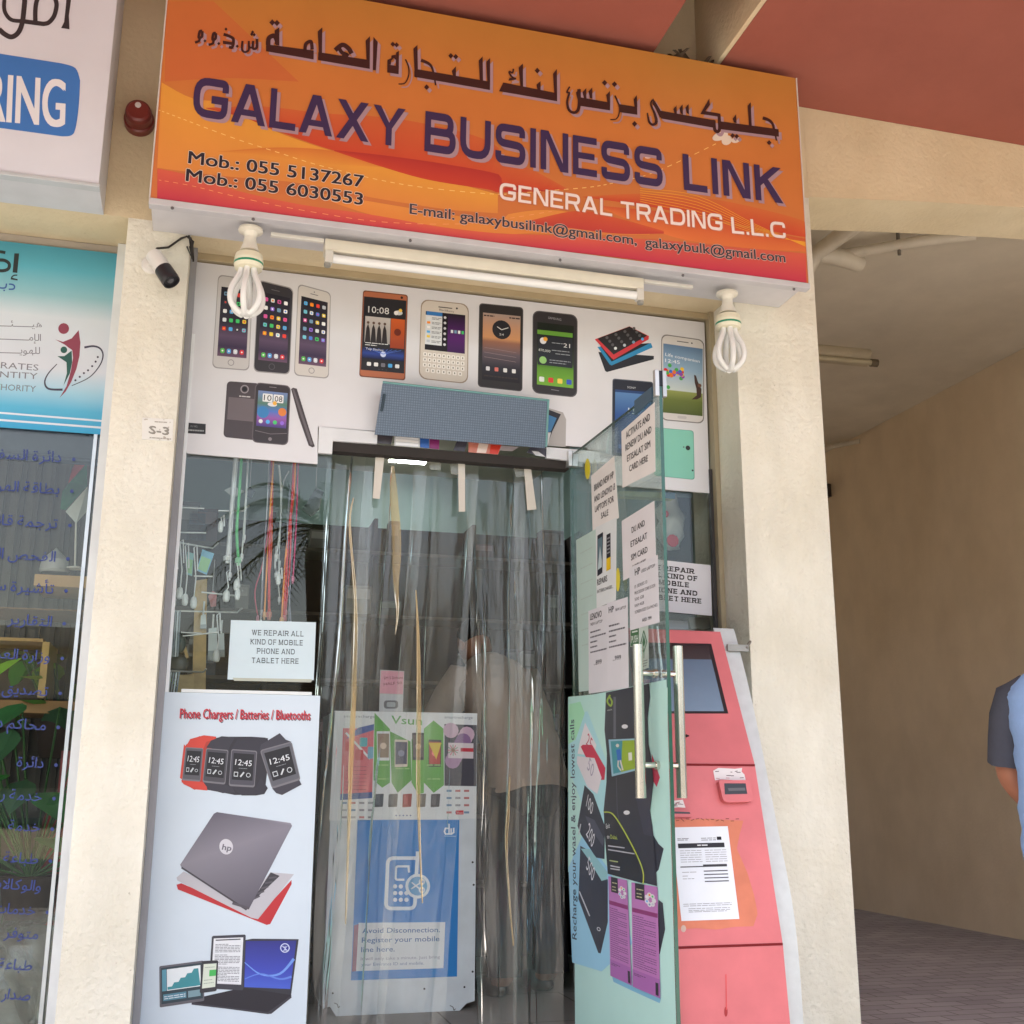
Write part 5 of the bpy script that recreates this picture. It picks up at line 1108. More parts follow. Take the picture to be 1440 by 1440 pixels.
# ================================================================== THE OPEN GLASS DOOR
HX, HY, FX, FY = 1.345, 4.085, 1.375, 3.252
dd = Vector((FX-HX, FY-HY, 0)).normalized(); DN = Vector((dd.y, -dd.x, 0))     # DN faces the viewer (-X side)
if DN.x > 0: DN = -DN
DS = Surf((HX, HY, 1), DN); DT = 2.272; DB = .145
dr = thing('glass_door', (HX, HY, DB), 'frameless glass door standing open at right angles, covered with notices', 'door')
def dp(s, z, w=0.0): return Vector((HX, HY, z)) + dd*(s*.836) + DN*w + Vector((0,0,0))
q = MB(); TH = .012
A8 = [dp(0,DB,-.0005), dp(1,DB,-.0005), dp(1,DT,-.0005), dp(0,DT,-.0005)]; B8 = [p-DN*TH for p in A8]
q.face(A8, (255,255,255)); q.face(B8[::-1], (255,255,255)); EDG = (40,84,70)
for i in range(4): j = (i+1) % 4; q.face([A8[j],A8[i],B8[i],B8[j]], EDG, 1)
build('glass_panel', q, [DOORG, mat('glass_edge', .15, .6, noise=.1)], dr)
q = MB()
def dbox(q, s0, z0, s1, z1, w0, w1, col, mi=0):
    P = [dp(s0,z0,w0),dp(s1,z0,w0),dp(s1,z1,w0),dp(s0,z1,w0)]; q.prism(P, DN*(w1-w0), col, mi)
dbox(q, .985, DT-.035, 1.006, DT+.055, -.026, -.013, (196,196,196)); dbox(q, .985, DT-.035, 1.006, DT+.055, .0005, .014, (210,210,210)); dbox(q, .985, DT+.0015, 1.004, DT+.054, -.0128, .0003, (50,52,56))
build('corner_clamp', q, ALU, dr, bevel=.002)
q = MB(); dbox(q, .60, DT-.09, .985, DT-.005, .0015, .006, (92,116,134)) if False else None
f = [DS.p(*p, .002) for p in K('g', 765,612, 838,552, 838,606, 765,672)]; q.prism(f, DN*.006, (66,92,112)); build('tinted_patch', q, PLAST, dr)
q = MB(); dbox(q, -.01, DT-.05, .03, DT+.012, -.022, -.001, (190,192,192)); dbox(q, -.01, DT-.05, .03, DT+.012, .001, .016, (206,206,206)); dbox(q, -.01, .08, .05, .19, -.022, .016, (180,180,180)) ; build('hinge_patch', q, ALU, dr, bevel=.002)
# pull handle: a bar either side with two stand-offs
hy = (HY-3.325)/.836; zt0, zb0 = 1.435, .968
for sgn, nm in ((1,'pull_handle'),(-1,'pull_handle')):
    w_ = .062 if sgn > 0 else -.075
    q = MB(); q.tube([dp(hy, zb0, w_), dp(hy, zb0+.003, w_), dp(hy, zt0, w_)], .0165, (215,205,180), 18); h = build('pull_handle', q, STEEL, dr)
    for zz in (zt0-.088, zb0+.098):
        q = MB(); q.tube([dp(hy, zz, w_-sgn*.012), dp(hy, zz, -.0008 if sgn > 0 else -TH-.0008)], .0095, (200,195,180), 12); q.tube([dp(hy, zz, (.012 if sgn > 0 else -TH-.012)), dp(hy, zz, (-.0006 if sgn > 0 else -TH-.0006))], .014, (200,195,180), 12); build('stand_off', q, STEEL, h)
# teal film across the bottom of the door
f = [DS.p(*p, .0008) for p in ((797,984),(937.5,956))]; zt1 = (f[0].z+f[1].z)/2
q = MB(); q.face([dp(.0,DB+.002,.0006), dp(.997,DB+.002,.0006), dp(.997,zt1,.0006), dp(.0,zt1,.0006)], (190,232,224)); build('teal_film', q, mat('teal_film', .35, .4, noise=.04, nscale=3), dr)
# big recharge advert on the film
def advert(a, Q):
    a.add(K('o', 58,60, 478,20, 478,560, 240,700, 58,800), (190,232,222), 1)
    a.add(K('o', 60,150, 140,120, 220,330, 215,640, 120,520, 60,360), (176,226,232), 2)
    a.add(K('o', 60,780, 120,640, 240,800, 330,1100, 200,1218, 75,1180), (156,210,236), 2)
    a.add(K('o', 60,92, 110,80, 128,130, 90,240, 60,260), (170,232,190), 2)
    a.add(K('o', 130,168, 178,262, 168,310, 98,300, 108,250), (236,230,232), 3); a.add(K('o', 160,262, 216,360, 212,410, 180,410, 112,270, 120,262), (200,44,78), 4); a.add(K('o', 96,310, 170,318, 200,400, 182,470, 140,440, 96,340), (228,222,226), 4)
    a.txt('25', K('o',(134,258))[0], K('o',(154,288))[0], 12, (190,50,84), 5); a.txt('50', K('o',(138,362))[0], K('o',(160,402))[0], 12, (170,160,180), 5)
    BK = (44,46,58)
    a.add(K('o', 128,432, 165,470, 214,606, 212,744, 176,738, 112,640, 98,604), BK, 3); a.add(K('o', 130,560, 170,580, 212,660, 206,690, 150,610), (74,76,90), 4)
    a.add(K('o', 110,688, 150,710, 226,832, 226,1010, 196,1142, 186,1140, 102,912), BK, 3); a.add(K('o', 112,700, 150,702, 226,800, 222,830, 200,836, 150,752), (150,200,206), 4)
    a.txt('100', K('o',(134,520))[0], K('o',(158,560))[0], 12, (226,226,230), 5); a.txt('200', K('o',(134,640))[0], K('o',(160,700))[0], 12, (226,226,230), 5); a.txt('500', K('o',(134,782))[0], K('o',(162,842))[0], 12, (226,226,230), 5)
    a.stroke(K('o', 106,880, 150,985), 1.6, (206,208,212), 5); a.stroke(K('o', 112,596, 104,640), 1.4, (206,208,212), 5); a.ring(Quad(*K('o', [(180,1010),(196,1014),(196,1070),(180,1064)])), .5,.5,.5,.2,(214,216,220),5)
    a.add(K('o', 410,630, 440,680, 462,700, 440,790, 430,800), BK, 3); a.add(K('o', 440,915, 458,930, 468,1040, 445,1145, 438,1140), BK, 3); a.add(K('o', 412,300, 446,400, 432,440, 415,410), (196,52,84), 3)
    a.add(K('o', 240,1225, 330,1275, 450,1330, 445,1352, 330,1300, 250,1262), (130,190,220), 2)
    a.txt('Recharge your wasel & enjoy lowest calls', K('o',(95,1085))[0], K('o',(84,155))[0], 6.6, (48,62,84), 5, bold=.006)
a = Art(DS, .001); advert(a, None); tag(build('recharge_advert', a, PRINT), 'teal recharge advert with black and red scratch cards on the open door', 'poster')
# long black hanging poster
a = Art(DS, .0032); BK = (46,46,56)
a.add(K('o', 220,42, 402,4, 406,60, 396,150, 400,260, 414,330, 421,420, 406,540, 415,600, 421,650, 436,858, 228,806, 222,700, 210,540, 222,420, 224,300, 214,200), BK, 0)
a.add(K('o', 252,60, 262,60, 262,235, 252,235), (96,98,108), 1); a.stroke(K('o', 264,400, 268,540, 275,580), .8, (84,86,98), 1)
a.add(K('o', 344,470, 415,440, 406,540, 421,650, 380,640), (58,58,72), 1)
Q = Quad(*K('o', [(231,240),(378,234),(380,362),(245,396)])); a.rect(Q,0,0,1,1,(150,190,206),1); a.rect(Q,.06,.05,.95,.94,(150,178,52),2); a.add([Q(.06,.05),Q(.4,.05),Q(.3,.94),Q(.06,.94)],(70,150,160),3); a.ell(Q,.25,.18,.05,(214,208,200),4,n=10); a.add([Q(.2,.3),Q(.32,.28),Q(.34,.6),Q(.22,.62)],(48,110,190),4); a.stroke([Q(.24,.6),Q(.22,.76),Q(.30,.9)],2,(220,214,206),4); a.stroke([Q(.3,.6),Q(.36,.9)],2,(220,214,206),4); a.rect(Q,.55,.42,.66,.66,(226,230,214),4)
for x, y in ((300,185),(308,548)): a.disc(*K('o',(x,y))[0], 4.4, (226,226,228), 2, 3)
a.stroke(smooth_path(K('o', 238,52, 226,78, 240,98, 246,80, 236,62)), 2.4, (150,178,60), 2); a.txt('etisalat', K('o',(226,120))[0], K('o',(247,116))[0], 2.6, (200,204,196), 2)
a.stroke(smooth_path(K('o', 212,546, 250,555, 300,630, 355,735, 378,800, 378,848)), [1.6,1.6], (190,206,70), 3); a.add(K('o', 212,552, 250,562, 300,640, 350,735, 374,846, 228,806, 214,620), (30,30,34), 2)
a.txt('Exit', K('o',(222,616))[0], K('o',(238,612))[0], 7, (232,232,232), 4); a.txt('to', K('o',(226,658))[0], K('o',(236,657))[0], 6, (232,232,232), 4); a.txt('Dubai.', K('o',(240,658))[0], K('o',(270,662))[0], 6, (186,204,90), 4)
for k, (x, y, x2, y2) in enumerate(((230,688,300,697),(230,704,342,722),(236,750,272,756),(240,772,280,780),(240,784,280,790))): a.stroke(K('o', x,y,x2,y2), 1.6, (170,180,110) if k == 2 else (190,190,194), 4)
tag(build('black_poster', a, PRINT), 'long wavy black poster hanging behind the door handle', 'poster')
for k, (pts, lb) in enumerate((((231,816,310,834,330,1278,240,1236), 'purple price list flyer on the left under the black poster'), ((328,842,438,862,450,1332,334,1282), 'purple price list flyer on the right under the black poster'))):
    P4 = K('o', *pts); a = Art(DS, .0028 - .0004*k + .0012); Q = Quad(*P4); a.rect(Q,0,0,1,1,(190,122,186),0); a.rect(Q,.14,0,.5,.15,(34,28,36),1); a.lines(Q,[(.05,.2,.46),(.09,.2,.4),(.12,.2,.4)],(200,196,150),2,.01,k)
    for i in range(7): a.ell(Q, .72+.14*math.cos(i*.9), .13+.045*math.sin(i*.9), .085, (226,222,226), 2, n=12); a.ell(Q, .72+.14*math.cos(i*.9), .13+.045*math.sin(i*.9), .04, ICN[i], 3, n=8)
    a.rect(Q,.02,.24,.98,.28,(140,44,110),1); a.lines(Q,[(.31+.021*i,.05,.9 if i % 4 else .45) for i in range(24)],(110,64,116),2,.007,k+3); a.rect(Q,0,.83,1,1,(172,104,176),1); a.lines(Q,[(.86,.06,.5),(.875,.06,.3)],(110,64,116),2,.008); a.rect(Q,.84,.87,.95,.985,(40,32,44),2)
    tag(build('price_flyer', a, PRINT), lb, 'flyer', 'purple flyers under the black poster')
INK = (48,46,50)
def note(lines, h=None, al='c'):
    def fn(a, Q):
        for (s, s0, s1, t, hp) in lines: a.txt(s, Q(s0,t), Q(s1,t), hp, INK, 2, bold=.016)
    return fn
sheet('door_notice', DS, K('n', [(296,210),(443,80),(446,385),(301,458)]), note([('ACTIVATE AND',.14,.86,.20,7.8),('RENEW DU AND',.12,.90,.40,7.8),('ETISALAT SIM',.16,.86,.60,7.8),('CARD HERE',.22,.78,.79,7.8)]), 'cream notice about renewing sim cards, topmost on the open door', (230,226,222))
sheet('door_notice', DS, K('n', [(163,405),(265,318),(286,590),(170,646)]), note([('BRAND NEW HP',.12,.92,.32,7.6),('AND LENOVO i3',.10,.94,.52,7.6),('LAPTOPS FOR',.12,.86,.70,7.6),('SALE',.34,.62,.87,7.6)]), 'cream notice about brand new laptops on the open door', (230,226,222), w=.0026)
sheet('door_notice', DS, K('n', [(96,688),(186,636),(190,1345),(108,1356)]), lambda a, Q: a.lines(Q,[(.1+i*.1,.2,.8) for i in range(7)],(180,196,188),2,.006), 'tall greenish blank sheet at the hinge side of the open door', (188,210,202), w=.0014)
def repairs(a, Q):
    D = Quad(*K('n', [(192,668),(217,652),(214,832),(192,848)])); a.rect(D,0,0,1,1,(44,46,54),1,.1); a.rect(D,.1,.1,.9,.85,(96,120,130),2); a.add([D(.1,.85),D(.5,.3),D(.9,.7),D(.9,.85)],(190,206,210),3)
    D = Quad(*K('n', [(232,665),(250,655),(251,815),(232,825)])); a.rect(D,0,0,1,1,(44,44,50),1,.1); a.rect(D,.0,.66,1,1,(226,190,40),2); a.lines(D,[(.1+.1*i,.15,.85) for i in range(5)],(150,150,156),2,.04)
    a.txt('REPAIRS', K('n',(192,888))[0], K('n',(236,868))[0], 8, INK, 2, bold=.016); a.txt('BATTERIES,CHARGERS...', K('n',(192,922))[0], K('n',(262,898))[0], 4.5, INK, 2)
sheet('door_notice', DS, K('n', [(184,632),(276,588),(273,952),(188,988)]), repairs, 'white repairs notice showing a black phone and a yellow and black phone', (222,226,226), w=.0030)
sheet('door_notice', DS, K('n', [(298,604),(442,514),(450,795),(305,866)]), note([('DU AND',.30,.70,.30,7.6),('ETISALAT',.26,.76,.52,7.6),('SIM CARD',.26,.76,.74,7.6),('5 DIRHAMS',.30,.70,.89,5)]), 'white sim card notice below the topmost notice on the open door', (222,218,220), w=.0026)
def hpn(hd, sub, price):
    def fn(a, Q):
        a.txt(hd, Q(.20,.16), Q(.20+.09*len(hd),.16), 9, INK, 2, bold=.016); a.txt(sub, Q(.24+.09*len(hd),.16), Q(.9,.16), 4.4, INK, 2)
        for i, (s, e) in enumerate((('I3 SERIES I3',.62),('PROCESSOR CORE I3 DDR',.9),('500 GB',.5),('RAM 4GB',.5),('SCREEN SIZE 15.6 INCHES',.95))): a.txt(s, Q(.18,.36+.10*i), Q(e,.355+.10*i), 4.2, (70,68,74), 2)
        a.txt(price, Q(.42,.92), Q(.74,.92), 6 if len(price) < 6 else 4.6, INK, 2, bold=.016)
    return fn
def nb(hd, sub, price):
    def fn(a, Q):
        a.txt(hd, Q(.10,.12), Q(.66 if len(hd) > 3 else .34,.12), 8.5, INK, 2, bold=.016); a.txt(sub, Q(.12 if len(hd) > 3 else .42,.19 if len(hd) > 3 else .12), Q(.7 if len(hd) > 3 else .92,.19 if len(hd) > 3 else .12), 4, INK, 2)
        for i, e in enumerate((.6,.86,.44,.44,.92)): a.lines(Q, [(.26+.06*i,.1,e)], (110,108,114), 2, .018, i)
        a.txt(price, Q(.28,.67), Q(.66,.67), 6.5, INK, 2, bold=.01)
    return fn
sheet('door_notice', DS, K('n', [(333,812),(458,752),(466,1050),(336,1086)]), hpn('HP','USED LAPTOP','AED 799'), 'white used laptop price notice at the free edge of the open door', (220,218,222), w=.0034)
sheet('door_notice', DS, K('n', [(152,1000),(242,968),(242,1352),(154,1364)]), nb('LENOVO','NEW LAPTOP','..899'), 'left one of two laptop price notices beside the door handle, headed LENOVO', (220,218,222), w=.0034)
sheet('door_notice', DS, K('n', [(234,966),(326,938),(331,1338),(238,1352)]), nb('HP','NEW LAPTOP','..999'), 'right one of two laptop price notices beside the door handle, headed HP', (222,220,224), w=.0040)
def push(a, Q):
    a.rect(Q,.05,.03,.95,.97,(60,110,66),1); a.txt('PULL'[0:0] or 'PUSH', Q(.14,.80), Q(.86,.80), 10, (226,232,224), 2, bold=.01); a.stroke([Q(.2,.2),Q(.8,.2)],2,(226,232,224),2)
sheet('push_sticker', DS, K('n', [(336,1080),(376,1070),(376,1150),(336,1158)]), push, 'green PUSH sticker above the door handle', (206,216,206), m=PRINT, cat='sticker')
def recy(a, Q):
    c = (60,110,70); P_ = Q; a.stroke([Q(.5,.1),Q(.85,.38),Q(.5,.62),Q(.15,.38),Q(.5,.1)], 1.2, c, 2); a.add([Q(.5,.2),Q(.7,.38),Q(.5,.5),Q(.32,.38)], c, 2); a.stroke([Q(.5,.5),Q(.5,.75)],1,c,2); a.lines(Q,[(.80,.15,.9),(.86,.15,.9),(.92,.2,.8)],(90,96,92),2,.02)
sheet('emblem_sticker', DS, K('n', [(377,1072),(414,1062),(416,1250),(377,1262)]), recy, 'pale sticker with a green diamond emblem beside the door handle', (196,210,200), m=PRINT, cat='sticker')
for (x, y, rx, ry), lb in zip(((146,374,12,46),(280,862,9,52)), ('small yellow oval sticker at the top hinge corner of the open door', 'small yellow oval sticker beside the repairs notice')):
    a = Art(DS, .0012); a.disc(*K('n',(x,y))[0], rx*.319, (222,206,50), 0, ry*.319); tag(build('yellow_sticker', a, PRINT), lb, 'sticker')

# ================================================================== RED PAYMENT MACHINE
ks = thing('payment_kiosk', (1.69, 3.7, 0), 'red payment machine with grey sides, blank screen and taped invoice by the shop', 'kiosk')
KX0, KX1, KX2 = 1.46, 1.822, 1.905
prof = [(3.797,1.556),(3.571,1.074),(3.437,.522),(3.415,.29),(3.415,.0)]
def kn(i): 
    (y0,z0),(y1,z1) = prof[i], prof[i+1]; return Vector((0, -(z0-z1), -(y1-y0))).normalized() if False else Vector((0, -(z0-z1), (y0-y1))).normalized()
KP = [Surf((0, prof[i][0], prof[i][1]), kn(i)) for i in range(4)]
q = MB(); side = [(3.84,1.566)]
def smoothp(p): return p
outer = smooth_path([(3.86,1.568),(3.845,1.556),(3.735,1.30),(3.595,.88),(3.508,.59),(3.485,.28),(3.485,0)], 5)
GR = (198,204,204)
pl = [(KX1+.001, y, z) for y, z in outer] + [(KX1+.001, 4.06, 0), (KX1+.001, 4.06, 1.45), (KX1+.001, 3.98, 1.568)]
q.prism(pl[::-1], (KX2-KX1, 0, 0), GR, 0); pl2 = [(KX0-.08, p[1], p[2]) for p in pl]; q.prism(pl2[::-1], (.079, 0, 0), GR, 0); build('side_panel', q, mat('grey_kiosk_panel', .45, .4, noise=.05), ks, bevel=.006)
RD = (206,112,116)
q = MB(); fr = [(KX0, y, z) for y, z in prof]
body = fr + [(KX0, 4.05, 0), (KX0, 4.05, 1.5), (KX0, 3.9, 1.556)]
q.prism(body, (KX1-KX0, 0, 0), RD, 0); build('body', q, KIOSK, ks, bevel=.004)
# screen
S = KP[0]; q = Art(S, .001); Q = Quad((880,903),(1000,905.5),(1024,1003.5),(902,1003.5)); z_ = .0015
f = [S.p(*Q(s,t), .0012) for s, t in ((0,0),(1,0),(1,1),(0,1))]; q.prism([p-S.n*.001 for p in f], S.n*.001, (40,38,42)); bz = build('screen_bezel', q, PLAST, ks)
q = Art(S, .0024); q.grad(Q.sub(.03,.04,.955,.97), [(0,(50,48,52)),(.20,(64,62,66)),(.21,(96,116,138)),(1,(122,144,166))], 0); build('screen', q, mat('screen_glass', .08, .6, noise=.02), bz)  # bluish reflection painted into the lower part of the screen
# seams, key hole
for z0 in (1.074, .522):
    q = MB(); i = 1; yy = prof[1][0] if z0 > 1 else prof[2][0]; q.box(KX0+.002, yy-.0025, z0-.0035, KX1-.001, yy+.002, z0+.0035, (116,34,38)); build('seam', q, MATTE, ks)
q = Art(S, .001); c = K('o',(555,225))[0]; q.disc(*c, 4.2, (30,26,28), 0, 1.5); q.disc(*c, 1.6, (50,44,46), 1, 2.4); build('keyhole', q, MATTE, ks)
S = KP[1]
q = Art(S, 0); f = [S.p(*p, 0) for p in rounded([(*K('o',(680,418))[0],4),(*K('o',(812,418))[0],5),(*K('o',(828,508))[0],8),(*K('o',(700,512))[0],8)], 4, True)]; q.prism([p+S.n*.0005 for p in f], S.n*.022, RD); sl_ = build('bill_slot', q, KIOSK, ks, bevel=.004)
q = Art(S, .0232); q.add(K('o', 703,432, 793,432, 800,476, 706,478), (34,30,32), 0); q.add(K('o', 718,452, 790,450, 792,462, 722,464), (90,84,84), 1); build('slot_mouth', q, PLAST, sl_)
rg = random.Random(11)
def torn(pts, label, nm='torn_sticker'):
    a = Art(S, .0014); a.add(K('o', *pts), (222,216,216), 0); xs = pts[0::2]; ys_ = pts[1::2]
    for i in range(9): x = rg.uniform(min(xs)+8, max(xs)-25); y = rg.uniform(min(ys_)+12, max(ys_)-8); a.stroke(K('o', x,y, x+rg.uniform(8,20),y+rg.uniform(-3,3)), 1.0, rg.choice([(120,100,104),(196,150,152),(90,80,84)]), 1)
    tag(build(nm, a, PAPER), label, 'sticker')
torn((668,372, 690,360, 760,364, 790,360, 788,376, 800,388, 806,416, 760,412, 700,408, 676,412), 'torn white sticker above the bill slot of the red machine')
torn((490,500, 540,494, 551,528, 520,526, 490,530), 'torn white sticker above the card slot of the red machine')
q = Art(S, 0); f = [S.p(*p, 0) for p in K('o', 480,540, 566,545, 575,570, 480,572)]; q.prism([p+S.n*.0005 for p in f], S.n*.012, RD); sl_ = build('card_slot', q, KIOSK, ks, bevel=.003); q = Art(S, .013); q.add(K('o', 484,546, 563,550, 566,557, 484,556), (40,32,34), 0); build('slot_mouth', q, PLAST, sl_)
a = Art(S, .0008); a.add(K('o', 485,576, 560,578, 650,574, 740,580, 796,582, 780,640, 768,700, 812,800, 842,900, 856,975, 838,1028, 760,1030, 680,1042, 600,1036, 510,1042, 500,800), (204,124,100), 0)
for k in range(14): x = 490+k*21; a.stroke(K('o', x,577+rg.uniform(-5,8), x+14,576+rg.uniform(-4,10)), .9, (110,66,56), 1)
a.disc(*K('o',(543,1038))[0], 3.6, (196,170,160), 1, 5); build('glue_residue', a, MATTE, ks)
def inv(a, Q):
    DKG = (70,70,76)
    a.rect(Q,.78,.11,.86,.145,(40,40,46),1); a.lines(Q,[(.12,.08,.28),(.135,.08,.26),(.12,.5,.76),(.14,.5,.76)],(110,110,116),1,.007); a.rect(Q,.08,.175,.90,.225,(54,54,60),1); a.lines(Q,[(.192,.42,.6)],(220,220,224),2,.012)
    a.lines(Q,[(.25+.024*i,.10,.48) for i in range(6)]+[(.25+.024*i,.54,.92) for i in range(6)],(150,150,156),1,.006,3); a.rect(Q,.08,.42,.9,.432,(84,84,90),1); a.rect(Q,.48,.405,.9,.425,(64,64,70),1)
    for i in range(4): a.rect(Q,.48,.47+.037*i,.90,.482+.037*i,(90,90,98),1)
    a.lines(Q,[(.48,.1,.35),(.52,.1,.2),(.55,.1,.3),(.82,.06,.9),(.84,.06,.9),(.87,.14,.86),(.89,.14,.86),(.905,.14,.8)],(140,140,146),1,.006,6)
sheet('taped_invoice', S, K('o', [(492,611),(729,606),(778,997),(534,1006)]), inv, 'white printed invoice taped to the front of the red machine', (220,224,232), w=.002)
a = Art(KP[2], .0008); a.disc(*K('o',(722,1388))[0], 2.4, (160,60,62), 0, 7); a.stroke(K('o', 722,1230, 724,1380), 1.6, (206,84,86), 0); build('scuff', a, MATTE, ks)
q = MB(); c0 = Surf((KX2,0,0),(-1,0,0)).p(1027, 915, .01); q.box(KX1+.03, 3.80, c0.z-.012, KX2+.03, 3.812, c0.z+.012, (150,146,140)); q.tube([(KX2+.02,3.80,c0.z), (KX2+.06,3.845,c0.z+.03)], .006, (130,126,120), 6); build('latch', q, ALU, ks)

# ================================================================== PLASTIC STRIP CURTAIN
cu = thing('strip_curtain', (.88, 4.17, .16), 'wrinkled clear plastic strip curtain hanging in the open doorway', 'curtain')
from mathutils.noise import noise as nz
def strip(tx0, tx1, bx0, bx1, y0, seed, nf, zt=2.285, zb=.17):
    rg = random.Random(seed); N, Mz = 72, 90; q = MB(); V = []
    ph = [rg.uniform(0, 6.28) for _ in range(6)]; fq = [rg.uniform(.7, 1.3) for _ in range(6)]; creases = [(rg.uniform(.02,.98), rg.uniform(-.35,.35), rg.choice((-1,1))*rg.uniform(.004,.016), rg.uniform(.03,.10), rg.uniform(-.3,.45), rg.uniform(.55,1.3)) for _ in range(5)]
    for k in range(Mz+1):
        t = k/Mz; z = zt+(zb-zt)*t; row = []
        am = .012+.026*min(1, t*1.5+.2)
        for i in range(N+1):
            u = i/N; x = (tx0+(tx1-tx0)*u)*(1-t)+(bx0+(bx1-bx0)*u)*t
            y = y0 + am*nz(Vector((u*1.5*fq[0], t*.9, seed*7.7))) + .022*nz(Vector((t*2.0, seed*1.7, 3)))
            for (uc, dr_, aw, wd_, tc0, tc1) in creases:
                c_ = uc + dr_*(t-.5) + .10*nz(Vector((t*2.3, uc*9, seed)))
                on = max(0, min(1, (t-tc0)*5))*max(0, min(1, (tc1-t)*5)); y += aw*on*math.exp(-abs(u-c_)/wd_)
            mk_ = max(0, nz(Vector((u*2.2, t*2.6, seed*6.1)))+.05)
            y += mk_*(.007*nz(Vector((u*9+t*3, t*11, seed*2.9))) + .004*nz(Vector((u*22, t*17-u*5, seed))))
            x += .014*nz(Vector((t*2.4, seed*4.1, u)))
            row.append(len(V)); V.append((x, y, z-.012*math.sin(math.pi*u)*(1-t)*2))
    fs = [(k*(N+1)+i, k*(N+1)+i+1, (k+1)*(N+1)+i+1, (k+1)*(N+1)+i) for k in range(Mz) for i in range(N)]
    q.mesh(V, fs, (255,255,255), 0, True); build('plastic_strip', q, VINYL, cu)
strip(.405,.60,.395,.53, 4.180, 1, 2); strip(.56,.80,.47,.69, 4.215, 2, 2); strip(.735,1.0,.66,.90, 4.185, 3, 2)
strip(.955,1.20,1.03,1.17, 4.215, 4, 2); strip(1.14,1.345,1.14,1.335, 4.17, 5, 2)
AMB = glass('amber_reflection', (0.95, 0.80, 0.52), 0.9, rough=0.15, bump=0.2, bscale=12, dirt_or_reflection=0.55)
_d = [n_ for n_ in AMB.node_tree.nodes if n_.type == 'BSDF_DIFFUSE'][0]; _d.inputs[0].default_value = (0.72, 0.52, 0.26, 1)  # amber reflections on the curtain, put into the colour of thin added ribbons
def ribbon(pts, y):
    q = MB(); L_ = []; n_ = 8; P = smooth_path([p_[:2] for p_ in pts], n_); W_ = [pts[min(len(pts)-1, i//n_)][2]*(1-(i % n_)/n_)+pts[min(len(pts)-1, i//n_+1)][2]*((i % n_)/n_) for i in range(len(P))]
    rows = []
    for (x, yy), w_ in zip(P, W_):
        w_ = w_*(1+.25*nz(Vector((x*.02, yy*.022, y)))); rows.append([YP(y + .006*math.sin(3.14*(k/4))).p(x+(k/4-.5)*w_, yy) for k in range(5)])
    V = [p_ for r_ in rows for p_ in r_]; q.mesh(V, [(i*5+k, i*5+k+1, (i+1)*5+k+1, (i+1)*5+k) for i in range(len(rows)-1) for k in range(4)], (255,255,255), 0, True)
    o_ = build('reflection_ribbon', q, AMB, cu); o_['label'] = 'amber ribbon standing for a reflection in the plastic curtain'
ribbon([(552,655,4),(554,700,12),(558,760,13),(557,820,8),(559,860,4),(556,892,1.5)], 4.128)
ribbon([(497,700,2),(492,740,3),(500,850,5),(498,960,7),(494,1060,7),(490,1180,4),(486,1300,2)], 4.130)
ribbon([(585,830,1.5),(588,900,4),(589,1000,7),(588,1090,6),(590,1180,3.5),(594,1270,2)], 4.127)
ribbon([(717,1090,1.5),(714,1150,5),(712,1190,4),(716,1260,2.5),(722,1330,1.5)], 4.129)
S = YP(4.135)
def hang(nm, pts, col, lb, grp, y=4.135):
    s_ = YP(y); f = [s_.p(*p) for p in K('l', *pts)]; q = MB(); q.prism(f, (0,.002,0), col); tag(build(nm, q, PAPER), lb, 'tape', grp)
hang('tape_strip', (320,112, 366,118, 338,366, 303,362), (214,208,198), 'long grey paper strip, leftmost of three hanging over the curtain top', 'paper strips over the curtain')
hang('tape_strip', (735,168, 770,174, 771,430, 739,430), (214,208,198), 'long grey paper strip, middle one of three hanging over the curtain top', 'paper strips over the curtain')
hang('tape_strip', (1066,172, 1100,180, 1132,418, 1086,424), (214,208,198), 'long grey paper strip, rightmost and tilted, hanging over the curtain top', 'paper strips over the curtain')
TP = glass('sticky_tape', (.8,.8,.72), .8, rough=.2, dirt_or_reflection=.45)
for pts, lb in (((376,128,430,132,426,192,374,186),'square tape patch on the curtain top beside the left paper strip'),((588,166,650,172,646,222,592,216),'square tape patch on the curtain top left of the middle paper strip'),((694,178,736,182,738,244,700,240),'square tape patch touching the middle paper strip'),((1008,184,1068,190,1078,250,1030,256),'square tape patch beside the right paper strip')):
    f = [YP(4.138).p(*p) for p in K('l', *pts)]; q = MB(); q.prism(f, (0,.0015,0), (220,218,200)); tag(build('tape_patch', q, TP), lb, 'tape', 'tape patches on the curtain')

# ================================================================== INSIDE THE PHONE SHOP
lp_ = thing('ceiling_lamp', (1.12, 6.62, 2.958), 'bright ceiling lamp glowing through the top of the plastic curtain', 'lamp')
q = MB(); q.box(1.0, 6.45, 2.925, 1.24, 6.60, 2.958, (226,226,222)); build('housing', q, PAINT, lp_); q = MB(); q.box(1.01, 6.46, 2.915, 1.23, 6.59, 2.9249, (255,255,255)); build('diffuser', q, LIT, lp_)
sh_ = thing('display_shelving', (.9, 6.2, .13), 'dark wall of display shelving at the back of the phone shop', 'shelving')
q = MB(); zt_ = 2.40; q.box(-.24, 6.15, .131, 2.01, 6.17, zt_, (54,48,46)); 
for x in (-.24,.3,.84,1.38,1.99): q.box(x, 5.92, .131, x+.02, 6.149, zt_, (70,62,58))
build('frame', q, MATTE, sh_)
rg = random.Random(21)
for k in range(6):
    q = MB(); z0 = .5+k*.34; q.box(-.24, 5.90, z0, 2.01, 6.149, z0+.018, (96,90,84)); build('shelf', q, MATTE, sh_)
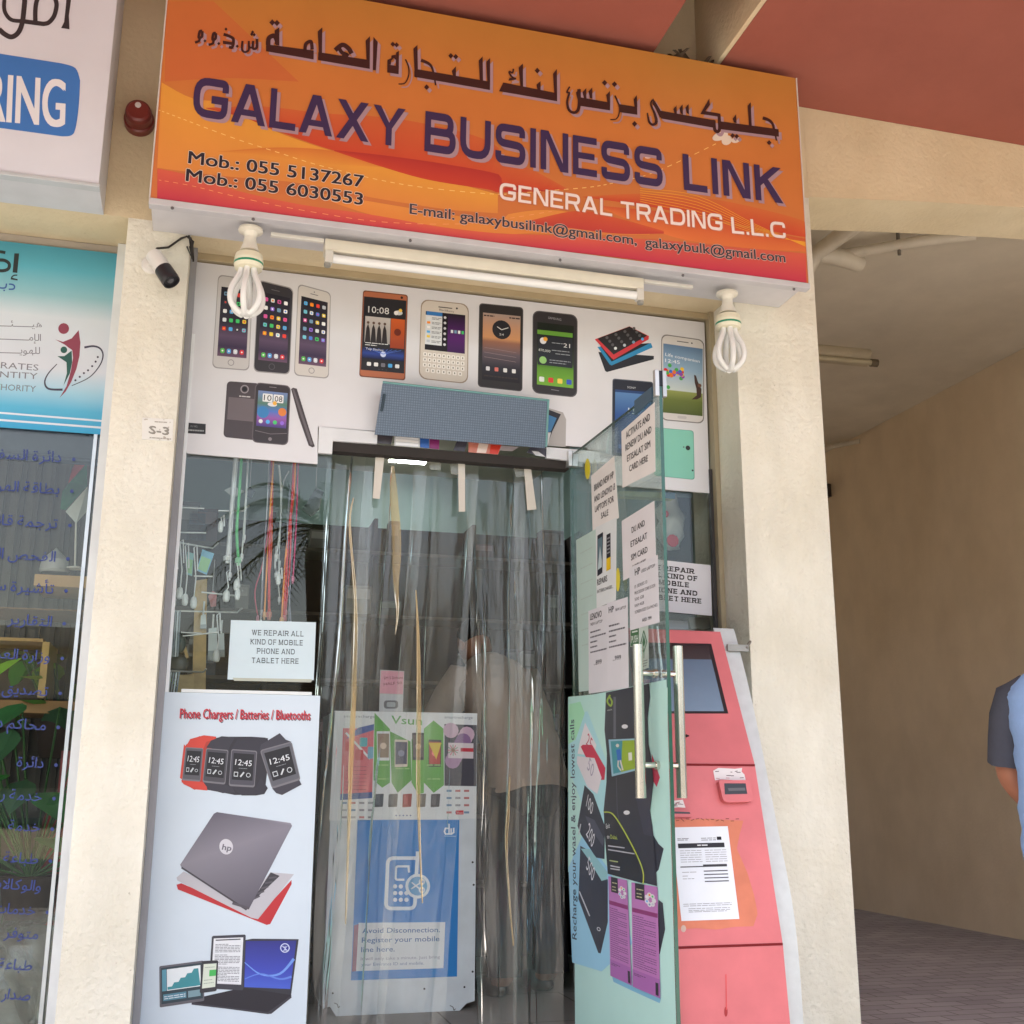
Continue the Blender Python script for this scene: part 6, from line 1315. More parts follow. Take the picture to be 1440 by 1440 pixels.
for k in range(42):
    z0 = .519+rg.randrange(6)*.34; x = rg.uniform(-.2,1.85); wv, hv = rg.uniform(.05,.14), rg.uniform(.08,.22)
    q = MB(); c = rg.choice([(120,120,124),(60,70,90),(150,140,130),(90,60,60),(70,80,70),(170,170,170),(50,50,54)]); q.box(x, 5.95, z0, x+wv, 6.05, z0+hv, c); q.box(x+.008, 5.9495, z0+hv*.55, x+wv-.008, 5.9499, z0+hv*.9, tuple(min(255,v+50) for v in c))
    tag(build('product_box', q, PRINT), 'small product box on the dark shelves at the back of the phone shop', 'box', 'boxes on the back shelves')
q = MB(); q.box(-.24, 4.95, .131, .46, 5.35, 1.06, (120,104,84)); q.box(-.245, 4.93, 1.0605, .48, 5.37, 1.085, (150,130,106)); tag(build('shop_counter', q, MATTE, bevel=.004), 'brown wooden counter behind the left window pane', 'counter')
# white display stand with posters
CYD = 4.75; S = YP(CYD)
cb = thing('poster_stand', (.83, CYD+.2, .13), 'white panelled stand with clipped corners and a blue poster inside the doorway', 'stand')
zb = .135; p = lambda x, y: S.p(*K('m', (x,y))[0]); 
f = [p(86,220), p(640,230), p(630,1350), p(598,1360), p(572,1388), p(90,1410), p(66,1372), p(36,1382)]
q = MB(); q.prism(f, (0,.45,0), (210,218,224)); build('body', q, PAINT, cb, bevel=.003)
q = Art(S, .0008)
for x, y in ((77,1320),(434,1303),(590,1296),(622,1236),(626,898),(622,810)): q.disc(*K('m',(x,y))[0], 1.5, (50,50,54), 0, n=10)
for x, y in ((95,1368),(545,1378)): q.stroke(smooth_path(K('m', x-12,y-10, x,y-4, x+4,y+8, x+10,y+2)), 1.0, (70,60,56), 0)
build('rivets', q, MATTE, cb)
# upper brochure poster
Q = Quad(*K('m', [(85,221),(640,230),(634,640),(64,648)])); q0 = Art(S, .0012); q0.rect(Q,0,0,1,1,(226,230,232),0)
D = Quad(*K('m', [(118,270),(238,272),(230,566),(106,568)])); q0.rect(D,0,.06,1,.98,(216,104,116),1); q0.add([D(0,.92),D(1,.90),D(1,.98),D(0,1)],(56,88,150),2); q0.add([D(.1,.2),D(.5,.05),D(1,.0),D(1,.08),D(.4,.16)],(60,90,160),2); q0.rect(D,.1,.24,.34,.36,(206,60,70),3,.04); q0.rect(D,.55,.18,.8,.3,(90,180,190),3,.04); q0.rect(D,.42,.34,.68,.48,(200,50,60),3,.04); q0.rect(D,.82,.30,1.0,.46,(110,170,200),3,.04); q0.stroke([D(.1,.12),D(.9,.46)],3,(236,236,236),2); q0.lines(D,[(.56+.05*i,.15,.8) for i in range(7)],(170,70,86),2,.01)
q0.txt('smartrecharge', K('m',(120,246))[0], K('m',(240,248))[0], 4, (110,120,136), 1); q0.txt('smartrecharge', K('m',(512,250))[0], K('m',(622,252))[0], 4, (120,130,146), 1)
q0.add(K('m', 240,228, 300,292, 300,500, 270,520, 236,490), (98,172,72), 1); q0.add(K('m', 300,300, 380,340, 384,490, 330,540, 306,500), (86,160,60), 2); q0.add(K('m', 384,330, 432,330, 432,540, 410,545, 384,500), (104,178,76), 1); q0.add(K('m', 432,290, 470,258, 508,290, 510,510, 470,540, 432,500), (98,172,72), 1)
q0.txt('Vsun', K('m',(304,270))[0], K('m',(424,276))[0], 12, (80,160,70), 2, bold=.01)
for pts, c, c2 in (([(248,300),(300,300),(298,414),(250,414)],(226,228,230),(150,130,110)),([(318,332),(370,334),(368,438),(318,440)],(220,206,190),(60,60,90)),([(386,306),(432,306),(432,412),(388,412)],(60,60,66),(110,100,100)),([(450,332),(500,334),(498,438),(450,438)],(50,48,52),(190,70,60))):
    D = Quad(*K('m', pts)); q0.rect(D,0,0,1,1,c,3,.06); q0.rect(D,.06,.08,.94,.9,c2,4); q0.ell(D,.5,.5,.25,tuple(min(255,v+70) for v in c2),5)
q0.add(K('m', 450,345, 500,345, 480,410), (226,196,60), 6); q0.lines(Quad(*K('m', [(240,420),(510,420),(510,510),(240,510)])), [(.1,.02,.2),(.25,.3,.5),(.1,.75,.97),(.7,.05,.2),(.7,.76,.95)], (150,200,120), 4, .06)
D = Quad(*K('m', [(512,272),(638,276),(636,514),(512,512)])); q0.rect(D,0,0,1,1,(70,68,80),1); 
for k in range(12): q0.ell(D, .2+.55*((k*37)%10)/10, .1+.55*((k*53)%10)/10, .24, ((176,140,176),(206,176,196),(140,106,150))[k%3], 2, n=12)
q0.rect(D,.12,.3,.9,.55,(222,210,216),3); q0.rect(D,.5,.38,.9,.44,(196,50,70),4); 
for k in range(12): q0.stroke([D(.27,.42),D(.27+.17*math.cos(k*.52),.42+.09*math.sin(k*.52))],1,(90,140,100) if k%2 else (196,60,80),4)
for k, c in enumerate(((52,60,74),(44,44,50),(150,50,50),(110,104,96),(66,64,70))): D = Quad(*K('m', [(240+k*55,545),(276+k*55,543),(272+k*55,594),(238+k*55,596)])); q0.rect(D,0,0,1,1,c,3,.08); q0.rect(D,.15,.1,.6,.8,tuple(v+26 for v in c),4)
for k in range(5): q0.disc(*K('m',(324+k*14,628))[0], 1.1, (70,90,150), 3, n=6)
rg = random.Random(4)
for (x0,y0,cs,rs) in ((112,575,4,3),(520,528,3,4)):
    for r in range(rs):
        for c in range(cs): x = x0+c*34; y = y0+r*28; q0.add(K('m', x,y, x+20,y, x+20,y+8, x,y+8), rg.choice([(150,150,156),(120,150,180),(190,120,120),(170,176,180)]), 3)
q0.add(K('m', 556,608, 586,608, 586,624, 556,624), (206,60,70), 4); q0.txt('Vsun', K('m',(559,621))[0], K('m',(583,621))[0], 3, (230,220,220), 5)
build('brochure_poster', q0, PRINT, cb)
BL2 = (40,130,206); q0 = Art(S, .0012); q0.add(K('m', 174,645, 570,645, 561,1255, 148,1270), BL2, 0)
q0.stroke(K('m', 548,676, 548,694, 540,700, 516,700, 512,690, 516,678, 530,678, 530,700), 2.2, (230,238,246), 1); q0.stroke(K('m', 530,660, 530,690), 2.2, (230,238,246), 1); q0.stroke(K('m', 538,678, 538,698), 2, (230,238,246), 1); q0.stroke(K('m', 510,708, 556,709), 1, (160,200,236), 1)
WH = (228,236,244); PH = [(292,985,10),(286,800,14),(380,790,14)]
q0.stroke(rounded([(*K('m',(408,768))[0],0),(*K('m',(396,990))[0],8),(*K('m',(284,990))[0],8),(*K('m',(292,794))[0],8),(*K('m',(404,794))[0],0)], 5), 5, WH, 1)
q0.stroke(rounded([(*K('m',(350,826))[0],0),(*K('m',(324,826))[0],3),(*K('m',(322,878))[0],3),(*K('m',(356,878))[0],0)], 4), 3, WH, 1); q0.stroke(K('m', 346,826, 372,826, 374,850), 3, WH, 1)
for r in range(3):
    for c in range(3 if r else 2): q0.disc(*K('m',(320+c*22,904+r*26))[0], 3.0, WH, 1)
q0.disc(*K('m',(408,903))[0], 17.5, WH, 2); q0.disc(*K('m',(408,903))[0], 13.4, (110,170,216), 3); q0.disc(*K('m',(408,903))[0], 15.2, BL2, 3) if False else None
q0.stroke(K('m', 384,888, 416,914), 2.0, WH, 4); q0.stroke(K('m', 382,914, 418,890), 2.0, WH, 4)
for x, y in ((424,886),(424,918)):
    q0.disc(*K('m',(x,y))[0], 4.4, WH, 5); q0.disc(*K('m',(x,y))[0], 2.2, BL2, 6)
q0.add(K('m', 178,1046, 515,1043, 508,1222, 160,1234), (224,228,232), 1); q0.add(K('m', 160,1056, 178,1050, 168,1234, 152,1236), (130,60,100), 1); T1 = (40,96,160)
q0.txt('Avoid Disconnection.', K('m',(192,1086))[0], K('m',(494,1082))[0], 7.6, T1, 3, bold=.01); q0.txt('Register your mobile', K('m',(190,1123))[0], K('m',(492,1117))[0], 7.6, T1, 3, bold=.01); q0.txt('line here.', K('m',(188,1160))[0], K('m',(318,1157))[0], 7.6, T1, 3, bold=.01)
q0.txt('It will only take a minute. Just bring', K('m',(186,1192))[0], K('m',(494,1184))[0], 4.6, (150,150,170), 3); q0.txt('your Emirates ID and mobile.', K('m',(188,1214))[0], K('m',(432,1208))[0], 4.6, (110,130,170), 3)
build('blue_poster', q0, PRINT, cb)
a = Art(S, .0012); a.add(K('m', 266,64, 354,68, 350,156, 260,152), (222,160,176), 0); a.txt('SIM 5 Dirhams', K('m',(276,98))[0], K('m',(350,96))[0], 4, (120,50,70), 1); a.txt('HALF 50', K('m',(276,122))[0], K('m',(346,116))[0], 4, (120,50,70), 1)
f = [S.p(*pp) for pp in K('m', 262,60, 356,66, 350,226, 258,226)]; b_ = MB(); 
a.add(K('m', 262,156, 352,158, 348,222, 260,222), (196,200,206), 0); Q = Quad(*K('m', [(276,180),(332,180),(332,212),(276,212)])); a.rect(Q,0,0,1,1,(110,112,120),1,.2); a.rect(Q,.2,.2,.8,.8,(170,176,182),2,.1)
a.prism([pp+Vector((0,.0005,0)) for pp in f], (0,.003,0), (190,190,190)); tag(build('pink_note', a, PAPER), 'pink handwritten price note above a small grey picture card on the white stand', 'note')
# customer leaning over the counter, seen through the plastic
def person(loc, yaw, J, E, shirt, trousers, label, skin=(150,104,80), hair=(30,26,26), head=None, shoes=(40,36,36), scale=1.0):
    t = thing('person', loc, label, 'person'); M = Matrix.Rotation(yaw, 3, 'Z'); L = Vector(loc)
    def W(v): return M @ (Vector(v)*scale) + L
    def add(nm, js, es, col, m, root=None, colf=None):
        vs, fs = skin_body(js, es, 3 if nm == 'shirt' else 2, root); q = MB(); q.mesh([W(v) for v in vs], fs, col, 0, True)
        if colf:
            for k, f_ in enumerate(fs):
                c = sum((Vector(vs[i]) for i in f_), Vector())/len(f_); q.c[k] = [lin(colf(c))]*len(f_)
        return build(nm, q, m, t)
    add('body', J, E, skin, SKIN, 'pelvis')
    rings, sleeves, tc1, tc2 = shirt; q = MB(); loft(q, dense(rings), tc1)
    for sv in sleeves: q.tube([p_ for p_, r_ in sv], [r_ for p_, r_ in sv], tc2, 16, 0, False)
    for i in range(len(q.v)):
        v_ = q.v[i]; f_ = .004*nz(Vector((v_.x*9, v_.y*9, v_.z*7)))+.003*nz(Vector((v_.x*22+3, v_.y*20, v_.z*16))); q.v[i] = W(v_*(1+f_*3))
    build('shirt', q, CLOTH, t)
    rings, legs, tc_ = trousers; q = MB(); loft(q, dense(rings), tc_)
    for lg in legs: q.tube([p_ for p_, r_ in lg], [r_ for p_, r_ in lg], tc_, 18, 0, False)
    for i in range(len(q.v)):
        v_ = q.v[i]; q.v[i] = W(v_*(1+.010*nz(Vector((v_.x*9, v_.y*9, v_.z*9)))))
    build('trousers', q, CLOTH, t)
    if head:
        hc, tilt = head; hc = Vector(hc); q = MB()
        tl = Matrix.Rotation(tilt, 3, 'X')
        def H(c, r, col):
            k = len(q.v); q.ico((0,0,0), r, col, 0, 18, 14); 
            for i in range(k, len(q.v)): q.v[i] = W(hc + tl @ (q.v[i]+Vector(c)))
        H((0,0,0), (.075,.095,.115), skin); H((0,.095,-.015), (.016,.02,.026), skin); H((-.077,0,-.01), (.014,.026,.034), skin); H((.077,0,-.01), (.014,.026,.034), skin); H((0,.078,-.06), (.03,.014,.010), (130,76,66))
        for s in (-1,1): H((s*.032,.086,.012), (.014,.01,.009), (236,232,226)); H((s*.032,.094,.012), (.006,.004,.006), (30,22,18))
        build('head', q, SKIN, t)
        q = MB(); k = 0; q.ico((0,0,0), (.083,.100,.116), hair, 0, 20, 14)
        for i in range(len(q.v)):
            v = q.v[i]; 
            if v.y > .03 and v.z < .06: v = Vector((v.x*.8, v.y*.7, v.z*.9))
            if v.z < -.05: v = Vector((v.x*.7, v.y*.75, -.05+(v.z+.05)*.3))
            q.v[i] = W(hc + tl @ (v+Vector((0,-.012,.018))))
        build('hair', q, CLOTH, t)
    for s in (-1, 1):
        f_ = J['foot_l' if s < 0 else 'foot_r'][0]; q = MB(); q.ico((0,0,0), (.048,.13,.045), shoes, 0, 16, 10)
        for i in range(len(q.v)): v = q.v[i]; q.v[i] = W(Vector((v.x+f_[0], v.y+f_[1]+.02, max(v.z,-.035)+.037)))
        build('shoe', q, PLAST, t)
    return t
def hand(J, E, arm, wrist, d, side):
    """palm and five bent fingers as chains off the wrist"""
    w_ = Vector(J[wrist][0]); d = Vector(d).normalized(); lat = Vector((0,1,0)); up = Vector((side,0,0))
    J['palm_'+arm] = (tuple(w_+d*.05), .026, .018); E.append((wrist, 'palm_'+arm)); J['knuck_'+arm] = (tuple(w_+d*.085), .034, .014); E.append(('palm_'+arm, 'knuck_'+arm))
    for i, (o, ln) in enumerate(((-.030,.058),(-.010,.072),(.010,.068),(.030,.052))):
        p0 = w_+d*.095+lat*o; p1 = p0+d*ln*.5-up*.006; p2 = p0+d*ln-up*.022
        for j, pp in enumerate((p0,p1,p2)): J['f%d%d_%s' % (i,j,arm)] = (tuple(pp), .009-.0012*j)
        E += [('knuck_'+arm,'f%d0_%s' % (i,arm)),('f%d0_%s' % (i,arm),'f%d1_%s' % (i,arm)),('f%d1_%s' % (i,arm),'f%d2_%s' % (i,arm))]
    J['t0_'+arm] = (tuple(w_+d*.04+lat*.035), .011); J['t1_'+arm] = (tuple(w_+d*.08+lat*.055-up*.008), .010); J['t2_'+arm] = (tuple(w_+d*.105+lat*.058-up*.014), .008)
    E += [('palm_'+arm,'t0_'+arm),('t0_'+arm,'t1_'+arm),('t1_'+arm,'t2_'+arm)]
# bent forward figure; local +y is the way it faces
J = {'pelvis':((0,0,.93),.125,.095),'belly':((0,.06,1.08),.11,.085),'chest':((0,.22,1.30),.115,.085),'neck0':((0,.36,1.43),.06),'neck1':((0,.43,1.46),.052),
 'shl':((-.17,.30,1.37),.052),'ell':((-.22,.42,1.12),.045),'wrl':((-.18,.66,1.06),.030),'shr':((.17,.30,1.37),.052),'elr':((.24,.44,1.14),.045),'wrr':((.18,.66,1.06),.030),
 'hipl':((-.10,0,.86),.095),'kneel':((-.11,.03,.48),.065),'ankl':((-.12,-.03,.09),.042),'foot_l':((-.12,.08,.04),.035),'hipr':((.10,0,.86),.095),'kneer':((.12,.05,.48),.065),'ankr':((.13,0,.09),.042),'foot_r':((.13,.11,.04),.035)}
E = [('pelvis','belly'),('belly','chest'),('chest','neck0'),('neck0','neck1'),('chest','shl'),('shl','ell'),('ell','wrl'),('chest','shr'),('shr','elr'),('elr','wrr'),('pelvis','hipl'),('hipl','kneel'),('kneel','ankl'),('ankl','foot_l'),('pelvis','hipr'),('hipr','kneer'),('kneer','ankr'),('ankr','foot_r')]
hand(J, E, 'l', 'wrl', (0.05,1,0), 1); hand(J, E, 'r', 'wrr', (-.05,1,0), -1)
SH = [((0,-.02,.84),.185,.165),((0,0,.93),.185,.165),((0,.035,1.03),.178,.155),((0,.10,1.14),.19,.155),((0,.19,1.26),.215,.15),((0,.27,1.35),.22,.13),((0,.32,1.41),.16,.10),((0,.37,1.455),.08,.075)]
SL = [[((sx*.08,.30,1.39),.03),((sx*.17,.28,1.36),.092),((sx*.20,.34,1.28),.088),((sx*.225,.40,1.19),.078),((sx*.23,.44,1.14),.074)] for sx in (-1,1)]
TR = [((0,0,1.0),.165,.14),((0,0,.92),.175,.155),((0,-.01,.84),.185,.155),((0,0,.76),.15,.11)]
TL = [[((sx*.085,0,.86),.098),((sx*.10,.005,.74),.098),((sx*.112,.03,.50),.082),((sx*.12,.0,.28),.076),((sx*.125,-.015,.09),.072)] for sx in (-1,1)]
person((1.43, 5.0, .13), R_(18), J, E, (SH, SL, (160,142,128), (160,142,128)), (TR, TL, (44,42,46)), 'person in a beige shirt and black trousers leaning over inside the doorway', head=((0,.47,1.55), R_(-38)))
# person in the blue top at the right edge of the view, seen from behind
J = {'pelvis':((0,0,.93),.125,.09),'belly':((0,.0,1.10),.115,.09),'chest':((0,.01,1.30),.12,.085),'neck0':((0,.02,1.47),.062),'neck1':((0,.03,1.53),.055),
 'shl':((-.19,0,1.385),.052),'ell':((-.25,.0,1.10),.050),'wrl':((-.17,.16,.90),.032),'shr':((.19,0,1.385),.052),'elr':((.265,-.02,1.10),.050),'wrr':((.285,.05,.85),.032),
 'hipl':((-.10,0,.86),.095),'kneel':((-.11,.03,.48),.065),'ankl':((-.11,-.02,.09),.042),'foot_l':((-.11,.09,.04),.035),'hipr':((.10,0,.86),.095),'kneer':((.11,.01,.48),.065),'ankr':((.11,-.02,.09),.042),'foot_r':((.11,.09,.04),.035)}
E = [('pelvis','belly'),('belly','chest'),('chest','neck0'),('neck0','neck1'),('chest','shl'),('shl','ell'),('ell','wrl'),('chest','shr'),('shr','elr'),('elr','wrr'),('pelvis','hipl'),('hipl','kneel'),('kneel','ankl'),('ankl','foot_l'),('pelvis','hipr'),('hipr','kneer'),('kneer','ankr'),('ankr','foot_r')]
hand(J, E, 'l', 'wrl', (.3,.5,-.8), 1); hand(J, E, 'r', 'wrr', (0,.1,-1), -1)
SH = [((0,0,.80),.195,.165),((0,0,.90),.20,.17),((0,-.005,1.02),.19,.16),((0,-.005,1.14),.19,.155),((0,0,1.26),.205,.15),((0,0,1.345),.218,.132),((0,.005,1.395),.205,.112),((0,.012,1.43),.14,.092),((0,.02,1.475),.078,.074)]
SL = [[((sx*.10,0,1.395),.02),((sx*.14,0,1.385),.055),((sx*.185,0,1.345),.076),((sx*.212,.0,1.29),.076),((sx*.230,0,1.22),.070),((sx*.242,0,1.13),.066)] for sx in (-1,1)]
TR = [((0,0,1.0),.16,.13),((0,0,.90),.175,.145),((0,0,.82),.178,.145),((0,0,.75),.15,.10)]
TL = [[((sx*.085,0,.86),.095),((sx*.10,.005,.72),.096),((sx*.11,.015,.48),.080),((sx*.11,-.005,.27),.074),((sx*.11,-.015,.09),.070)] for sx in (-1,1)]
d = ray(1440, 1000); v = CAM + d*(3.02/d.y)
person((2.64, 3.02, 0), R_(-70), J, E, (SH, SL, (146,178,224), (76,78,88)), (TR, TL, (52,56,72)), 'person in light blue top with grey sleeves seen from behind at right', skin=(168,110,84), head=((0,.035,1.63), 0), scale=.95)

# ================================================================== GOODS HANGING BEHIND THE LEFT PANE
def cable_bundle(y, strands, label, seed=0):
    rg = random.Random(seed); p0 = YP(y).p(*K('j', strands[0][0][:2])[0]); t = thing('cable_bundle', p0, label, 'cables', 'cables hanging behind the left pane')
    for pts, r, col in strands:
        P = [YP(y+rg.uniform(-.012,.012)).p(*a) for a in smooth_path(K('j', *pts), 4)]; r *= 1.35; q = MB(); q.tube(P, r, col, 6); e = P[-1]
        q.lathe(e, (0,0,-1), [(0,r*1.2),(.004,r*2.0),(.02,r*2.0),(.021,r),(.03,r),(.031,0)], tuple(min(255,int(v_*.6+90)) for v_ in col), 8)
        build('cable', q, PLAST, t)
cable_bundle(4.24, [((424,60, 405,300, 392,480, 380,610), .0058, (222,224,228)),((436,60, 414,320, 400,500, 392,700), .0026, (206,206,214)),((456,60, 440,300, 428,480, 436,622), .0044, (90,196,120)),((490,60, 480,240, 466,460, 456,600), .0022, (222,226,226)),((476,90, 486,160, 470,500), .0016, (200,204,206))], 'white and green cables hanging at the left of the window pane', 1)
cable_bundle(4.27, [((606,60, 596,300, 578,520, 560,900), .0022, (130,124,140)),((618,60, 612,300, 602,560, 600,910), .0040, (206,48,58)),((628,60, 612,280, 590,640, 576,910), .0028, (240,150,60)),((612,60, 604,380, 570,640, 525,800, 540,930), .0020, (190,60,90)),((622,60, 616,400, 612,600, 596,820, 606,910), .0024, (226,90,60)),((600,80, 590,340, 566,700, 556,950), .0016, (200,206,214))], 'red and orange cables hanging in the middle of the window pane', 2)
cable_bundle(4.26, [((735,60, 722,320, 700,560, 680,930), .0040, (206,44,58)),((742,60, 730,300, 690,600, 668,940), .0030, (240,140,50)),((750,60, 744,300, 722,600, 705,960), .0024, (120,120,136)),((738,60, 720,360, 712,640, 690,900), .0022, (226,70,90)),((756,80, 748,360, 736,600, 728,720), .0022, (206,60,120)),((728,60, 700,420, 700,700, 716,960), .0018, (150,150,166))], 'dark red and orange cables hanging at the right of the window pane', 3)
cable_bundle(4.30, [((652,130, 664,260, 660,460, 640,600), .0030, (214,220,222)),((706,160, 670,260, 655,600, 650,720), .0018, (206,214,218)),((640,560, 632,660, 640,700), .0030, (226,228,230)),((660,640, 650,740, 656,830), .0020, (226,228,230))], 'pale thin cables between the red cable bundles', 4)
def charger(pts, lb, y=4.24):
    x, y0, y1, w_ = pts; t = thing('phone_charger', YP(y).p(*K('j',(x,y1))[0]), lb, 'charger', 'white chargers hanging behind the left pane')
    a_, b2 = YP(y).p(*K('j',(x+4,y0))[0]), YP(y).p(*K('j',(x,y1))[0]); r = w_*.264/400*.5
    q = MB(); q.lathe(b2, (0,0,1), [(0,0),(.003,r*.7),(.012,r),(.03,r),(.04,r*.75),(.045,r*.4),(.046,0)], (224,228,230), 12); build('plug', q, PLAST, t)
    q = MB(); q.tube([b2+Vector((0,0,.045)), (a_+b2)/2+Vector((.008,0,0)), a_, a_+Vector((.01,.004,.012)), a_+Vector((.014,.008,-.03)), (a_+b2)/2+Vector((.012,.006,.03))], .0026, (226,228,230), 6); build('lead', q, PLAST, t)
for p_, lb in (((122,540,845,36),'white charger hanging from the left end of the pegs'),((150,560,880,34),'white charger, second from the left on the pegs'),((196,570,895,36),'white charger, third from the left on the pegs'),((90,560,890,24),'white charger half hidden by the window frame'),((370,700,860,40),'white charger below the white cables'),((425,640,800,34),'white charger below the green cable'),((430,700,850,30),'grey looking charger right of the one below the white cables'),((648,690,770,28),'small white plug among the red cables'),((318,930,1180,40),'clear charger pack low in the window pane'),((340,410,490,30),'pair of pale plugs high on a peg')): charger(p_, lb)
for pts, col, lb in (((165,590,200,600,190,720,158,710),(130,190,190),'small teal card pack on a peg'),((245,578,308,600,268,714,214,690),(110,176,208),'blue and green card pack tilted on a peg')):
    f = [YP(4.27).p(*p_) for p_ in K('j', *pts)]; q = Art(YP(4.27), .0006); q.prism(f, (0,.004,0), col); Q = Quad(*K('j', [(pts[i],pts[i+1]) for i in (0,2,4,6)])); q.rect(Q,.08,.3,.92,.92,(140,196,140),1); tag(build('card_pack', q, PRINT), lb, 'pack')
for k, (xy, lb) in enumerate((((125,355,255,360),'chrome peg rod, uppermost behind the left pane'),((330,372,460,374,492,352),'chrome peg rod bent up at the end beside the white cables'),((100,487,265,490),'chrome peg rod below the uppermost one'),((108,540,300,572,328,550),'chrome peg rod carrying the chargers'),((200,720,300,722),'short chrome peg rod below the card packs'),((240,806,430,826,458,802),'chrome peg rod under the green cable'),((75,905,430,914,455,896),'long chrome peg rod under the chargers'),((130,1020,240,1026),'short chrome peg rod above the wood slats'),((50,1225,250,1232,265,1218),'lowest chrome peg rod behind the left pane'),((140,1040,330,1020),'thin chrome peg rod crossing the wood plank'))):
    q = MB(); P = [YP(4.26+.004*(k%3)).p(*a) for a in K('j', *xy)]; P = [P[0]]+[pp-Vector((0,.02*i,0)) for i, pp in enumerate(P[1:])]; q.tube(P, .0032, (214,216,216), 8); tag(build('peg_rod', q, ALU), lb, 'peg', 'peg rods behind the left pane')
def plank(pts, lb, y=4.32, col=(196,168,120)):
    f = [YP(y).p(*p_) for p_ in K('j', *pts)]; q = MB(); q.prism(f, (0,.03,0), col); tag(build('wood_plank', q, WOOD), lb, 'plank')
WOOD = mat('raw_wood', .7, .2, noise=.22, nscale=18)
plank((205,745, 270,735, 262,1340, 190,1340), 'raw wood plank standing behind the pegs of the left pane'); plank((118,1040, 140,1030, 172,1150, 160,1160), 'raw wood offcut leaning beside the plank', 4.30); plank((118,1248, 200,1242, 196,1340, 112,1340), 'short raw wood block at the foot of the plank', 4.29)
for k, (x0, x1, y0, y1, lb) in enumerate(((62,120,905,1150,'bundle of grey metal strips hanging on the long peg rod'),(46,118,1232,1340,'bundle of grey metal strips on the lowest peg rod'))):
    q = MB()
    for i in range(5):
        xa = x0+(x1-x0)*i/5; f = [YP(4.25+.003*(i%2)).p(*p_) for p_ in K('j', xa+14,y0, xa+22,y0, xa+8,y1, xa,y1)]; q.prism(f, (0,.002,0), (176,182,186) if i % 2 else (120,128,134))
    tag(build('metal_strips', q, ALU), lb, 'strips')
q = MB(); c = YP(4.3).p(*K('j',(118,1190))[0]); q.ico((c.x,c.y,c.z), (.035,.02,.035), (70,74,70), 0, 14, 10); c2 = YP(4.3).p(*K('j',(128,1080))[0]); q.ico((c2.x,c2.y,c2.z), (.02,.014,.035), (50,66,60), 0, 12, 8); tag(build('earphone_case', q, PLAST), 'dark rounded case beside the wood offcut', 'case')
for pts, col, lb in (((362,262, 408,240, 470,268, 412,302),(196,204,206),'pale diamond shaped tag behind the white cables'),((470,270, 498,244, 526,268, 506,304, 476,296),(70,78,88),'dark pointed tag beside the green cable'),((776,366, 850,248, 892,270, 868,366, 824,404),(56,66,66),'dark diamond shaped tag hanging at the right of the left pane'),((276,826, 300,800, 322,812, 318,880, 290,884),(190,120,124),'faded pink pack behind the chargers')):
    f = [YP(4.33).p(*p_) for p_ in K('j', *pts)]; q = MB(); q.prism(f, (0,.006,0), col); q.tube([f[1], f[1]+Vector((0,.003,.12))], .0015, (200,204,206), 5); tag(build('hanging_tag', q, PRINT), lb, 'tag')
for k_, (x, y0, y1, w_) in enumerate(((300,930,1170,44),(345,960,1150,30),(250,860,1000,26))):
    f = [YP(4.30).p(*p_) for p_ in K('j', x-w_/2,y0+70, x+w_/2,y0+64, x+w_/2+4,y1, x-w_/2-4,y1)]; q = MB(); q.prism(f, (0,.012,0), (206,214,214)); q.tube([(f[0]+f[1])/2, (f[0]+f[1])/2+Vector((0,0,.05))], .004, (220,224,224), 6); q.prism([f[0]*.3+f[3]*.7, f[1]*.3+f[2]*.7, f[2], f[3]], (0,-.001,0), (150,160,164))
    tag(build('blister_pack', q, PLAST), ('wide clear blister pack low behind the left pane','narrow clear blister pack beside the wide one','small clear blister pack above the wide one')[k_], 'pack')
# bag and goods behind the right pane
q = MB(); c = YP(4.4).p(*K('n',(510,610))[0]); q.ico((c.x,c.y,c.z), (.06,.05,.13), (206,204,200), 0, 18, 14); rg = random.Random(6)
for i, v_ in enumerate(q.v): q.v[i] = v_+Vector((.010*math.sin(v_.z*70+v_.x*40), .012*math.sin(v_.z*53), .008*math.sin(v_.x*90)))
bgw = build('shopping_bag', q, PLAST); tag(bgw, 'white plastic bag with red print hanging behind the right pane', 'bag')
q = Art(YP(4.4), .07); 
q = MB()
for (x, y, r) in ((488,572,.016),(520,690,.028)): p_ = YP(4.33).p(*K('n',(x,y))[0]); q.lathe(p_, (0,-1,0), [(0,r),(.002,r*.9),(.003,0)], (206,44,60), 10)
build('red_print', q, PLAST, bgw)
q = MB(); f = [YP(4.3).p(*p_) for p_ in K('n', 285,470, 530,478, 530,504, 285,492)]; q.prism(f, (0,.05,0), (196,200,140)); q.prism([YP(4.298).p(*p_) for p_ in K('n', 475,476, 532,478, 530,506, 475,502)], (0,.0015,0), (120,160,190)); tag(build('yellow_shelf_edge', q, PAINT), 'pale yellow shelf edge behind the open door and right pane', 'shelf')  # pale yellow edge with a blue piece at its right end
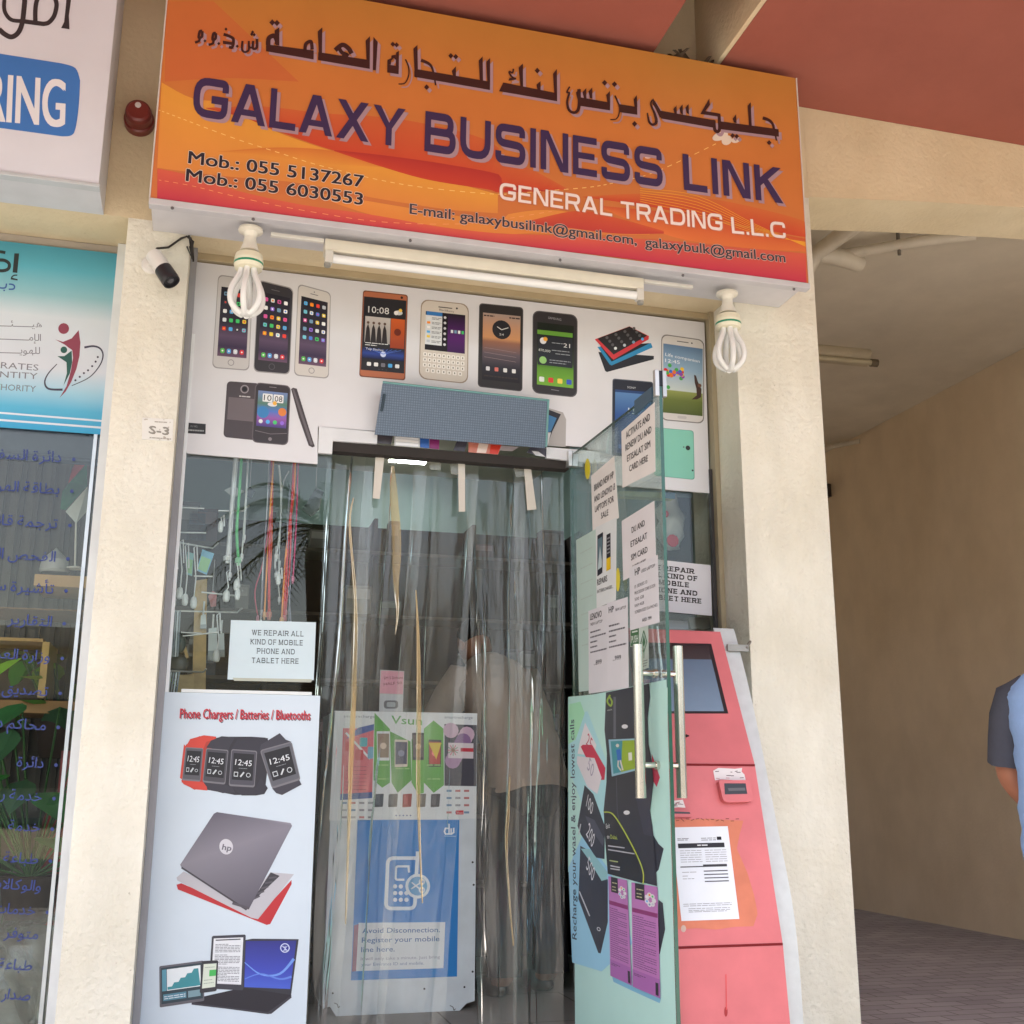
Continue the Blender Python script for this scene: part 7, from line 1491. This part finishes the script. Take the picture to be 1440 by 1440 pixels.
q = MB(); f = [YP(4.2).p(*p_) for p_ in K('n', 486,1040, 585,1044, 590,1080, 486,1080)]; q.prism(f, (0,.06,0), (176,170,190)); q.prism([YP(4.199).p(*p_) for p_ in K('n', 590,1026, 680,1030, 690,1078, 600,1078)], (0,.06,0), (150,146,140)); tag(build('stacked_boxes', q, PRINT), 'pale boxes stacked low behind the right pane above the red machine', 'boxes')
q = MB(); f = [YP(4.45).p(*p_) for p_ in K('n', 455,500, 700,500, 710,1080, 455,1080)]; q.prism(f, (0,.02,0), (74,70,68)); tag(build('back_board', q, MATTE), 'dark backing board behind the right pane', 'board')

# ================================================================== PALM ACROSS THE PAVEMENT (mirrored in the left pane)
d = ray(452, 745); v = d*(16.0/d.y); pc = Vector((v.x, 8.2-16.0, 1+v.z))
pm = thing('palm_tree', (pc.x, pc.y, -.15), 'date palm across the pavement whose fronds show mirrored in the left pane', 'tree')
q = MB(); P = [Vector((pc.x+.05*math.sin(i), pc.y, -.15+(pc.z+.15)*i/12)) for i in range(13)]; q.tube(P, [.22-.006*i+.015*(i%2) for i in range(13)], (110,92,70), 14); build('trunk', q, MATTE, pm)
rg = random.Random(14); q = MB()
for k in range(34):
    an = k*2.4+rg.uniform(-.2,.2); el_ = rg.uniform(-.1,1.25); L_ = rg.uniform(1.5,2.1); o = Vector((math.cos(an),math.sin(an),0)); pt = []
    for i in range(13):
        s = i/12; pt.append(pc + o*L_*s*math.cos(el_*.7) + Vector((0,0,L_*(s*math.sin(el_)-.75*s*s))))
    q.tube(pt, [.02-.0014*i for i in range(13)], (116,120,64), 5)
    for i in range(1, 13):
        for hh in (0, .5):
            if i == 12 and hh: continue
            c0 = pt[i].lerp(pt[min(12,i+1)], hh); tg = (pt[i]-pt[i-1]).normalized(); sd_ = tg.cross(Vector((0,0,1))).normalized(); ll = .42*(1-.55*abs(i/12-.4))
            for sg in (-1,1):
                e = c0+(sd_*sg+tg*.8+Vector((0,0,-.25+rg.uniform(-.15,.15)))).normalized()*ll; g = rg.uniform(.75,1.15); q.face([c0-tg*.012, c0+tg*.012, e], (int(74*g),int(104*g),int(46*g)))
build('crown', q, LEAF, pm)
